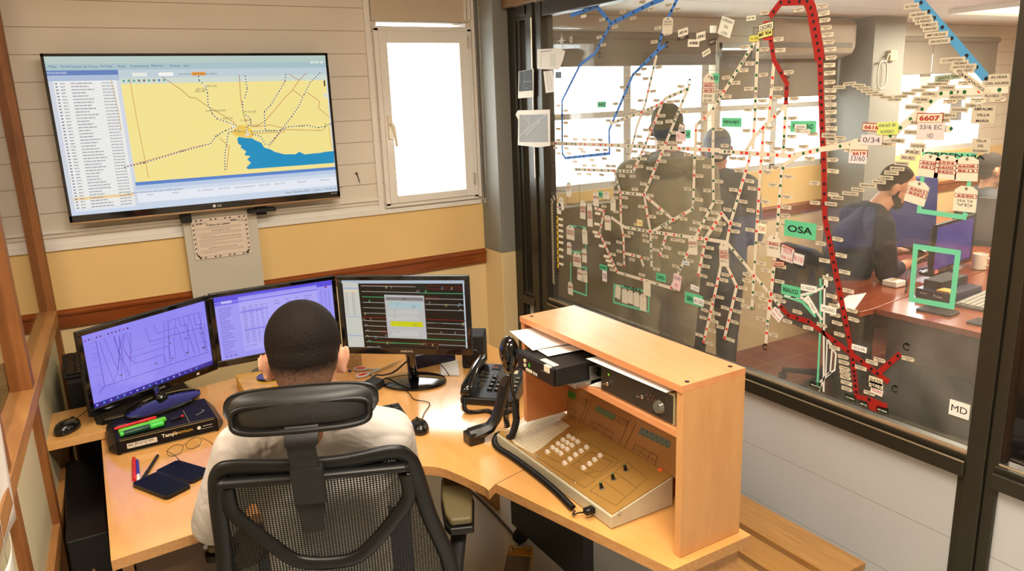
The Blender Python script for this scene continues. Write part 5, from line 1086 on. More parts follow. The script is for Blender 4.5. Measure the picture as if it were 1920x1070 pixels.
# numbers of trains: red on cream
def number(s, z, x, y, ang=0, w=.046, h=.022, col=(206, 196, 170)):
    P = Print(GP2); P.h = .0005; a = g(z, x, y); P.rect(a[0], a[1], w, h, (150, 34, 30), 3, ang, thick=.0004); P.rect(a[0], a[1], w-.004, h-.005, col, 4, ang); P.text(s, a[0], a[1], h*.5, (158, 34, 34), 5, ang, w=w*.76, bold=.03)
    return tag(P.build('train_number'), 'red-bordered number label reading %s on the glass' % s, 'number label', 'train number labels')
for a_ in (('6616', 3, 305, 850, -.05, .06, .024), ('6607', 3, 693, 789, 0, .074, .028), ('6619', 3, 222, 1026, .02, .056, .022), ('6576', 5, 764, 620, -.22, .052, .017), ('6605', 5, 705, 716, .1, .048, .018)): number(*a_)
# shaped hanging tags with numbers and notes
def ptag(z, x, y, w, h, ang=0, nums=(), note=None, col=(212, 204, 184), desc='', hole=True, ncol=(214, 206, 186)):
    P = Print(GP2); a0 = g(z, x, y); c, s_ = math.cos(ang), math.sin(ang); P.h = .0005
    def T(u, v): return (a0[0]+u*c-v*s_, a0[1]+u*s_+v*c)
    P.poly([T(-w*.5, -h*.5), T(w*.5, -h*.5), T(w*.5, h*.34), T(w*.24, h*.5), T(-w*.24, h*.5), T(-w*.5, h*.34)] if hole else [T(-w/2, -h/2), T(w/2, -h/2), T(w/2, h/2), T(-w/2, h/2)], col, 2, thick=.0006)
    if hole: P.disc(*T(0, h*.40), w*.07, (120, 110, 90), 3)
    yy = h*.18 if len(nums) > 2 else h*.12
    for n_ in nums:
        a = T(0, yy); P.rect(a[0], a[1], w*.96, h*.155, (150, 34, 30), 3, ang); P.rect(a[0], a[1], w*.90, h*.115, ncol, 4, ang); P.text(n_, a[0], a[1], h*.095, (150, 34, 34), 5, ang, w=w*.72, bold=.03); yy -= h*.19
    if note:
        for i, l in enumerate(note):
            a = T(0, (yy if nums else h*.22)-i*h*.16); P.text(l, a[0], a[1], h*.10, (90, 84, 84), 4, ang, w=w*.7)
    return tag(P.build('paper_tag'), desc, 'paper tag', 'paper tags stuck on the glass map')
TAGS = [(6, 603, 150, .058, .062, -.08, ('6628', '6612'), None, 'cream tag with 6628 and 6612 under the green bar'), (6, 697, 158, .060, .064, -.03, ('6594', '6600', '8450'), None, 'cream tag with 6594, 6600 and 8450 under the green bar'), (6, 812, 168, .060, .064, .04, ('6608', '8613'), None, 'cream tag with 6608 and 8613 under the green bar'), (6, 535, 300, .062, .064, -.2, ('6601', '8492'), None, 'cream tag with 6601 and 8492 left of the others'), (6, 805, 335, .060, .068, 0, ('6590',), ('33/6 TA', 'VD'), 'cream tag with 6590 hanging lowest at the right'),
        (3, 218, 985, .060, .05, 0, (), None, 'bare cream tag above the number 6619'), (2, 283, 590, .056, .10, -.03, ('6620', '6618'), ('6629 x 6602', '6624 x 6604'), 'cream tag with 6620 and 6618 near the top of the DC strip'),
        (5, 362, 660, .046, .088, .08, ('6616', '8473'), ('6613 CL',), 'cream tag with 6616 and 8473 at the F strip foot'), (5, 674, 607, .056, .074, 0, ('8482',), ('38/8 LE',), 'cream tag with 8482 on the CL strip'), (5, 167, 600, .046, .074, .1, ('6610',), ('6617',), 'cream tag with 6610 at the BP strip'),
        (4, 345, 340, .040, .062, .1, (), ('628',), 'small pale tag above the yellow strip'), (4, 330, 370, .036, .055, 0, ('6611',), None, 'small pale tag leaning over the head of the yellow strip'), (4, 392, 250, .040, .070, 0, ('6597',), ('97',), 'pale tag at the black-lined box'), (4, 480, 378, .042, .086, -.03, ('6598', '6580'), None, 'narrow pale tag with 6598, left of a pair'), (4, 524, 412, .040, .105, .03, ('6584', '8442'), None, 'narrow pale tag with 6584, right of a pair'), (4, 562, 310, .042, .066, 0, ('6603',), None, 'pale tag beside the small green plate'), (4, 628, 288, .044, .034, 0, (), ('6635',), 'short white note right of the small green plate'), (4, 670, 345, .036, .056, 0, (), ('9010',), 'white note above the tag with 6632'), (4, 636, 460, .044, .066, .05, ('6632',), None, 'cream tag with 6632 beside the GC strip'),
        (4, 402, 522, .066, .068, 0, ('6577', '6573'), None, 'broad pale tag at the upper green frame'), (4, 492, 545, .040, .072, .05, (), ('8411',), 'pale tag hanging from the green frame corner'), (4, 394, 620, .038, .062, 0, ('6563',), None, 'pale tag left below the upper green frame'), (4, 444, 692, .066, .070, 0, ('6569', '8450'), None, 'broad pale tag between the green frames'), (4, 490, 665, .036, .066, 0, ('6571',), None, 'narrow pale tag right between the green frames'), (4, 462, 785, .042, .058, -.1, ('6515',), None, 'pale tag at the top of lower green frame'), (4, 494, 795, .036, .058, .05, (), ('8418',), 'blank pale tag at the right of lower green frame'), (4, 402, 870, .042, .064, 0, ('6587',), None, 'pale tag at the bottom left of lower green frame'),
        (4, 700, 892, .038, .062, -.08, (), None, 'first blank bone tag in the green rectangle'), (4, 742, 918, .038, .066, 0, (), None, 'second blank bone tag in the green rectangle'), (4, 778, 925, .038, .060, 0, (), None, 'third blank bone tag in the green rectangle'), (4, 817, 940, .038, .064, 0, (), None, 'fourth blank bone tag in the green rectangle'), (4, 858, 960, .042, .072, 0, (), None, 'fifth blank bone tag in the green rectangle'), (4, 882, 865, .046, .072, 0, (), None, 'blank bone tag on the AA strip above the green rectangle'),
        (1, 1080, 170, .058, .060, -.1, (), ('9020', '95/14'), 'white tag with red writing on the upper blue strip')]
for z, x, y, w_, h_, an, nu, no, ds in TAGS: ptag(z, x, y, w_, h_, an, nu, no, desc=ds+' on the glass')
NOTES = [(3, 700, 878, .078, .046, 0, ('33/6 EC', 'VD'), (206, 196, 192), 'lilac handwritten note under number 6607'), (3, 305, 935, .068, .030, 0, ('0/34',), (206, 198, 196), 'lilac handwritten note below number 6616'), (3, 412, 858, .066, .036, .06, ('04/60 8/', 'ROMERO'), (196, 210, 110), 'green and white handwritten note right of number 6616'), (3, 212, 1058, .060, .03, 0, ('33/60',), (214, 206, 206), 'handwritten note under number 6619'), (2, 402, 180, .062, .060, -.35, ('COMPROBADA', '7003', 'x CASA'), (214, 216, 200), 'tilted note with green foot near the top of the glass'), (1, 1170, 912, .052, .036, -.03, ('9111',), (222, 206, 206), 'pale note with red digits by the DA strip'), (1, 1178, 862, .036, .030, -.3, ('65',), (216, 206, 200), 'small tilted note by the DA strip'), (5, 760, 660, .054, .046, -.12, ('9233', '94-16'), (206, 196, 190), 'lilac note under number 6576'), (5, 830, 686, .044, .036, -.1, ('9/10',), (210, 204, 200), 'small white note right of the one under 6576'), (5, 602, 496, .036, .034, 0, ('9240',), (224, 226, 196), 'small note with green band on the CJ strip'), (4, 838, 460, .036, .026, 0, ('9226',), (228, 222, 150), 'small yellow note on the BC strip'), (4, 618, 793, .034, .05, 0, ('70',), (230, 214, 216), 'pink-white note under the BEGUERIE plate'), (4, 1072, 830, .046, .062, -.15, ('6599', '97'), (226, 196, 196), 'pink tag at the end of the AA strip'), (4, 1208, 952, .054, .028, -.04, ('6120',), (226, 226, 222), 'white note over the GRAL. PICO plate'), (4, 1130, 712, .034, .016, 0, ('6682',), (206, 216, 224), 'small bluish number slip by the AE strip'), (4, 1184, 868, .046, .020, -.1, ('1103',), (230, 226, 222), 'small white slip above the GRAL. PICO plate'), (7, 1140, 291, .052, .018, 0, ('-012 PA',), (228, 226, 220), 'white slip beside the red crossing'), (7, 655, 92, .046, .034, -.6, ('9020', '9010'), (226, 224, 220), 'tilted white note at the head of the red diagonal'), (7, 1238, 482, .046, .022, 0, ('8470',), (214, 202, 170), 'buff number slip 8470 under the red crossing'), (7, 1240, 510, .046, .020, 0, ('8416',), (214, 202, 170), 'buff number slip 8416 under the red crossing'), (7, 1244, 543, .040, .022, -.1, ('9690',), (224, 220, 206), 'white number slip 9690 under the red crossing'), (2, 590, 257, .040, .018, 0, ('SUB',), (214, 210, 80), 'yellow slip at the head of the CE strip'), (2, 900, 848, .045, .016, 0, ('CORCEMAR',), (224, 222, 210), 'white slip over the PERGAMINO plate'), (2, 912, 878, .060, .015, -.02, ('0801 x CO',), (220, 212, 196), 'white slip under the PERGAMINO plate'), (1, 136, 0, .0, .0, 0, (), CRE, '')]
for z, x, y, w_, h_, an, ls, c_, ds in NOTES[:-1]:
    P = Print(GP2); P.h = .0006; a = g(z, x, y); P.rect(a[0], a[1], w_, h_, c_, 4, an, thick=.0004); n_ = len(ls)
    for i, l in enumerate(ls): dy = ((n_-1)/2-i)*h_/n_; P.text(l, a[0]-math.sin(an)*dy, a[1]+math.cos(an)*dy, h_*.5/n_, (84, 76, 90) if '9' != l[0] else (190, 70, 90), 5, an, w=min(w_*.8, w_*.8*len(l)/max(len(t_) for t_ in ls)))
    tag(P.build('sticky_note'), ds, 'note', 'handwritten notes on the glass')
for n_, z, x, y in (('CKD002', 2, 671, 180), ('MF 904', 2, 665, 225)):
    P = Print(GP2); P.h = .0006; a = g(z, x, y); P.rect(a[0], a[1], .062, .026, (30, 30, 30), 4, .12, thick=.0004); P.rect(a[0], a[1], .058, .022, (226, 220, 190) if n_[0] == 'C' else (226, 212, 120), 5, .12); P.text(n_, a[0], a[1], .013, (24, 24, 24), 6, .12, w=.05, bold=.02); tag(P.build('plate_sticker'), 'plate sticker reading %s on the red patch' % n_, 'label', 'place name labels on the glass map')
P = Print(GP2); P.poly([g(2, *p) for p in ((655, 140), (708, 140), (714, 265), (650, 272), (640, 180))], (178, 44, 38), 2, thick=.0004); tag(P.build('tape_patch'), 'red tape patch at the top of the glass map', 'tape patch')
# green tape frames
TG = (104, 190, 152)
def tframe(z, pts, w, ds, closed=True):
    P = Print(GP); G = [g(z, *p) for p in pts]
    for p, q_ in zip(G, G[1:]+([G[0]] if closed else [])):
        if not closed and p == G[-1]: break
        L = math.hypot(q_[0]-p[0], q_[1]-p[1]); dx, dy = (q_[0]-p[0])/L*w/2, (q_[1]-p[1])/L*w/2
        P.line([(p[0]-dx, p[1]-dy), (q_[0]+dx, q_[1]+dy)], w, TG, 1+mapr.random()*.4, thick=.0002)
    return tag(P.build('green_tape'), ds, 'tape', 'green tape on the glass')
tframe(4, [(395, 478), (495, 490), (498, 645), (400, 640)], .008, 'upper green tape frame at the left of the glass', False)
tframe(4, [(402, 715), (402, 880), (500, 915), (500, 742), (470, 738)], .009, 'lower green tape frame at the left of the glass', False)
tframe(4, [(675, 848), (893, 895), (890, 1018), (672, 958)], .009, 'green tape rectangle holding five bone tags')
tframe(6, [(526, 600), (762, 635), (727, 935), (502, 895)], .015, 'green tape rectangle low at the right of the glass')
tframe(6, [(578, 92), (848, 96)], .017, 'green tape bar lettered ORDEN VIA over three tags', False)
tframe(6, [(578, 92), (562, 235)], .011, 'short green tape upright behind the 6628 tag', False); tframe(6, [(846, 96), (822, 260)], .011, 'short green tape upright behind the 6608 tag', False)
tframe(6, [(548, 380), (545, 402), (795, 437), (800, 425)], .013, 'green tape bar below the tags at the right', False)
for s, z, x, y, w_ in (('ORDEN VIA', 6, 740, 93, .16), ('AFUERA', 4, 790, 872, .12), ('AVION PA', 4, 455, 488, .05)):
    P = Print(GP); a = g(z, x, y); P.text(s, a[0], a[1], .011, (20, 36, 30), 3, -.02 if z == 6 else 0, w=w_, bold=.03); tag(P.build('lettering'), 'black lettering %s on a green tape' % s, 'lettering')
# the yard plan: white and green bands
def bands(z, pts, w, col, ds, n='yard_plan_band'):
    P = Print(GP); P.strip([g(z, *p) for p in pts], w, col, 2 if col != TG else 1, thick=.0002); return tag(P.build(n), ds, 'map strip', 'bands of the yard plan')
WB = (216, 214, 206)
bands(7, [(908, -120), (908, 20), (908, 140), (890, 512)], .008, TG, 'upright green band of the yard plan')
bands(7, [(935, -130), (930, 40), (928, 210), (927, 548)], .007, WB, 'upright white band beside the green one')
bands(5, [(735, 915), (850, 955), (935, 1048)], .011, TG, 'green band slanting under the C. VIEJA sign'); bands(5, [(780, 920), (900, 905), (1000, 850)], .010, TG, 'green band slanting under the C. NUEVA sign')
bands(5, [(740, 915), (850, 930), (930, 1000), (975, 1068)], .009, WB, 'white band curving below the C. VIEJA sign'); bands(5, [(780, 930), (930, 890), (1005, 855), (1008, 780)], .008, WB, 'white band rising under the C. NUEVA sign')
bands(7, [(930, 205), (978, 280), (965, 440), (905, 490)], .006, WB, 'inner white loop of the yard plan'); bands(7, [(955, 255), (1000, 325), (992, 420), (940, 450)], .006, WB, 'outer white loop of the yard plan'); bands(7, [(948, 230), (940, 440), (900, 545)], .005, WB, 'middle white band of the yard plan')
for z, x, y, w_, h_, ds in ((7, 880, 512, .05, .03, 'crumpled clear tape at the foot of the green band'), (7, 1085, 585, .045, .028, 'crumpled clear tape at the foot of the red strip'), (7, 1275, 658, .045, .026, 'clear tape on the end of the red strip'), (7, 1165, 622, .036, .018, 'greenish slip at the sill beside the red strip')):
    P = Print(GP); a = g(z, x, y); P.poly([(a[0]-w_/2, a[1]-h_/2), (a[0]+w_/2, a[1]-h_*.4), (a[0]+w_*.4, a[1]+h_/2), (a[0]-w_*.45, a[1]+h_*.4)], glass('tape_film', (.75, .8, .76), 2.5), 4, thick=.0003); P.scribble(a[0]-w_*.35, a[0]+w_*.35, a[1], .004, (170, 180, 160), 5, rnd=mapr)
    tag(P.build('tape_piece'), ds, 'tape')
P = Print(GP); P.poly([g(7, *p) for p in ((1180, 598), (1302, 625), (1298, 645), (1250, 642), (1248, 672), (1196, 650))], RED_, 2, thick=.0003); tag(P.build('tape_patch'), 'red tape patch at the very foot of the glass', 'tape patch')
# compass star, north mark and curled arrows
P = Print(GP); a = g(1, 368, 272)
for k in range(8):
    an = k*PI/4; L = .040 if k % 2 == 0 else .022; P.poly([(a[0]+math.cos(an)*L, a[1]+math.sin(an)*L), (a[0]+math.cos(an+.4)*.009, a[1]+math.sin(an+.4)*.009), a, (a[0]+math.cos(an-.4)*.009, a[1]+math.sin(an-.4)*.009)], (206, 206, 200), 1)
tag(P.build('compass_star'), 'white eight-pointed compass star at the top left of the glass', 'compass star')
P = Print(GP); a = g(1, 432, 265); P.disc(a[0], a[1], .014, (226, 222, 210), 1, 20, .015); P.ring(a[0], a[1], .014, .0012, (40, 40, 40), 2); P.text('N', a[0], a[1], .016, (36, 36, 36), 2, bold=.02); tag(P.build('north_mark'), 'round white N mark beside the compass star', 'north mark')
for z, x, y, ds in ((1, 621, 368, 'at the foot of the short blue strip'), (1, 1073, 297, 'at the tip of the blue spur'), (1, 1225, 548, 'above the DA strip'), (2, 811, 497, 'at the kink of the red corner strip'), (4, 323, 773, 'under the yellow strip'), (7, 581, 283, 'under the CK strip'), (7, 1416, 282, 'above the short red spur'), (7, 1348, 530, 'under the end of the red diagonal')):
    P = Print(GP); a = g(z, x, y); P.ring(a[0], a[1], .010, .0035, (24, 24, 24), 2, .5, 5.6); P.poly([(a[0]-.002, a[1]+.013), (a[0]+.006, a[1]+.006), (a[0]-.004, a[1]+.004)], (24, 24, 24), 2); tag(P.build('arrow_mark'), 'black curled arrow mark %s' % ds, 'arrow mark', 'curled arrow marks on the glass map')
# grey squares behind the glass map, tilted mirror-like sheet
P = Print(GP); P.poly([g(3, *p) for p in ((835, 655), (905, 655), (900, 805), (815, 803))], (150, 152, 150), 1, thick=.0003); tag(P.build('grey_patch'), 'plain grey rectangle under the P strip', 'patch')
P = Print(GP); P.poly([g(1, *p) for p in ((328, 480), (368, 480), (366, 524), (325, 522))], (96, 104, 104), 1, thick=.0003); tag(P.build('grey_patch'), 'small dark grey square on the glass near the papers', 'patch')
# papers taped on the bronze post
def post_paper(pts, name, ds, draw=None, x=XG-.052):
    pl = Plane((x, 0, 0), (0, -1, 0), (0, 0, 1)); P = Print(pl); G = [pl.hit(950+a/3.567, b/3.567) for a, b in pts]; P.poly(G, (216, 208, 192), 1, thick=.0006)
    if draw: draw(P, lambda a, b: pl.hit(950+a/3.567, b/3.567))
    return tag(P.build(name), ds, 'paper', 'papers taped to the bronze post')
def d1(P, f):
    a = f(225, 348); b = f(300, 352); P.scribble(a[0], b[0], a[1], .003, (60, 56, 56), 2)
    for i in range(9): a = f(222, 365+i*10); P.scribble(a[0], a[0]+.02, a[1], .0016, (130, 120, 120), 2); a = f(290, 368+i*9); P.scribble(a[0], a[0]+.05, a[1], .0016, (150, 160, 130) if i % 3 else (110, 160, 110), 2)
def d2(P, f):
    for i in range(14): a = f(260+i*1.5, 480+i*9); P.scribble(a[0], a[0]+.014, a[1], .0018, (90, 84, 84), 2); P.scribble(a[0]+.026, a[0]+.036, a[1], .0018, (90, 84, 84), 2)
def d3(P, f):
    P.poly([f(85, 768), (f(275, 764)), f(278, 950), f(85, 950)], mat('aerial_photo', (112, 104, 92), .5, noise=(60, .35)), 2)
    for g_ in (((90, 905), (180, 830), (265, 768)), ((120, 768), (150, 825), (130, 905)), ((135, 900), (200, 830), (225, 810))): P.line([f(*p) for p in g_], .002, (200, 196, 186), 3)
def d4(P, f):
    P.poly([f(84, 480), f(172, 462), f(175, 605), f(82, 612)], (44, 42, 38), 2)
    P.line([f(120, 475), f(112, 600)], .0015, (190, 186, 176), 3); P.line([f(115, 545), f(160, 545)], .0012, (190, 186, 176), 3); P.line([f(92, 480), f(90, 560)], .001, (190, 186, 176), 3); a = f(125, 590); P.scribble(a[0], a[0]+.02, a[1], .002, (190, 186, 176), 3)
post_paper([(205, 330), (340, 322), (392, 340), (378, 400), (350, 467), (205, 460)], 'paper_form', 'white printed form taped highest on the bronze post', d1)
post_paper([(246, 478), (308, 470), (318, 560), (312, 615), (262, 622)], 'paper_list', 'narrow printed list below the form on the bronze post', d2)
post_paper([(60, 765), (75, 738), (290, 732), (292, 975), (210, 985), (75, 970), (78, 800)], 'aerial_photograph', 'crumpled grey aerial photograph with white border on the bronze post', d3, XG-.056)
post_paper([(80, 478), (180, 458), (180, 650), (76, 658)], 'track_sketch', 'dark track sketch with white foot on the left bronze post', d4, XG-.05)
# ================================================================== BODIES
def solid(mb, voxel, smooth=4, name='body'):
    """one continuous skin over overlapping tapered volumes"""
    me = mb.mesh('tmp'); o = bpy.data.objects.new('tmp', me); COL.objects.link(o)
    r = o.modifiers.new('r', 'REMESH'); r.mode = 'VOXEL'; r.voxel_size = voxel; r.use_smooth_shade = True
    if smooth: s = o.modifiers.new('s', 'SMOOTH'); s.factor = .5; s.iterations = smooth
    dg = bpy.context.evaluated_depsgraph_get(); dg.update()
    out = bpy.data.meshes.new_from_object(o.evaluated_get(dg)); out.name = name
    bpy.data.objects.remove(o)
    for p in out.polygons: p.use_smooth = True
    return out
def skin_obj(mb, voxel, smooth, name, material, parent, label=None):
    me = solid(mb, voxel, smooth, name); me.materials.clear(); me.materials.append(material)
    o = bpy.data.objects.new(name, me); link(o, parent)
    if label: o['label'] = label
    return o
def lerp(a, b, t): return Vector(a)*(1-t)+Vector(b)*t
def skin_mat(name, col):
    m = mat(name, col, .5, spec=.35, noise=(25, .05)); p = m.node_tree.nodes['Principled BSDF']
    p.inputs['Subsurface Weight'].default_value = .08; p.inputs['Subsurface Radius'].default_value = (.02, .008, .004); return m
def hair_mat(name, dark, skin, z0, z1, scale=90):
    """short clipped hair: scalp shows through towards the neck"""
    m = bpy.data.materials.new(name); m.use_nodes = True; nt = m.node_tree; p = nt.nodes['Principled BSDF']; L = nt.links.new
    tc = nt.nodes.new('ShaderNodeTexCoord'); s = nt.nodes.new('ShaderNodeSeparateXYZ'); L(tc.outputs['Object'], s.inputs[0])
    mr = nt.nodes.new('ShaderNodeMapRange'); mr.inputs[1].default_value = z0; mr.inputs[2].default_value = z1; L(s.outputs[2], mr.inputs[0])
    n = nt.nodes.new('ShaderNodeTexNoise'); n.inputs['Scale'].default_value = scale; n.inputs['Detail'].default_value = 8; L(tc.outputs['Object'], n.inputs['Vector'])
    a = nt.nodes.new('ShaderNodeMath'); a.operation = 'MULTIPLY_ADD'; a.inputs[1].default_value = .30; a.inputs[2].default_value = -.04; L(n.outputs['Fac'], a.inputs[0])
    b = nt.nodes.new('ShaderNodeMath'); b.operation = 'ADD'; b.use_clamp = True; L(mr.outputs[0], b.inputs[0]); L(a.outputs[0], b.inputs[1])
    mx = nt.nodes.new('ShaderNodeMix'); mx.data_type = 'RGBA'; L(b.outputs[0], mx.inputs[0]); mx.inputs[6].default_value = rgb(*skin); mx.inputs[7].default_value = rgb(*dark)
    L(mx.outputs[2], p.inputs['Base Color']); p.inputs['Roughness'].default_value = .75; p.inputs['Specular IOR Level'].default_value = .18
    bu = nt.nodes.new('ShaderNodeBump'); bu.inputs['Strength'].default_value = .6; bu.inputs['Distance'].default_value = .004; L(n.outputs['Fac'], bu.inputs['Height']); L(bu.outputs[0], p.inputs['Normal'])
    return m
def head_prims(m, c, R, k=1.0):
    """c head centre, R rotation; face looks along +y of R"""
    def T(x, y, z): return Vector(c)+R @ Vector((x*k, y*k, z*k))
    M = Matrix.Translation(c) @ R.to_4x4() @ Matrix.Scale(k, 4)
    m.ell((0, -.012, .028), (.076, .094, .088), M=M, seg=24, rings=18)          # skull
    m.ell((0, .018, -.030), (.062, .070, .078), M=M, seg=20, rings=14)          # face
    m.ell((0, .052, -.082), (.034, .030, .026), M=M)                            # chin
    for s in (-1, 1):
        m.ell((s*.040, .022, -.070), (.024, .036, .024), M=M)                   # jaw
        m.ell((s*.034, .062, -.022), (.020, .016, .016), M=M)                   # cheek
        m.ell((s*.026, .078, .018), (.024, .010, .008), M=M)                    # brow
        m.ell((s*.026, .072, .002), (.0135, .0125, .010), M=M)                  # eyelid
        m.ell((s*.076, -.004, -.018), (.009, .018, .030), M=M, rot=(.15, 0, s*.5))     # ear
        m.ell((s*.087, -.014, -.006), (.005, .016, .025), M=M, rot=(.15, 0, s*.6)); m.ell((s*.082, -.008, -.036), (.006, .010, .011), M=M)
        m.ell((s*.012, .083, -.026), (.008, .009, .007), M=M)                   # nostril
    m.cap(T(0, .080, .010), T(0, .098, -.022), .007*k, .011*k)                  # nose
    m.ell((0, .081, -.050), (.021, .008, .0055), M=M); m.ell((0, .079, -.060), (.018, .009, .006), M=M)   # lips
    return M
def hand_prims(m, wr, dirn, palm_n, curl=.5, side=1, k=1.0, spread=.0):
    """palm and five bent fingers of unequal length; side=1 when the thumb is on the +cross side"""
    d = Vector(dirn).normalized(); n = Vector(palm_n); n = (n-d*n.dot(d)).normalized(); a = d.cross(n)*side
    wr = Vector(wr)
    m.cap(wr, wr+d*.035*k, .022*k, .026*k, 1.25, .72, side=a); m.cap(wr+d*.035*k, wr+d*.078*k, .028*k, .027*k, 1.42, .58, side=a)
    for i, (off, L) in enumerate(((.030, .072), (.010, .080), (-.011, .074), (-.030, .058))):
        b = wr+d*.082*k+a*off*k; c1 = curl*(.8+.15*i); dd = (d+a*spread*off*20).normalized(); p = b
        for j, f in enumerate((.45, .31, .24)):
            ang = c1*(.5+j*.55); v = dd*math.cos(ang)+n*math.sin(ang); q_ = p+v*L*f*k; m.cap(p, q_, (.0092-.0008*j)*k, (.0086-.0008*j)*k, seg=10); p = q_
    p = wr+d*.022*k+a*.024*k
    for f, r in ((.042, .0125), (.032, .0105), (.024, .009)):
        v = (d*.72+a*(.75 if f > .04 else .35)+n*.35*(1+curl)).normalized(); q_ = p+v*f*k; m.cap(p, q_, r*k, r*.92*k, seg=10); p = q_
SK_SEG = {}
def figure(t, J, mats_, head_rot, cloth_prims, hair=None, kh=1.0, hands=(), belly=0, beard=None, voxel=.0065):
    """body: one continuous surface; cloth_prims: list of (name, material, prims function, label)"""
    m = MB(); p = J
    m.cap(p['pelvis'], lerp(p['pelvis'], p['chest'], .5), .125, .120, 1.18, .82, side=p['side']); m.cap(lerp(p['pelvis'], p['chest'], .5), p['chest'], .120, .130, 1.15, .78, side=p['side'])
    m.cap(p['chest'], lerp(p['chest'], p['neck'], .65), .130, .085, 1.2, .72, side=p['side']); m.cap(lerp(p['chest'], p['neck'], .8), p['head'], .060, .052, 1, 1)
    for s in ('l', 'r'):
        m.cap(lerp(p['neck'], p['sh'+s], .25), p['sh'+s], .052, .055); m.cap(p['sh'+s], p['el'+s], .052, .040); m.cap(p['el'+s], p['wr'+s], .040, .026)
        m.cap(p['hip'+s], p['kn'+s], .082, .055); m.cap(p['kn'+s], p['an'+s], .054, .036); 
        ft = p.get('ft'+s)
        if ft is not None: m.cap(p['an'+s], ft, .036, .030, 1.1, .8)
    M = head_prims(m, p['head'], head_rot, kh)
    for h in hands: hand_prims(m, *h)
    body = skin_obj(m, voxel, 3, 'body', mats_[0], t)
    for nm, mt, fn, lb, vx in cloth_prims:
        c = MB(); fn(c, p); skin_obj(c, vx, 4, nm, mt, t, lb)
    if hair:
        c = MB(); hair[1](c, M); skin_obj(c, .005, 3, 'hair', hair[0], t, hair[2] if len(hair) > 2 else None)
    if beard:
        c = MB(); beard[1](c, M); skin_obj(c, .005, 3, 'beard', beard[0], t)
    for s in (-1, 1):
        e = MB(); e.ell((s*.026, .0735, .002), (.0115, .0115, .0085), mat('eye_white', (220, 214, 206), .2), M=M, seg=12, rings=8); e.ell((s*.026, .0835, .002), (.005, .003, .005), mat('iris', (50, 34, 24), .2), M=M, seg=10, rings=6); e.build('eye', None, t, smooth=True)
    return M
def folds(name, col, rough=.75, scale=9, strength=.5, noise=None):
    m = mat(name, col, rough, noise=noise); nt = m.node_tree
    tc = nt.nodes.new('ShaderNodeTexCoord'); n = nt.nodes.new('ShaderNodeTexNoise'); n.inputs['Scale'].default_value = scale; n.inputs['Detail'].default_value = 2; n.inputs['Distortion'].default_value = 1.5
    b = nt.nodes.new('ShaderNodeBump'); b.inputs['Strength'].default_value = strength; b.inputs['Distance'].default_value = .02
    nt.links.new(tc.outputs['Object'], n.inputs['Vector']); nt.links.new(n.outputs['Fac'], b.inputs['Height']); nt.links.new(b.outputs['Normal'], nt.nodes['Principled BSDF'].inputs['Normal']); return m

# ---- the operator, seen from behind, sitting at the desk
OP = thing('person', 'seated person with short dark hair and white t-shirt, seen from behind', 'person', (.43, 1.70, 0), -math.radians(15))
J = dict(side=(1, 0, 0), pelvis=(0, .06, .55), chest=(0, -.01, .90), neck=(-.008, -.065, 1.10), head=(-.012, -.075, 1.255), shl=(-.172, -.065, 1.05), shr=(.160, -.065, 1.035), ell=(-.268, .05, .815), elr=(.195, .10, .80), wrl=(-.19, .36, .785), wrr=(.19, .36, .785),
         hipl=(-.10, .03, .53), hipr=(.10, .03, .53), knl=(-.15, .46, .56), knr=(.19, .45, .56), anl=(-.15, .47, .12), anr=(.20, .46, .12), ftl=(-.16, .60, .05), ftr=(.21, .60, .05))
SKIN1 = skin_mat('skin_fair', (214, 158, 130))
def shirt1(c, p):
    c.cap(p['pelvis'], lerp(p['pelvis'], p['chest'], .5), .138, .132, 1.15, .85, side=(1, 0, 0)); c.cap(lerp(p['pelvis'], p['chest'], .5), p['chest'], .132, .142, 1.12, .78, side=(1, 0, 0)); c.cap(p['chest'], lerp(p['chest'], p['neck'], .72), .142, .085, 1.18, .74, side=(1, 0, 0))
    for s, sg in (('l', -1), ('r', 1)):
        c.cap(lerp(p['neck'], p['sh'+s], .30), p['sh'+s], .058, .062); c.cap(p['sh'+s], lerp(p['sh'+s], p['el'+s], .55), .063, .061); c.cap(lerp(p['sh'+s], p['el'+s], .5), lerp(p['sh'+s], p['el'+s], .98), .062, .058)
def trousers(c, p):
    c.cap(p['pelvis'], lerp(p['pelvis'], p['chest'], .12), .135, .132, 1.2, .88, side=(1, 0, 0))
    for s in ('l', 'r'): c.cap(p['hip'+s], p['kn'+s], .095, .068); c.cap(p['kn'+s], lerp(p['kn'+s], p['an'+s], .93), .066, .052)
def shoes(c, p):
    for s in ('l', 'r'): c.cap(Vector(p['an'+s])-Vector((0, 0, .055)), p['ft'+s], .045, .042, 1.05, .85, side=(1, 0, 0))
NAVY = folds('navy_cloth', (22, 26, 44), .8); 
def hair1(c, M):
    c.ell((0, -.0185, .036), (.0795, .094, .088), M=M, seg=28, rings=20); c.ell((0, -.042, .004), (.0725, .068, .078), M=M, seg=24, rings=16); c.ell((0, -.052, -.035), (.060, .052, .048), M=M)
HR1 = hair_mat('clipped_hair', (24, 17, 13), (176, 130, 104), 1.185, 1.275, 160)
figure(OP, J, [SKIN1], Euler((-.28, 0, math.radians(-3))).to_matrix(), [('t_shirt', folds('white_tshirt', (204, 198, 192), .9, 8, 1.0), shirt1, 'white short-sleeved t-shirt', .008), ('trousers', NAVY, trousers, 'dark navy trousers', .010), ('shoes', M_BLK, shoes, None, .008)],
       hair=(HR1, hair1, 'short dark brown hair fading to the neck'), hands=[((-.19, .36, .785), (.25, 1, -.05), (0, 0, -1), .5, 1), ((.19, .36, .785), (-.2, 1, -.05), (0, 0, -1), .5, -1)], kh=1.04)
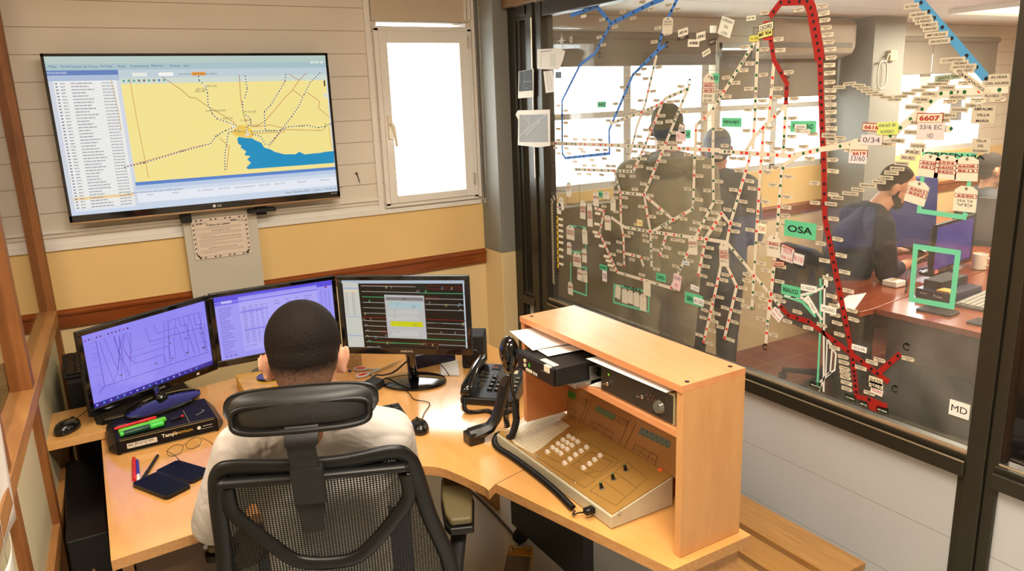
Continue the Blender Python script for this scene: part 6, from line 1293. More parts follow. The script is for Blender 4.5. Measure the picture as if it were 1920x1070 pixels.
ea = MB(); ea.ell((.083, -.094, 1.215), (.004, .004, .004), seg=10, rings=6); ea.build('ear_stud', M_BLK, OP, smooth=True)

# ================================================================== OFFICE CHAIR
CH = thing('office_chair', 'black mesh-back office chair with headrest, nearest the camera', 'office chair', (.434, 1.672, 0), -math.radians(22))
M_NET = mesh_cloth('chair_net', (16, 16, 16), .22, 185)
def bk(x, z, off=0.0):
    """chair back: local x, height -> 3D, reclined and curved"""
    y = -.200+(1.05-z)*.15+.45*x*x*(1 if abs(x) < .3 else 1)-off
    return Vector((x, y, z))
def bar(path, w, d, name, mt=M_BLK, closed=False, cat=True):
    m = MB(); pts = catmull([bk(*p) for p in path], 8, closed)
    m.tube(pts, w, mt, seg=12, closed=closed, flat=d); return m.build(name, None, CH, smooth=True)
outer = [(-.235, .70), (-.222, .85), (-.212, 1.00), (-.198, 1.055), (-.165, 1.070), (-.05, 1.064), (.06, 1.062), (.165, 1.068), (.197, 1.045), (.212, 1.00), (.236, .88), (.275, .73), (.255, .64), (.12, .60), (-.12, .60), (-.215, .63)]
bar(outer, .019, .62, 'backrest_frame', closed=True)
vee = [(-.190, 1.02), (-.188, .965), (-.165, .925), (-.115, .865), (-.065, .815), (.0, .800), (.06, .803), (.100, .830), (.150, .885), (.192, .945), (.190, 1.01)]
bar(vee, .017, .6, 'backrest_brace')
bar([(-.20, 1.035), (-.05, 1.04), (.05, 1.04), (.195, 1.03)], .026, .5, 'backrest_top_bar')
# net between the bars
net = MB(); ring = [bk(p.x, p.z, -.004) for p in catmull([Vector((x, 0, z)) for x, z in outer], 6, True)]; cen = bk(0, .84, -.004)
nx, nz = 22, 26; idx = {}; import bisect
def inside(x, z, poly):
    c = False; n = len(poly)
    for i in range(n):
        x0, z0 = poly[i]; x1, z1 = poly[(i+1) % n]
        if (z0 > z) != (z1 > z) and x < (x1-x0)*(z-z0)/(z1-z0)+x0: c = not c
    return c
vs = []; fs = []
for i in range(nz+1):
    z = .60+(1.062-.60)*i/nz
    xs = []
    for k in range(len(outer)):
        (xa, za), (xb, zb_) = outer[k], outer[(k+1) % len(outer)]
        if (za-z)*(zb_-z) <= 0 and abs(za-zb_) > 1e-6: xs.append(xa+(xb-xa)*(z-za)/(zb_-za))
    l, r = (min(xs), max(xs)) if xs else (-.1, .1)
    for j in range(nx+1): x = l+(r-l)*j/nx; vs.append(bk(x, z, -.003))
for i in range(nz):
    for j in range(nx): a = i*(nx+1)+j; fs.append((a, a+1, a+nx+2, a+nx+1))
net.add(vs, fs); net.build('backrest_net', M_NET, CH, smooth=True, label='see-through black net')
# spine with the headrest bracket
sp_ = MB(); sp_.add([bk(x, z, o_) for z, hw in ((1.075, .033), (.985, .034)) for x, o_ in ((-hw-.012, .012), (hw-.012, .012), (hw-.012, .040), (-hw-.012, .040))], [(0, 1, 2, 3), (7, 6, 5, 4), (0, 4, 5, 1), (1, 5, 6, 2), (2, 6, 7, 3), (3, 7, 4, 0)])
sp_.add([bk(x, z, o_) for z, hw in ((.99, .030), (.905, .022)) for x, o_ in ((-hw-.016, .008), (hw-.016, .008), (hw-.016, .026), (-hw-.016, .026))], [(0, 1, 2, 3), (7, 6, 5, 4), (0, 4, 5, 1), (1, 5, 6, 2), (2, 6, 7, 3), (3, 7, 4, 0)])
sp_.build('headrest_socket', M_BLKM, CH, bevel=.004)
st = MB(); pts = catmull([bk(-.014, 1.03, .026), bk(-.014, 1.09, .034), Vector((-.012, -.262, 1.135)), Vector((-.010, -.240, 1.175)), Vector((-.010, -.215, 1.20))], 6)
n = len(pts); v2 = []; f2 = []
for i, p in enumerate(pts):
    hw = .028 if i < n*.5 else .034
    for x, y in ((-hw, -.007), (hw, -.007), (hw, .007), (-hw, .007)): v2.append(p+Vector((x, y, y*.3)))
for i in range(n-1):
    for k in range(4): f2.append((i*4+k, i*4+(k+1) % 4, (i+1)*4+(k+1) % 4, (i+1)*4+k))
f2 += [(3, 2, 1, 0), tuple((n-1)*4+k for k in range(4))]; st.add(v2, f2); st.build('headrest_stem', M_BLK, CH, bevel=.004)
# headrest: curved padded slab, its hollow plastic back towards the camera
def headrest():
    m = MB(); nu, nv = 26, 10; W, Hh = .157, .040; vs = []; fs = []
    def P_(u, v, side):
        # superellipse outline
        a = 2*PI*u; ex = .42; cx_, sx_ = math.cos(a), math.sin(a)
        x = math.copysign(abs(cx_)**(ex*.8), cx_)*W*v; z = math.copysign(abs(sx_)**(ex*1.2), sx_)*Hh*v
        if z < 0: x *= 1-.16*abs(z)/Hh
        y = .55*x*x
        th = .030*(1-v**4)+.006
        return Vector((-.010+x, -.222+y+(th if side else -th*.62)+z*.35, 1.196+z+.010*math.cos(x*9)))
    for side in (0, 1):
        for j in range(nv+1):
            for i in range(nu*2): vs.append(P_(i/(nu*2), max(j/nv, .001), side))
    N = nu*2
    for side in (0, 1):
        o_ = side*(nv+1)*N
        for j in range(nv):
            for i in range(N): a, b = o_+j*N+i, o_+j*N+(i+1) % N; f = (a, b, b+N, a+N); fs.append(f if side else f[::-1])
    o0, o1 = nv*N, (nv+1)*N+nv*N
    for i in range(N): fs.append((o0+i, o0+(i+1) % N, o1+(i+1) % N, o1+i))
    m.add(vs, fs); return m
headrest().build('headrest', mat('headrest_black', (24, 24, 24), .42, spec=.45), CH, smooth=True)
# hollow rim on the rear of the headrest
rm = MB(); pts = []
for i in range(48):
    a = 2*PI*i/48; x = math.copysign(abs(math.cos(a))**.34, math.cos(a))*.138; z = math.copysign(abs(math.sin(a))**.5, math.sin(a))*.026; pts.append(Vector((-.010+x, -.222+.55*x*x-.022+z*.35, 1.190+z)))
rm.tube(pts, .006, None, seg=8, closed=True); rm.build('headrest_rim', M_BLK, CH, smooth=True)
# seat, column, star base, arms
se = MB(); se.ell((0, .06, .485), (.245, .245, .045), seg=32, rings=12); se.build('seat', mat('seat_black', (18, 18, 20), .85, bump=(150, .2)), CH, smooth=True)
MB().tube([(0, .03, .12), (0, .03, .44)], [.028, .024], seg=16).bb((-.10, -.06, .42), (.10, .14, .445)).tube([(0, -.02, .43), (0, -.16, .46), (0, -.205, .60), (0, -.175, .66)], [.02, .02, .018, .016], seg=12).build('column', M_BLK, CH, smooth='auto')
for k in range(5):
    a = 2*PI*k/5+.3; d = Vector((math.cos(a), math.sin(a), 0)); lg = MB().tube([Vector((0, .03, .11)), Vector((0, .03, .10))+d*.16, Vector((0, .03, .075))+d*.29], [.028, .022, .016], seg=10).build('leg', M_BLK, CH, smooth=True)
    c = Vector((0, .03, .030))+d*.29; s_ = Vector((-d.y, d.x, 0)); MB().tube([c-s_*.022, c+s_*.022], .030, seg=16).build('castor', M_BLKM, lg, smooth='auto')
for s in (-1, 1):
    x = s*.325
    pad = MB(); pad.prism([(x-.042, .22), (x-.046, .32), (x-.036, .46), (x-.02, .49), (x+.028, .49), (x+.04, .46), (x+.046, .32), (x+.030, .18), (x-.030, .18)], .645, .668)
    pad.build('arm_pad', mat('arm_pad', (104, 94, 64), .55) , CH, bevel=.008, seg=3, label='worn olive-grey arm pad')
    pb_ = MB(); pb_.prism([(x-.047, .20), (x-.05, .32), (x-.04, .47), (x+.03, .50), (x+.05, .32), (x+.034, .17), (x-.034, .17)], .622, .645); pb_.build('arm_shell', M_BLK, CH, bevel=.006)
    MB().tube([(s*.20, .10, .44), (s*.27, .14, .44), (s*.30, .20, .48), (x, .24, .63)], [.020, .020, .024, .026], seg=10, flat=.7).build('arm_post', M_BLKM, CH, smooth=True)
# ================================================================== THINGS ON THE OPERATOR'S DESK
DZ = .7505
def ream(cx, cy, rz, label, side_print):
    t = thing('paper_ream', label, 'paper pack', (cx, cy, DZ), rz, 'black paper packs under the left monitor')
    L, Wd, h = .305, .212, .05
    m = MB(); m.bb((-L/2, -Wd/2, 0), (L/2, Wd/2, h)); m.build('wrapper', mat('ream_black', (20, 18, 16), .55, spec=.15, bump=(35, .25)), t, bevel=.004)
    for s in (-1, 1):
        fl = MB(); fl.add([(s*L/2, -Wd/2, .004), (s*L/2, Wd/2, .004), (s*L/2, Wd/2, h-.004), (s*L/2, -Wd/2, h-.004), (s*(L/2+.022), -Wd/2+.03, .012), (s*(L/2+.022), Wd/2-.03, .012), (s*(L/2+.022), Wd/2-.03, .024), (s*(L/2+.022), -Wd/2+.03, .024)], [(0, 1, 5, 4), (1, 2, 6, 5), (2, 3, 7, 6), (3, 0, 4, 7), (4, 5, 6, 7)])
        fl.build('folded_end', mat('ream_fold', (36, 33, 28), .3, bump=(60, .6)), t)
    gold = (196, 172, 116)
    for pl, wd, k in ((Plane((-L/2, -Wd/2-.0005, 0), (1, 0, 0), (0, 0, 1)), h, 0), (Plane((-L/2, -Wd/2, h+.0005), (1, 0, 0), (0, 1, 0)), Wd, 1)):
        P = Print(pl); P.rect(L/2, .003 if not k else .004, L-.02, .0012, gold, 1); P.rect(L/2, wd-.003, L-.02, .0012, gold, 1)
        if not k:
            P.rect(.072, .024, .088, .017, (206, 200, 186), 1); P.text('A4', .038, .026, .008, (40, 36, 30), 2, bold=.02); P.text('80 gr/m', .068, .026, .007, (60, 56, 50), 2); P.text('500', .098, .027, .008, (60, 56, 50), 2); P.rect(.052, .024, .001, .017, (40, 36, 30), 2); P.rect(.084, .024, .001, .017, (40, 36, 30), 2)
            P.text('Tempo', .155, .028, .012, (226, 216, 190), 1, bold=.02); P.text('Premium', .196, .030, .012, (206, 164, 70), 1); P.disc(.245, .028, .006, (220, 216, 206), 1); P.rect(.272, .031, .03, .0018, (200, 196, 186), 1); P.rect(.270, .022, .036, .001, (200, 196, 186), 1)
        else:
            P.rect(.03, .11, .03, .05, (90, 84, 66), 1); P.rect(.22, .07, .001, .12, gold, 1); P.line([(.25, .06), (.28, .085), (.275, .10)], .0015, (220, 214, 200), 1)
        P.mb.build('print', None, t)
    return t
ream(.155, 2.645, .03, 'front black A4 paper pack with lettered edge under the left monitor', 1)
ream(.120, 2.872, .08, 'rear black A4 paper pack half hidden behind the front one', 0)
def pen(p0, p1, r, name, label, parts, group=None):
    """parts: (from, to, radius factor, material) along the axis"""
    p0, p1 = Vector(p0), Vector(p1); t = thing(name, label, 'pen' if 'marker' not in name else 'marker', p0, 0, group)
    for i, (a, b, k, mt, nm) in enumerate(parts):
        n0, n1 = p0+(p1-p0)*a, p0+(p1-p0)*b; d = (n1-n0)
        m = MB().tube([n0, n0+d*.06, n1-d*.06, n1], [r*k*.8, r*k, r*k, r*k*.8], seg=12); hold(m.build(nm, mt, smooth='auto'), t)
    return t
RED = mat('pen_red', (206, 26, 22), .3); BLUE = mat('pen_blue', (40, 50, 160), .3); WHP = mat('pen_white', (232, 226, 222), .3); GRNL = mat('marker_green', (60, 200, 70), .35); GRND = mat('marker_dark_green', (16, 66, 48), .35); GRN2 = mat('marker_lime', (90, 190, 40), .35)
zr = .8015
pen((.020, 2.553, zr+.010), (.150, 2.572, zr+.010), .0095, 'marker', 'thick dark green marker with light green cap on the paper pack', [(0, .08, .8, GRNL, 'tip'), (.08, .68, 1.0, GRND, 'barrel'), (.68, 1, 1.08, GRNL, 'cap')], 'markers on the paper pack')
pen((.018, 2.582, zr+.009), (.160, 2.606, zr+.009), .0085, 'marker', 'lime green marker lying behind the dark green one', [(0, .62, 1, GRN2, 'barrel'), (.62, 1, 1.1, GRN2, 'cap')], 'markers on the paper pack')
pen((.008, 2.625, zr+.006), (.135, 2.648, zr+.006), .0055, 'marker', 'slim red marker behind the lime green marker', [(0, .55, 1, RED, 'barrel'), (.55, 1, 1.1, RED, 'cap')], 'markers on the paper pack')
pen((.175, 2.600, zr+.004), (.215, 2.612, zr+.004), .0042, 'ballpoint_pen', 'short black pen with red end on the paper pack', [(0, .8, 1, M_BLK, 'barrel'), (.8, 1, .9, RED, 'button')])
def dq(x, y, z=DZ): p = at(x, y, 2, z); return Vector((p.x, p.y, z))
a, b = dq(251, 858, DZ+.005), dq(252, 900, DZ+.005); pen(a, b, .0055, 'ballpoint_pen', 'red pen lying left of the blue and white pen', [(0, .35, 1, RED, 'barrel'), (.35, 1, 1.1, RED, 'cap')])
a, b = dq(257, 862, DZ+.005), dq(260, 904, DZ+.005); pen(a, b, .0048, 'ballpoint_pen', 'blue and white pen between the red and the black pen', [(0, .68, 1, BLUE, 'barrel'), (.68, 1, 1.15, WHP, 'cap')])
a, b = dq(268, 897, DZ+.005), dq(296, 853, DZ+.005); pen(a, b, .0048, 'ballpoint_pen', 'matt black pen pointing at the glasses', [(0, .35, 1.15, M_BLKM, 'cap'), (.35, 1, 1, M_BLKM, 'barrel')])
def slate(corners, h, name, label, cat, group=None, z=DZ, glassm=M_BLKG):
    """a phone: rounded slab with a glossy screen"""
    c = [dq(*p, z) for p in corners]; cen = sum(c, Vector())/4; t = thing(name, label, cat, cen, 0, group)
    ax = ((c[1]-c[0])+(c[2]-c[3]))/2; ay = ((c[3]-c[0])+(c[2]-c[1]))/2; Lx, Ly = ax.length, ay.length; ax.normalize(); ay = Vector((-ax.y, ax.x, 0)) if ax.cross(ay).z > 0 else Vector((ax.y, -ax.x, 0))
    def out(k, r):
        o = []
        for sx, sy, a0 in ((1, 1, 0), (-1, 1, 90), (-1, -1, 180), (1, -1, 270)):
            for i in range(5): an = math.radians(a0+i*22.5); o.append((sx*(Lx/2-k-r)+r*math.cos(an), sy*(Ly/2-k-r)+r*math.sin(an)))
        return o
    M = Matrix(((ax.x, ay.x, 0, 0), (ax.y, ay.y, 0, 0), (0, 0, 1, 0), (0, 0, 0, 1)))
    m = MB(); m.prism(out(0, .012), .0002, h, None, M); m.build('case', M_BLK, t, bevel=.0012)
    m = MB(); m.prism(out(.004, .009), h, h+.0006, None, M); m.build('screen', mat('phone_glass', (5, 8, 12), .3, spec=.06), t)
    return t
slate([(246, 910), (313, 941), (360, 912), (296, 892)], .012, 'smartphone', 'black smartphone nearest the desk edge, screen up', 'smartphone')
slate([(294, 886), (360, 910), (402, 884), (330, 866)], .008, 'smartphone', 'black smartphone partly under the operator arm, screen up', 'smartphone')
# spectacles
gl = thing('eyeglasses', 'thin-framed eyeglasses lying open against the black paper pack', 'glasses', dq(360, 840), 0)
pw_, wr_ = mat('glasses_wire', (60, 50, 40), .25, metal=.8), []
A_, B_ = dq(312, 850, DZ+.018), dq(375, 826, DZ+.018); dx = (B_-A_).normalized(); dyv = Vector((-dx.y, dx.x, 0))
for k, lab in ((0, 'lens_rim'), (1, 'lens_rim')):
    c = A_+dx*(.028+.062*k); m = MB(); m.tube([c+dx*(.026*math.cos(q_))+Vector((0, 0, .017*math.sin(q_))) for q_ in [2*PI*i/20 for i in range(20)]], .0009, seg=6, closed=True); hold(m.build(lab, pw_), gl)
    m = MB(); m.add([c+dx*(.025*math.cos(q_))+Vector((0, 0, .016*math.sin(q_))) for q_ in [2*PI*i/16 for i in range(16)]], [list(range(16))]); hold(m.build('lens', glass('lens', (.92, .97, .94), 2)), gl)
m = MB(); m.tube([A_+dx*.053+Vector((0, 0, .005)), A_+dx*.059+Vector((0, 0, .008)), A_+dx*.065+Vector((0, 0, .005))], .001, seg=6); hold(m.build('bridge', pw_), gl)
for s in (0, 1):
    c = A_+dx*(.002+.116*s)+Vector((0, 0, .008)); m = MB(); m.tube([c, c-dyv*.05, c-dyv*.10+Vector((0, 0, -.014)), c-dyv*.118+Vector((0, 0, -.022))], [.001, .001, .0014, .0022], seg=8); hold(m.build('temple', pw_), gl)
# mice
def mouse(c, ang, label, s=1.0):
    t = thing('computer_mouse', label, 'computer mouse', c, ang)
    m = MB(); n = 18; vs = []; fs = []
    for j in range(8):
        v = j/7
        for i in range(n):
            a_ = 2*PI*i/n; r = math.cos(v*PI/2)**.55 if v < 1 else .001
            vs.append((.031*s*r*math.cos(a_)*(1-.12*math.sin(a_)), .054*s*r*math.sin(a_), .004+(.030*s)*math.sin(v*PI/2)*(1-.15*math.sin(a_)*r)))
    b0 = len(vs); vs += [(.030*s*math.cos(2*PI*i/n), .052*s*math.sin(2*PI*i/n), .0004) for i in range(n)]
    for j in range(7):
        for i in range(n): i2 = (i+1) % n; fs.append((j*n+i, j*n+i2, (j+1)*n+i2, (j+1)*n+i))
    for i in range(n): i2 = (i+1) % n; fs.append((b0+i, b0+i2, i2, i))
    fs.append([b0+i for i in range(n)][::-1]); fs.append([7*n+i for i in range(n)])
    m.add(vs, fs); m.build('shell', mat('mouse_black', (14, 14, 15), .22, spec=.6), t, smooth=True)
    MB().tube([(-.003*s, .030*s, .0265*s), (.003*s, .030*s, .0265*s)], .007*s, seg=14).build('scroll_wheel', M_BLKM, t)
    return t
def cable(pts, r, parent=None, name='cable', label=None, mt=M_BLK, world=True):
    m = MB(); m.tube(catmull(pts, 7), r, mt, seg=8); o = m.build(name, smooth=True)
    if parent: hold(o, parent)
    if label: tag(o, label, 'cable')
    return o
m1 = mouse(dq(786, 805, DZ), -.22, 'black computer mouse on the desk right of the operator')
cable([dq(*p, DZ+.003) for p in ((792, 783), (796, 773), (806, 757), (797, 752), (776, 748), (765, 735), (742, 722), (722, 718), (704, 708), (688, 700), (672, 700))], .0016, m1, 'mouse_cable')
m2 = mouse(Vector((-.125, 2.78, .7805)), -.55, 'black mouse on the side shelf at the left', 1.05)
cable([(-.095, 2.83, .80), (-.07, 2.90, .79), (-.05, 2.97, .785), (-.055, 3.03, .80), (-.06, 3.06, .88)], .0016, m2, 'mouse_cable')
# keyboard under the headrest, only its corner shows
def keyboard(x0, x1, y0, y1, z, label, rz=0, nx=18, ny=5, kc=M_BLK, bc=M_BLKM, group=None):
    cx, cy = (x0+x1)/2, (y0+y1)/2; t = thing('keyboard', label, 'keyboard', (cx, cy, z), rz, group); L, D_ = x1-x0, y1-y0
    MB().add([(-L/2, -D_/2, .0005), (L/2, -D_/2, .0005), (L/2, D_/2, .0005), (-L/2, D_/2, .0005), (-L/2, -D_/2, .010), (L/2, -D_/2, .010), (L/2, D_/2, .020), (-L/2, D_/2, .020)], [(3, 2, 1, 0), (4, 5, 6, 7), (0, 1, 5, 4), (1, 2, 6, 5), (2, 3, 7, 6), (3, 0, 4, 7)]).build('base', bc, t, bevel=.003)
    kw, kd = (L-.02)/nx, (D_-.02)/ny; k0 = None
    for j in range(ny):
        row = MB()
        for i in range(nx):
            x = -L/2+.01+kw*(i+.5); y = -D_/2+.01+kd*(j+.5); zz = .010+.010*(y+D_/2)/D_
            if j == 0 and 5 <= i <= 8:
                if i == 5: row.bb((x-kw*.42, y-kd*.42, zz), (x+kw*3.42, y+kd*.42, zz+.006))
                continue
            row.bb((x-kw*.42, y-kd*.42, zz), (x+kw*.42, y+kd*.42, zz+.006))
        row.build('key_row', kc, t, bevel=.001, seg=1)
    return t
keyboard(.44, .885, 2.26, 2.40, DZ, 'black keyboard on the desk, mostly hidden by the chair headrest', -.12)
# tin, carton with coaster, adapter, blue card behind the head
tn = thing('tin_can', 'tall brown printed tin behind the operator, between two monitors', 'tin', (.905, 2.90, DZ))
hold(MB().lathe([(.034, 0), (.036, .003), (.036, .135), (.034, .139), (.030, .140)], (.905, 2.90, DZ), 32).build('body', mat('kraft_tin', (176, 142, 96), .5, noise=(40, .08)), smooth='auto'), tn)
m = MB(); m.tube([(.905+.0368*math.cos(a_)*1, 2.90+.0368*math.sin(a_), DZ+.07+.022*math.sin(u_)) for a_, u_ in [(-PI/2-.35+.5*math.cos(q_), q_) for q_ in [2*PI*i/24 for i in range(24)]]], .0007, seg=5, closed=True); hold(m.build('emblem', mat('tin_brown', (90, 66, 40), .5), label='brown round emblem'), tn)
bx_ = thing('carton', 'flat orange patterned carton beside the operator head', 'box', (.57, 2.80, DZ), 0)
hold(MB().prism([(.438, 2.72), (.70, 2.735), (.69, 2.90), (.445, 2.93)], DZ, DZ+.052).build('box_body', mat('orange_carton', (226, 156, 50), .35, noise=(28, .30)), bevel=.001), bx_)
P = Print(Plane((.448, 2.7205, DZ), (1, .06, 0), (0, 0, 1)))
for i in range(4): P.rect(.012+.013*i, .028, .006, .022, (236, 200, 110), 1)
hold(P.build('side_print'), bx_)
tag(MB().lathe([(.045, 0), (.048, .003), (.047, .008), (.02, .010)], (.55, 2.82, DZ+.0525), 32).build('black_disc', M_BLKG, smooth='auto'), 'glossy black round coaster on the orange carton', 'coaster')
tag(MB().add([(.66, 2.60, DZ+.002), (.72, 2.58, DZ+.002), (.72, 2.60, DZ+.09), (.66, 2.62, DZ+.09), (.66, 2.63, DZ+.002), (.72, 2.61, DZ+.002), (.72, 2.615, DZ+.09), (.66, 2.635, DZ+.09)], [(0, 1, 2, 3), (7, 6, 5, 4), (0, 4, 5, 1), (1, 5, 6, 2), (2, 6, 7, 3), (3, 7, 4, 0)]).build('blue_case', mat('blue_case', (20, 50, 130), .4), bevel=.002), 'small bright blue case just right of the operator neck', 'case')
ad = MB(); c = dq(688, 722, DZ); ad.prism([(.838, 2.615), (.905, 2.655), (.928, 2.60), (.868, 2.558)], DZ, DZ+.030)
tag(ad.build('power_adapter', M_BLKM, bevel=.003), 'black box-shaped power adapter right of the operator ear', 'adapter')
# scissors
sc = thing('scissors', 'scissors with red and grey handles beneath the right monitor', 'scissors', dq(690, 698), 0)
hd0 = [dq(676, 691, DZ+.006), dq(680, 703, DZ+.006)]; tip = [dq(758, 672, DZ+.004), dq(755, 676, DZ+.004)]; piv = dq(714, 692, DZ+.006)
for k in (0, 1):
    c = hd0[k]; d = (piv-c).normalized(); n_ = Vector((-d.y, d.x, 0)); sg = 1
    m = MB(); m.tube([c+d*(.026*math.cos(q_))+n_*(.015*math.sin(q_)) for q_ in [2*PI*i/20 for i in range(20)]], .005, seg=8, closed=True); m.tube([c+d*.024, piv], .006, seg=8, flat=.6); hold(m.build('handle', mat('scissor_grey', (186, 180, 172), .4), smooth=True), sc)
    m = MB(); m.tube([c+d*(.021*math.cos(q_))+n_*(.010*math.sin(q_)) for q_ in [2*PI*i/20 for i in range(20)]], .0036, seg=8, closed=True); hold(m.build('handle_grip', mat('scissor_red', (226, 40, 30), .35), smooth=True, label='red inner grip'), sc)
    m = MB(); dd = tip[k]-piv; nn = Vector((-dd.y, dd.x, 0)).normalized()*.006; m.add([piv-nn, piv+nn, tip[k], piv-nn+Vector((0, 0, .002)), piv+nn+Vector((0, 0, .002)), tip[k]+Vector((0, 0, .001))], [(2, 1, 0), (3, 4, 5), (0, 1, 4, 3), (1, 2, 5, 4), (2, 0, 3, 5)]); hold(m.build('blade', M_CHR), sc)
cable([(1.0, 2.53, .86), (.97, 2.60, .80), (.955, 2.68, .765), (.93, 2.70, DZ+.014), (.89, 2.67, DZ+.012), (.875, 2.64, DZ+.024)], .0034, None, 'cable', 'thick black cable from the right monitor down to the adapter')
cable([(.865, 2.60, DZ+.02), (.80, 2.66, DZ+.004), (.77, 2.76, DZ+.004), (.80, 2.86, DZ+.004)], .0028, None, 'cable', 'black cable leaving the adapter towards the brown tin')
cable([(1.13, 2.50, .90), (1.12, 2.52, .84), (1.14, 2.50, .80), (1.15, 2.49, .775)], .0018, None, 'cable', 'thin black cable with a bulge hanging over the right monitor foot')
# white sheet and dark box behind right monitor, active speaker
sheet([dq(824, 672, DZ+.001), dq(858, 674, DZ+.001), dq(862, 704, DZ+.001), dq(826, 704, DZ+.001)], 'paper_sheet', 'white sheet on the desk between monitor foot and speaker', .0005)
tag(MB().bb((1.10, 2.70, DZ), (1.28, 2.79, DZ+.055)).build('dark_box', mat('navy_box', (26, 24, 48), .35), bevel=.002), 'dark navy box behind the foot of the right monitor', 'box')
spk = thing('speaker', 'black desktop speaker standing right behind the right monitor', 'speaker', (1.33, 2.62, DZ), -.6)
MB().bb((-.045, -.06, .0005), (.045, .06, .135)).build('case', M_BLKM, spk, bevel=.006); MB().lathe([(.030, 0), (.034, .002), (.030, .004)], (0, 0, 0), 24, None, Matrix.Translation((0, -.061, .05)) @ Matrix.Rotation(PI/2, 4, 'X')).build('cone', M_BLK, spk)
# desk telephone with handset, keys and display
tp_ = thing('desk_telephone', 'black desk telephone with number keys left of the radio cabinet', 'telephone', (1.235, 2.28, DZ), -PI/4)
m = MB(); m.add([(-.10, -.115, .0005), (.10, -.115, .0005), (.10, .115, .0005), (-.10, .115, .0005), (-.10, -.115, .028), (.10, -.115, .028), (.10, .115, .078), (-.10, .115, .078)], [(3, 2, 1, 0), (4, 5, 6, 7), (0, 1, 5, 4), (1, 2, 6, 5), (2, 3, 7, 6), (3, 0, 4, 7)]); m.build('base', mat('phone_black', (22, 22, 22), .3, spec=.5), tp_, bevel=.008, seg=3)
def pz(y): return .028+(y+.115)/.23*.05
pn = Plane((0, 0, .0535), (1, 0, 0), (0, .23, .05)); P = Print(pn)
P.rect(.025, .088, .115, .034, (16, 16, 16), 2); P.rect(.040, .060, .066, .024, (190, 176, 150), 3); P.rect(.040, .060, .034, .014, (120, 140, 130), 4); P.text('LUX', -.02, .088, .008, (200, 90, 60), 3, bold=.02)
P.ring(-.058, -.03, .018, .0015, (120, 110, 90), 2); P.ring(-.040, -.030, .010, .0015, (120, 110, 90), 2); P.scribble(-.075, -.03, .0, .003, (120, 110, 90), 2); P.scribble(-.045, -.02, .045, .003, (130, 124, 110), 2); P.scribble(-.045, -.025, .026, .003, (130, 124, 110), 2)
for i, (a_, b_) in enumerate(((-.06, .05), (-.06, .03))): P.disc(a_, b_, .006, (50, 50, 50), 2); P.ring(a_, b_, .006, .001, (120, 110, 90), 3)
P.mb.build('face_print', None, tp_)
for r in range(4):
    for c_ in range(3):
        x, v = -.005+c_*.026, .022-r*.026; p = pn.pt(x, v, .001); k_ = MB().box(p, (.020, .016, .006)); o = k_.build('key', mat('phone_key', (18, 18, 18), .3), tp_, bevel=.002)
        P = Print(Plane(pn.pt(x, v, .0042), pn.u, pn.v)); P.text('123456789*0#'[r*3+c_], 0, 0, .008, (226, 226, 220), 1, bold=.02); P.mb.build('digit', None, o)
for r in range(4): MB().box(pn.pt(.082, .022-r*.026, .001), (.016, .012, .005)).build('side_key', mat('phone_key_grey', (120, 110, 90), .4), tp_, bevel=.002)
m = MB(); m.tube([Vector((-.078, y, pz(y)+.012+dz)) for y, dz in ((-.12, .004), (-.09, .012), (0, .026), (.09, .014), (.118, .006))], [.018, .024, .016, .024, .018], seg=14, flat=.8); m.build('handset', M_BLKG, tp_, smooth=True)
m = MB(); coil([(-.078, -.13, .03), (-.05, -.19, .010), (.02, -.17, .008), (.06, -.20, .008), (.10, -.15, .008)], .0065, .0048, .0018, m, None, 5); m.build('cord', M_BLK, tp_, smooth=True)
# console handset leaning on the cabinet
hs = thing('console_handset', 'black telephone handset propped upright against the dispatch console', 'handset', (1.0, 1.96, DZ))
q0, q1, q2 = Vector((.985, 1.965, .775)), Vector((1.055, 1.955, .800)), Vector((1.095, 1.952, .925))
m = MB(); m.cap(q0, q0+Vector((.03, 0, .004)), .024, .022, 1, 1); me_ = MB(); me_.tube([Vector((.965, 1.972, .778)), Vector((1.0, 1.966, .782)), Vector((1.035, 1.96, .792)), Vector((1.058, 1.956, .82)), Vector((1.075, 1.953, .87)), Vector((1.09, 1.951, .925)), Vector((1.097, 1.950, .952))], [.027, .028, .023, .021, .020, .022, .025], seg=6, flat=.85)
hold(me_.build('grip', mat('handset_black', (26, 25, 24), .3), bevel=.003), hs); hold(MB().bb((.955, 1.945, .7515), (1.01, 1.995, .79)).build('mouthpiece', mat('handset_black', (26, 25, 24), .3), bevel=.005), hs)
hold(MB().tube([Vector((1.085, 1.93, .945)), Vector((1.092, 1.965, .952))], .0205, seg=18).build('earpiece', M_STL if False else mat('ear_grey', (70, 70, 70), .25), smooth='auto'), hs)
m = MB(); coil([(1.10, 1.975, .93), (1.115, 1.99, .86), (1.11, 1.985, .80), (1.105, 1.97, .765)], .0085, .006, .0022, m); hold(m.build('cord', M_BLK, smooth=True), hs)
# black cabinet with a spare keyboard behind the left monitor
kb0 = thing('black_cabinet', 'narrow black cabinet behind the left monitor, beside the timber partition', 'cabinet', (-.03, 3.2, 0)); hold(MB().bb((-.115, 3.03, .0), (.10, 3.42, .862)).build('cabinet_body', M_BLKM, bevel=.003), kb0)
keyboard(-.125, .12, 3.08, 3.36, .863, 'spare black keyboard lying on the black cabinet at the left', 0, 7, 9)
tag(MB().bb((-.06, 2.995, .70), (.10, 3.025, .775)).build('wooden_block', M_OAKE, bevel=.001), 'small beech ledge behind the left monitor', 'ledge')
tw = thing('computer_tower', 'black computer tower under the side shelf beside the desk', 'computer tower', (-.12, 2.7, 0)); hold(MB().bb((-.165, 2.35, .02), (-.055, 2.95, .60)).build('case', M_BLK, bevel=.005), tw)
for x in (-.15, -.07):
    for y in (2.4, 2.9): hold(MB().bb((x-.01, y-.01, 0), (x+.01, y+.01, .02)).build('foot', M_BLKM), tw)
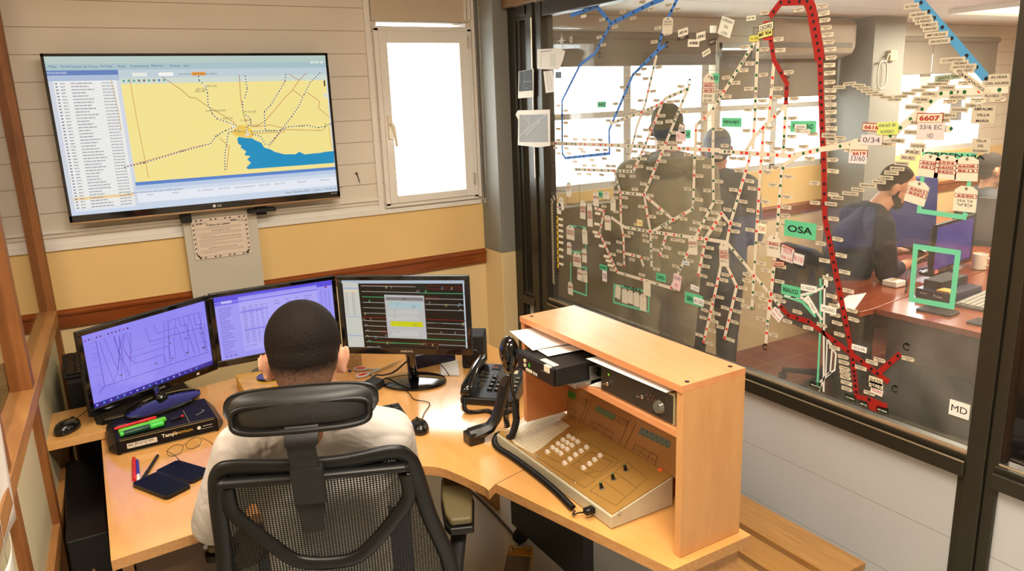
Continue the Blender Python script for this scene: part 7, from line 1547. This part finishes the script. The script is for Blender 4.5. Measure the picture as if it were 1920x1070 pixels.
cable([(-.11, 2.36, .5), (-.10, 2.22, .3), (-.04, 2.1, .05), (.05, 1.9, .008), (.02, 1.75, .006)], .005, None, 'cable', 'black cable looping down to the floor at the left of the desk', mat('cable_tan', (150, 120, 80), .5))
# floor pedal
fp = thing('foot_pedal', 'yellow and steel foot pedal on the floor under the desk', 'foot pedal', (1.29, 2.26, 0), math.radians(-40))
MB().prism([(-.05, -.07), (.05, -.07), (.05, .09), (-.05, .09)], .001, .03).build('base', mat('pedal_yellow', (206, 150, 40), .35), fp, bevel=.004)
MB().add([(-.048, -.085, .026), (.048, -.085, .026), (.048, .02, .050), (-.048, .02, .050), (-.048, -.085, .032), (.048, -.085, .032), (.048, .02, .056), (-.048, .02, .056)], [(3, 2, 1, 0), (4, 5, 6, 7), (0, 1, 5, 4), (1, 2, 6, 5), (2, 3, 7, 6), (3, 0, 4, 7)]).build('tread', M_STL, fp, bevel=.001)
MB().bb((-.048, .022, .030), (.048, .088, .058)).build('housing', mat('pedal_yellow', (206, 150, 40), .35), fp, bevel=.003); MB().tube(catmull([(-.03, .035, .060), (-.03, .07, .060), (.03, .07, .060), (.03, .035, .060)], 5), .003, seg=8).build('wire_loop', M_CHR, fp, smooth=True)
cable([(1.35, 2.33, .03), (1.40, 2.50, .01), (1.42, 2.8, .006), (1.42, 3.0, .006)], .005, None, 'cable', 'black cable of the foot pedal running back along the floor')
cable([(1.22, 2.24, .02), (1.12, 2.15, .006), (.98, 2.1, .006), (.8, 2.2, .006)], .004, None, 'cable', 'grey cable crossing the floor left of the foot pedal', mat('cable_grey', (90, 90, 88), .5))
# slatted bench between cabinet and partition
bn = thing('bench', 'varnished slatted wooden bench along the partition under the map glass', 'bench', (1.72, 1.9, 0))
M_BEN = wood('bench_wood', (150, 104, 50), (186, 140, 80), 1, 6, .3, .3)
for x0_, x1_ in ((1.48, 1.575), (1.60, 1.70), (1.725, 1.865)): hold(MB().bb((x0_, 1.185, .405), (x1_, 2.75, .43)).build('slat', M_BEN, bevel=.003), bn)
for y in (1.3, 2.6):
    hold(MB().bb((1.50, y-.03, .37), (1.86, y+.03, .404)).build('cross_rail', M_BEN), bn)
    for x in (1.52, 1.83): hold(MB().bb((x-.02, y-.02, 0), (x+.02, y+.02, .37)).build('leg', M_BEN), bn)
# papers pinned to the timber partition
def psheet(s0, s1, z0, z1, label, o=.034):
    a_, b_ = pw(s0, o), pw(s1, o); return sheet([(a_.x, a_.y, z0), (b_.x, b_.y, z0-.02), (b_.x+.01, b_.y, z1-.02), (a_.x+.01, a_.y, z1)], 'paper_sheet', label, .012)
psheet(1.72, 1.90, .95, 1.25, 'upper white sheet hanging on the timber partition at the left edge'); psheet(1.88, 2.02, .80, 1.00, 'lower white sheet hanging on the timber partition at the left edge')
sl_ = thing('ceiling_lamp', 'flat ceiling lamp above the operator desk', 'ceiling lamp', (.9, 1.6, 2.56), 0, 'ceiling lamps')
# ================================================================== CONTROL ROOM BEHIND THE GLASS
M_TAB = wood('red_laminate', (132, 58, 30), (160, 78, 44), 0, 4, .16, .4, stretch=5)
M_MOD = mat('table_black_panel', (38, 44, 42), .5)
def table(pts, label, panels=(), legs=()):
    t = thing('office_table', label, 'table', (sum(p[0] for p in pts)/len(pts), sum(p[1] for p in pts)/len(pts), 0), 0, 'red laminate tables')
    hold(MB().prism(pts, .722, .75).build('tabletop', M_TAB, bevel=.002), t)
    for a_, b_ in panels:
        d = (Vector(b_)-Vector(a_)).normalized()*.0; n = Vector((-(b_[1]-a_[1]), b_[0]-a_[0])).normalized()*.012
        hold(MB().prism([(a_[0]-n.x, a_[1]-n.y), (b_[0]-n.x, b_[1]-n.y), (b_[0]+n.x, b_[1]+n.y), (a_[0]+n.x, a_[1]+n.y)], .002, .721).build('side_panel', M_MOD), t)
    return t
table([(3.29, 1.42), (4.60, 1.42), (4.60, 2.265), (3.62, 2.192), (3.285, 2.150)], 'red laminate table nearest the glass carrying the big keyboard', [((3.36, 1.46), (3.36, 2.12)), ((4.5, 1.46), (4.5, 2.2))])
table([(3.175, 2.160), (3.285, 2.158), (3.62, 2.200), (4.60, 2.273), (4.60, 2.655), (4.02, 2.655), (3.62, 2.60), (3.27, 2.385)], 'red laminate table with the white router, behind the nearest one', [((3.24, 2.19), (3.33, 2.38)), ((4.5, 2.3), (4.5, 2.6))])
table([(4.03, 2.662), (4.61, 2.662), (4.61, 1.9), (5.13, 1.9), (5.13, 2.62), (4.85, 2.90), (4.03, 2.86)], 'red laminate table where the bearded man rests his arms', [((4.08, 2.68), (4.08, 2.84)), ((5.08, 2.0), (5.08, 2.6))])
table([(5.45, 3.05), (7.6, 3.05), (7.6, 3.575), (5.45, 3.575)], 'red laminate table along the far yellow wall', [((5.52, 3.1), (5.52, 3.55)), ((7.5, 3.1), (7.5, 3.55))])
table([(3.31, .50), (4.3, .50), (4.3, 1.41), (3.31, 1.41)], 'red laminate table seen through the right hand pane', [((3.38, .55), (3.38, 1.38)), ((4.2, .55), (4.2, 1.38))])
# monitor
t, P, (x0, y0, x1, y1), sp, Q = make_monitor((4.04, 2.335), (4.55, 2.40), .768, 1.052, 'dark violet monitor on the red laminate table behind the glass', (4.22, 2.41), base_z=.7515)
t['group'] = 'control room monitors'; P.rect((x0+x1)/2, (y0+y1)/2, x1-x0, y1-y0, (84, 68, 150), 0); P.rect((x0+x1)/2, y0+.05, x1-x0, .10, (70, 56, 140), 1); P.build('screen', t, 'dim violet screen')
Qx = Print(Plane(Q.pl.O, Q.pl.u, Q.pl.v)); Qx.rect(.05, .014, .045, .022, (226, 130, 120), 2); Qx.build('asset_sticker', t, 'pink sticker')
# paper pack, dock, notes, mug, keyboard, phones, router
pk = thing('paper_ream', 'dark blue paper pack on the nearest red table, below the violet monitor', 'paper pack', (3.78, 2.08, .7505)); hold(MB().prism([(3.62, 1.985), (3.90, 1.985), (3.93, 2.19), (3.625, 2.165)], .7508, .798).build('wrapper', mat('ream_blue', (30, 34, 62), .25), bevel=.003), pk)
Pp = Print(Plane((3.6195, 2.165, .7508), (-.01, -1, 0), (0, 0, 1))); Pp.text('OFICIAL', .045, .028, .008, (220, 220, 220), 1); Pp.text('Pulse', .12, .026, .016, (226, 226, 226), 1); hold(Pp.build('print'), pk)
dc = thing('dock', 'flat black docking box on the blue paper pack', 'docking box', (3.80, 2.12, .799)); hold(MB().prism([(3.68, 2.07), (3.92, 2.07), (3.92, 2.18), (3.68, 2.16)], .7985, .835).build('case', M_BLKM, bevel=.003), dc)
tag(MB().prism([(3.635, 2.0), (3.70, 2.0), (3.70, 2.065), (3.635, 2.065)], .7988, .806).build('sticky_pad', mat('orange_pad', (226, 160, 40), .6)), 'orange sticky note pad on the blue paper pack', 'note pad')
mg = thing('mug', 'cream mug behind the violet monitor', 'mug', (4.42, 2.34, .7508)); hold(MB().lathe([(.034, 0), (.038, .004), (.040, .09), (.036, .092), (.035, .012)], (4.46, 2.30, .7508), 24).build('body', mat('mug_cream', (226, 216, 196), .3), smooth='auto'), mg)
hold(MB().tube(catmull([(4.46, 2.262, .82), (4.46, 2.235, .81), (4.46, 2.235, .785), (4.46, 2.262, .775)], 5), .005, seg=8).build('handle', mat('mug_cream', (226, 216, 196), .3), smooth=True), mg)
keyboard(3.60, 4.06, 1.81, 1.975, .7508, 'beige-grey keyboard on the nearest red table', .12, 19, 6, mat('key_grey', (150, 146, 132), .5), mat('kb_grey', (96, 94, 86), .5))
slate([(1722, 583), (1789, 597), (1793, 586), (1730, 574)], .011, 'smartphone', 'dark smartphone below the green tape rectangle', 'smartphone'); slate([(1818, 607), (1850, 615), (1856, 603), (1826, 597)], .010, 'smartphone', 'dark smartphone half hidden by the bronze post', 'smartphone')
rt = thing('router', 'small white square router on the red table', 'router', (3.745, 2.36, .7508)); hold(MB().box((3.745, 2.36, .768), (.085, .085, .032)).build('case', mat('router_white', (230, 226, 214), .35), bevel=.006), rt); hold(MB().box((3.745, 2.36, .7848), (.05, .02, .002)).build('top_print', mat('router_gold', (180, 150, 90), .4)), rt)
cable([(4.06, 2.40, .85), (3.98, 2.42, .80), (3.86, 2.36, .76), (3.74, 2.28, .757), (3.66, 2.24, .757)], .004, None, 'cable', 'black cable with a bulge hanging left of the violet monitor')
cable([(4.9, 2.40, .757), (4.98, 2.50, .757), (5.05, 2.44, .80), (5.0, 2.36, .84), (4.93, 2.44, .80), (4.99, 2.52, .757), (5.1, 2.45, .757)], .004, None, 'cable', 'thin black cable coiled on the table at the right', mat('cable_grey', (90, 90, 88), .5))
sheet([dq(1562, 575, .753), dq(1600, 583, .753), dq(1625, 548, .753), dq(1590, 553, .753)], 'paper_sheet', 'white papers on the left corner of the router table', .002)
sheet([(4.52, 2.68, .7525), (4.75, 2.70, .7525), (4.78, 2.88, .7525), (4.54, 2.88, .7525)], 'paper_sheet', 'white sheet on the table under the bearded man hands', .001)
sheet([(3.42, 1.28, .7525), (3.66, 1.28, .7525), (3.66, 1.12, .7525), (3.42, 1.12, .7525)], 'paper_sheet', 'cream sheet on the table behind the right hand pane', .001)
# low glass screen between the desks
scn = thing('desk_screen', 'low smoked glass desk screen behind the violet monitor', 'desk screen', (5.2, 2.4, .75)); hold(MB().prism([(5.17, 1.95), (5.19, 1.95), (5.19, 2.72), (5.17, 2.72)], .78, 1.06).build('pane', mat('smoked_panel', (92, 92, 90), .4)), scn); hold(MB().prism([(5.165, 1.95), (5.195, 1.95), (5.195, 2.72), (5.165, 2.72)], .40, .78).build('lower_panel', mat('smoked_lower', (60, 56, 52), .5)), scn)
for y in (2.0, 2.68): hold(MB().bb((5.165, y-.015, 0), (5.195, y+.015, .40)).build('leg', M_STL), scn)
# blue office chair
def visitor_chair(loc, rz, label, mt, hi=1.22):
    t = thing('swivel_chair', label, 'office chair', loc, rz, 'control room chairs')
    m = MB(); m.prism([(-.21, .44), (.21, .44), (.23, .62), (.20, hi-.42+.40), (.12, hi), (-.12, hi), (-.20, hi-.02), (-.23, .62)], -.24, -.19, None, Matrix(((1, 0, 0, 0), (0, 0, 1, 0), (0, 1, 0, 0), (0, 0, 0, 1)))); m.build('backrest', mt, t, bevel=.02, seg=3)
    MB().ell((0, .04, .45), (.24, .24, .045), seg=24, rings=10).build('seat', mt, t, smooth=True)
    MB().tube([(0, .03, .10), (0, .03, .43)], .026, seg=12).tube([(0, -.05, .43), (0, -.20, .47), (0, -.20, .60)], .018, seg=8).build('column', M_BLK, t, smooth='auto')
    for k in range(5):
        a_ = 2*PI*k/5; d = Vector((math.cos(a_), math.sin(a_), 0)); lg = MB().tube([Vector((0, .03, .10)), Vector((0, .03, .07))+d*.27], [.024, .016], seg=8).build('leg', M_BLK, t, smooth=True)
        MB().ell(Vector((0, .03, .03))+d*.27, (.028, .028, .029), seg=10, rings=8).build('castor', M_BLKM, lg, smooth=True)
    return t
visitor_chair((5.17, 3.0, 0), math.radians(165), 'blue high-backed swivel chair behind the bearded man table', mat('chair_blue', (44, 48, 104), .7), 1.16)
visitor_chair((3.80, 2.80, 0), -math.radians(105), 'dark swivel chair under the bearded man', M_BLKM, .92)
visitor_chair((5.66, 2.80, 0), -math.radians(120), 'dark swivel chair under the man at the right edge of the glass', M_BLKM, .92)
# air conditioner and wall socket
ac = thing('air_conditioner', 'long white air conditioner on the wall above the lowest blind', 'air conditioner', (4.26, 3.5, 2.0))
m = MB(); m.prism([(YW-.20, 2.02), (YW-.22, 2.06), (YW-.22, 2.20), (YW-.19, 2.235), (YW-.085, 2.235), (YW-.085, 2.0), (YW-.12, 1.99)], 3.86, 4.70, None, Matrix(((0, 0, 1, 0), (1, 0, 0, 0), (0, 1, 0, 0), (0, 0, 0, 1)))); hold(m.build('case', mat('ac_white', (206, 196, 178), .4), bevel=.006), ac)
hold(MB().bb((3.90, YW-.212, 2.055), (4.66, YW-.222-.002, 2.085)).build('vent', mat('ac_vent', (110, 100, 88), .5)), ac)
sk = MB().bb((4.92, 3.265, 1.96), (5.0, 3.299, 2.03)); tag(sk.build('wall_socket', mat('socket_cream', (206, 186, 140), .4), bevel=.004), 'cream socket box high on the grey pillar', 'socket')
m = MB(); m.tube([Vector((4.85+.05*math.cos(q_), 3.27, 1.87+.10*math.sin(q_)+.01*math.sin(3*q_))) for q_ in [2*PI*i/28 for i in range(28)]], .006, seg=6, closed=True); m.tube(catmull([(4.88, 3.27, 1.95), (4.90, 3.27, 2.0), (4.93, 3.27, 2.0)], 5), .006, seg=6); tag(m.build('cable_loop', mat('cable_white', (196, 190, 176), .5), smooth=True), 'looped white cable hanging from the socket on the grey pillar', 'cable')
# ceiling lamps: frame and glowing diffuser
def ceil_lamp(x0_, x1_, y0_, y1_, z, label, group, t=None):
    if t is None: t = thing('ceiling_lamp', label, 'ceiling lamp', ((x0_+x1_)/2, (y0_+y1_)/2, z-.03), 0, group)
    f = MB(); w_ = .02
    for a_, b_ in (((x0_, y0_), (x1_, y0_+w_)), ((x0_, y1_-w_), (x1_, y1_)), ((x0_, y0_), (x0_+w_, y1_)), ((x1_-w_, y0_), (x1_, y1_))): f.bb((*a_, z-.03), (*b_, z-.001))
    hold(f.build('frame', M_PVC), t); hold(MB().bb((x0_+w_, y0_+w_, z-.015), (x1_-w_, y1_-w_, z-.008)).build('diffuser', mat('lamp_diffuser', (250, 244, 230), .5, emit=(255, 246, 228), es=2.2)), t); return t
ceil_lamp(4.92, 6.1, 2.42, 2.90, 2.25, 'bright ceiling lamp panel at the top right beyond the glass', 'ceiling lamps')
ceil_lamp(3.1, 4.3, .55, 1.1, 2.25, 'ceiling lamp panel over the table behind the right hand pane', 'ceiling lamps')
ceil_lamp(.3, 1.5, 1.45, 1.75, 2.6, '', '', sl_)
ceil_lamp(-.2, 1.0, .15, .45, 2.6, 'flat ceiling lamp behind the camera', 'ceiling lamps')

# ---- people behind the glass
def rig(lean=0.0, standing=False, k=1.0):
    if standing:
        return dict(side=(1, 0, 0), pelvis=(0, 0, .93*k), chest=(0, .01, 1.28*k), neck=(0, -.01, 1.49*k), head=(0, .02, 1.655*k), shl=(-.185*k, -.01, 1.42*k), shr=(.185*k, -.01, 1.42*k), ell=(-.235*k, .03, 1.12*k), elr=(.235*k, .03, 1.12*k), wrl=(-.12*k, .22*k, 1.16*k), wrr=(.12*k, .22*k, 1.16*k), hipl=(-.095*k, 0, .90*k), hipr=(.095*k, 0, .90*k), knl=(-.10*k, .02, .50*k), knr=(.10*k, .02, .50*k), anl=(-.10*k, 0, .09), anr=(.10*k, 0, .09), ftl=(-.115*k, .14, .045), ftr=(.115*k, .14, .045))
    return None
def jacket(fat=1.0, low=.15, hood=False):
    def f(c, p):
        c.cap(lerp(p['pelvis'], p['chest'], low), lerp(p['pelvis'], p['chest'], .5), .150*fat, .145*fat, 1.18, .88, side=(1, 0, 0)); c.cap(lerp(p['pelvis'], p['chest'], .5), p['chest'], .145*fat, .155*fat, 1.16, .82, side=(1, 0, 0)); c.cap(p['chest'], lerp(p['chest'], p['neck'], .78), .155*fat, .092*fat, 1.22, .78, side=(1, 0, 0))
        for s in ('l', 'r'): c.cap(lerp(p['neck'], p['sh'+s], .3), p['sh'+s], .064*fat, .072*fat); c.cap(p['sh'+s], p['el'+s], .072*fat, .056*fat); c.cap(p['el'+s], lerp(p['el'+s], p['wr'+s], p.get('sleeve', .9)), .056*fat, .042*fat)
        if hood: c.ell(Vector(p['neck'])+Vector((0, -.06, -.02)), (.11, .075, .07))
    return f
def hair_full(c, M): c.ell((0, -.016, .036), (.082, .100, .090), M=M, seg=24, rings=18); c.ell((0, -.05, -.01), (.074, .062, .075), M=M, seg=20, rings=14)
p1 = thing('person', 'person in a grey-olive jacket standing left beyond the glass, back turned', 'person', (2.66, 2.96, -.0), math.radians(-38))
J1 = rig(standing=True, k=.985); figure(p1, J1, [skin_mat('skin_shade', (190, 140, 112))], Euler((-.1, 0, 0)).to_matrix(), [('jacket', folds('olive_jacket', (140, 134, 108), .8, 6, .6), jacket(1.12, .0, True), 'grey-olive jacket with a hood', .009), ('trousers', folds('olive_trousers', (124, 114, 88), .8), trousers, None, .010), ('shoes', M_BLK, shoes, None, .008)], hair=(hair_mat('hair_brown', (44, 38, 32), (120, 96, 80), 1.50, 1.60), hair_full), hands=[((-.12, .22, 1.16), (.5, .8, .1), (0, 0, 1), .7, 1), ((.12, .22, 1.16), (-.5, .8, .1), (0, 0, 1), .7, -1)], voxel=.008)
p2_ = thing('person', 'shorter grey-haired person in a dark jacket standing beyond the glass, right of another', 'person', (3.13, 3.08, 0), math.radians(-52))
J2 = rig(standing=True, k=.90); figure(p2_, J2, [SK_SEG.get('s', skin_mat('skin_shade', (190, 140, 112)))], Euler((-.25, 0, .2)).to_matrix(), [('jacket', folds('charcoal_jacket', (84, 88, 90), .8, 6, .6), jacket(1.08, -.1), 'dark grey jacket', .009), ('trousers', folds('dark_trousers', (36, 36, 38), .8), trousers, None, .010), ('shoes', M_BLK, shoes, None, .008)], hair=(hair_mat('hair_grey', (120, 122, 124), (150, 140, 130), 1.30, 1.42), hair_full), hands=[((-.11, .20, 1.045), (.5, .8, .1), (0, 0, 1), .7, 1), ((.11, .20, 1.045), (-.5, .8, .1), (0, 0, 1), .7, -1)], kh=.95, voxel=.008)
# bearded man at the table, leaning over a phone
p3_ = thing('person', 'bearded man in a navy sweater bent over a phone at the red table', 'person', (3.88, 2.645, 0), math.radians(-122))
J3 = dict(side=(1, 0, 0), pelvis=(0, -.16, .55), chest=(0, -.05, .93), neck=(0, .035, 1.115), head=(.0, .155, 1.245), shl=(-.185, .0, 1.06), shr=(.185, .0, 1.05), ell=(-.24, .06, .80), elr=(.215, .04, .80), wrl=(-.10, .26, .850), wrr=(.06, .24, .82), hipl=(-.10, -.12, .53), hipr=(.10, -.12, .53), knl=(-.14, .30, .55), knr=(.14, .30, .55), anl=(-.14, .32, .11), anr=(.14, .32, .11), ftl=(-.15, .45, .045), ftr=(.15, .45, .045), sleeve=.45)
SK3 = skin_mat('skin_tan', (206, 150, 116))
def beard3(c, M):
    c.ell((0, .050, -.076), (.043, .043, .036), M=M)
    for s in (-1, 1): c.ell((s*.046, .022, -.060), (.0195, .044, .031), M=M); c.ell((s*.062, .010, -.034), (.0075, .020, .036), M=M); c.ell((s*.022, .078, -.043), (.018, .008, .006), M=M)
def hair3(c, M): c.ell((0, -.022, .036), (.0785, .092, .0865), M=M, seg=24, rings=18); c.ell((0, -.048, -.0), (.072, .058, .070), M=M, seg=20, rings=14)
figure(p3_, J3, [SK3], Euler((-.55, 0, math.radians(-20))).to_matrix(), [('sweater', folds('navy_sweater', (22, 25, 38), .85, 6, .7), jacket(1.06, .0), 'dark navy sweater', .009), ('trousers', NAVY, trousers, None, .010), ('shoes', M_BLK, shoes, None, .008)], hair=(hair_mat('hair_dark', (40, 30, 24), (150, 112, 88), 1.18, 1.27, 120), hair3), beard=(hair_mat('beard_dark', (34, 26, 22), (60, 44, 36), 1.0, 1.1), beard3),
       hands=[((-.10, .26, .850), (.75, .55, .1), (0, 0, -1), .7, 1), ((.06, .24, .82), (-.35, .9, .1), (0, 0, 1), .6, 1)], voxel=.007)
ph = thing('smartphone', 'smartphone held in the hands of the bearded man', 'smartphone', (4.12, 2.49, .88), math.radians(-85)); MB().box((0, 0, 0), (.075, .15, .008), None, Matrix.Rotation(-.35, 4, 'X')).build('case', M_BLK, ph, bevel=.002); MB().box((0, 0, .0046), (.066, .14, .001), None, Matrix.Rotation(-.35, 4, 'X')).build('screen', mat('phone_pale', (190, 196, 200), .1), ph)
# man at the right edge, looking away to the right
p4_ = thing('person', 'dark-haired man in a dark polo shirt at the right edge of the glass', 'person', (5.50, 2.85, 0), math.radians(-130))
J4 = dict(J3); J4.update(pelvis=(0, -.05, .52), chest=(0, -.02, .86), neck=(0, .0, 1.05), head=(0, .03, 1.205), shl=(-.185, -.01, .99), shr=(.185, -.01, .99), ell=(-.24, .14, .80), elr=(.24, .14, .80), wrl=(-.14, .36, .80), wrr=(.14, .36, .80), hipl=(-.1, -.03, .5), hipr=(.1, -.03, .5), knl=(-.13, .38, .52), knr=(.13, .38, .52), anl=(-.13, .40, .11), anr=(.13, .40, .11), ftl=(-.14, .52, .045), ftr=(.14, .52, .045))
figure(p4_, J4, [SK3], Euler((-.05, 0, 0)).to_matrix(), [('polo_shirt', folds('dark_polo', (48, 50, 56), .8, 6, .5), jacket(1.05, .0), 'dark grey-blue polo shirt', .009), ('trousers', NAVY, trousers, None, .010), ('shoes', M_BLK, shoes, None, .008)], hair=(hair_mat('hair_dark2', (44, 38, 34), (160, 120, 96), 1.12, 1.20, 120), hair3), hands=[((-.14, .36, .80), (.2, 1, 0), (0, 0, -1), .5, 1), ((.14, .36, .80), (-.2, 1, 0), (0, 0, -1), .5, -1)], voxel=.008)
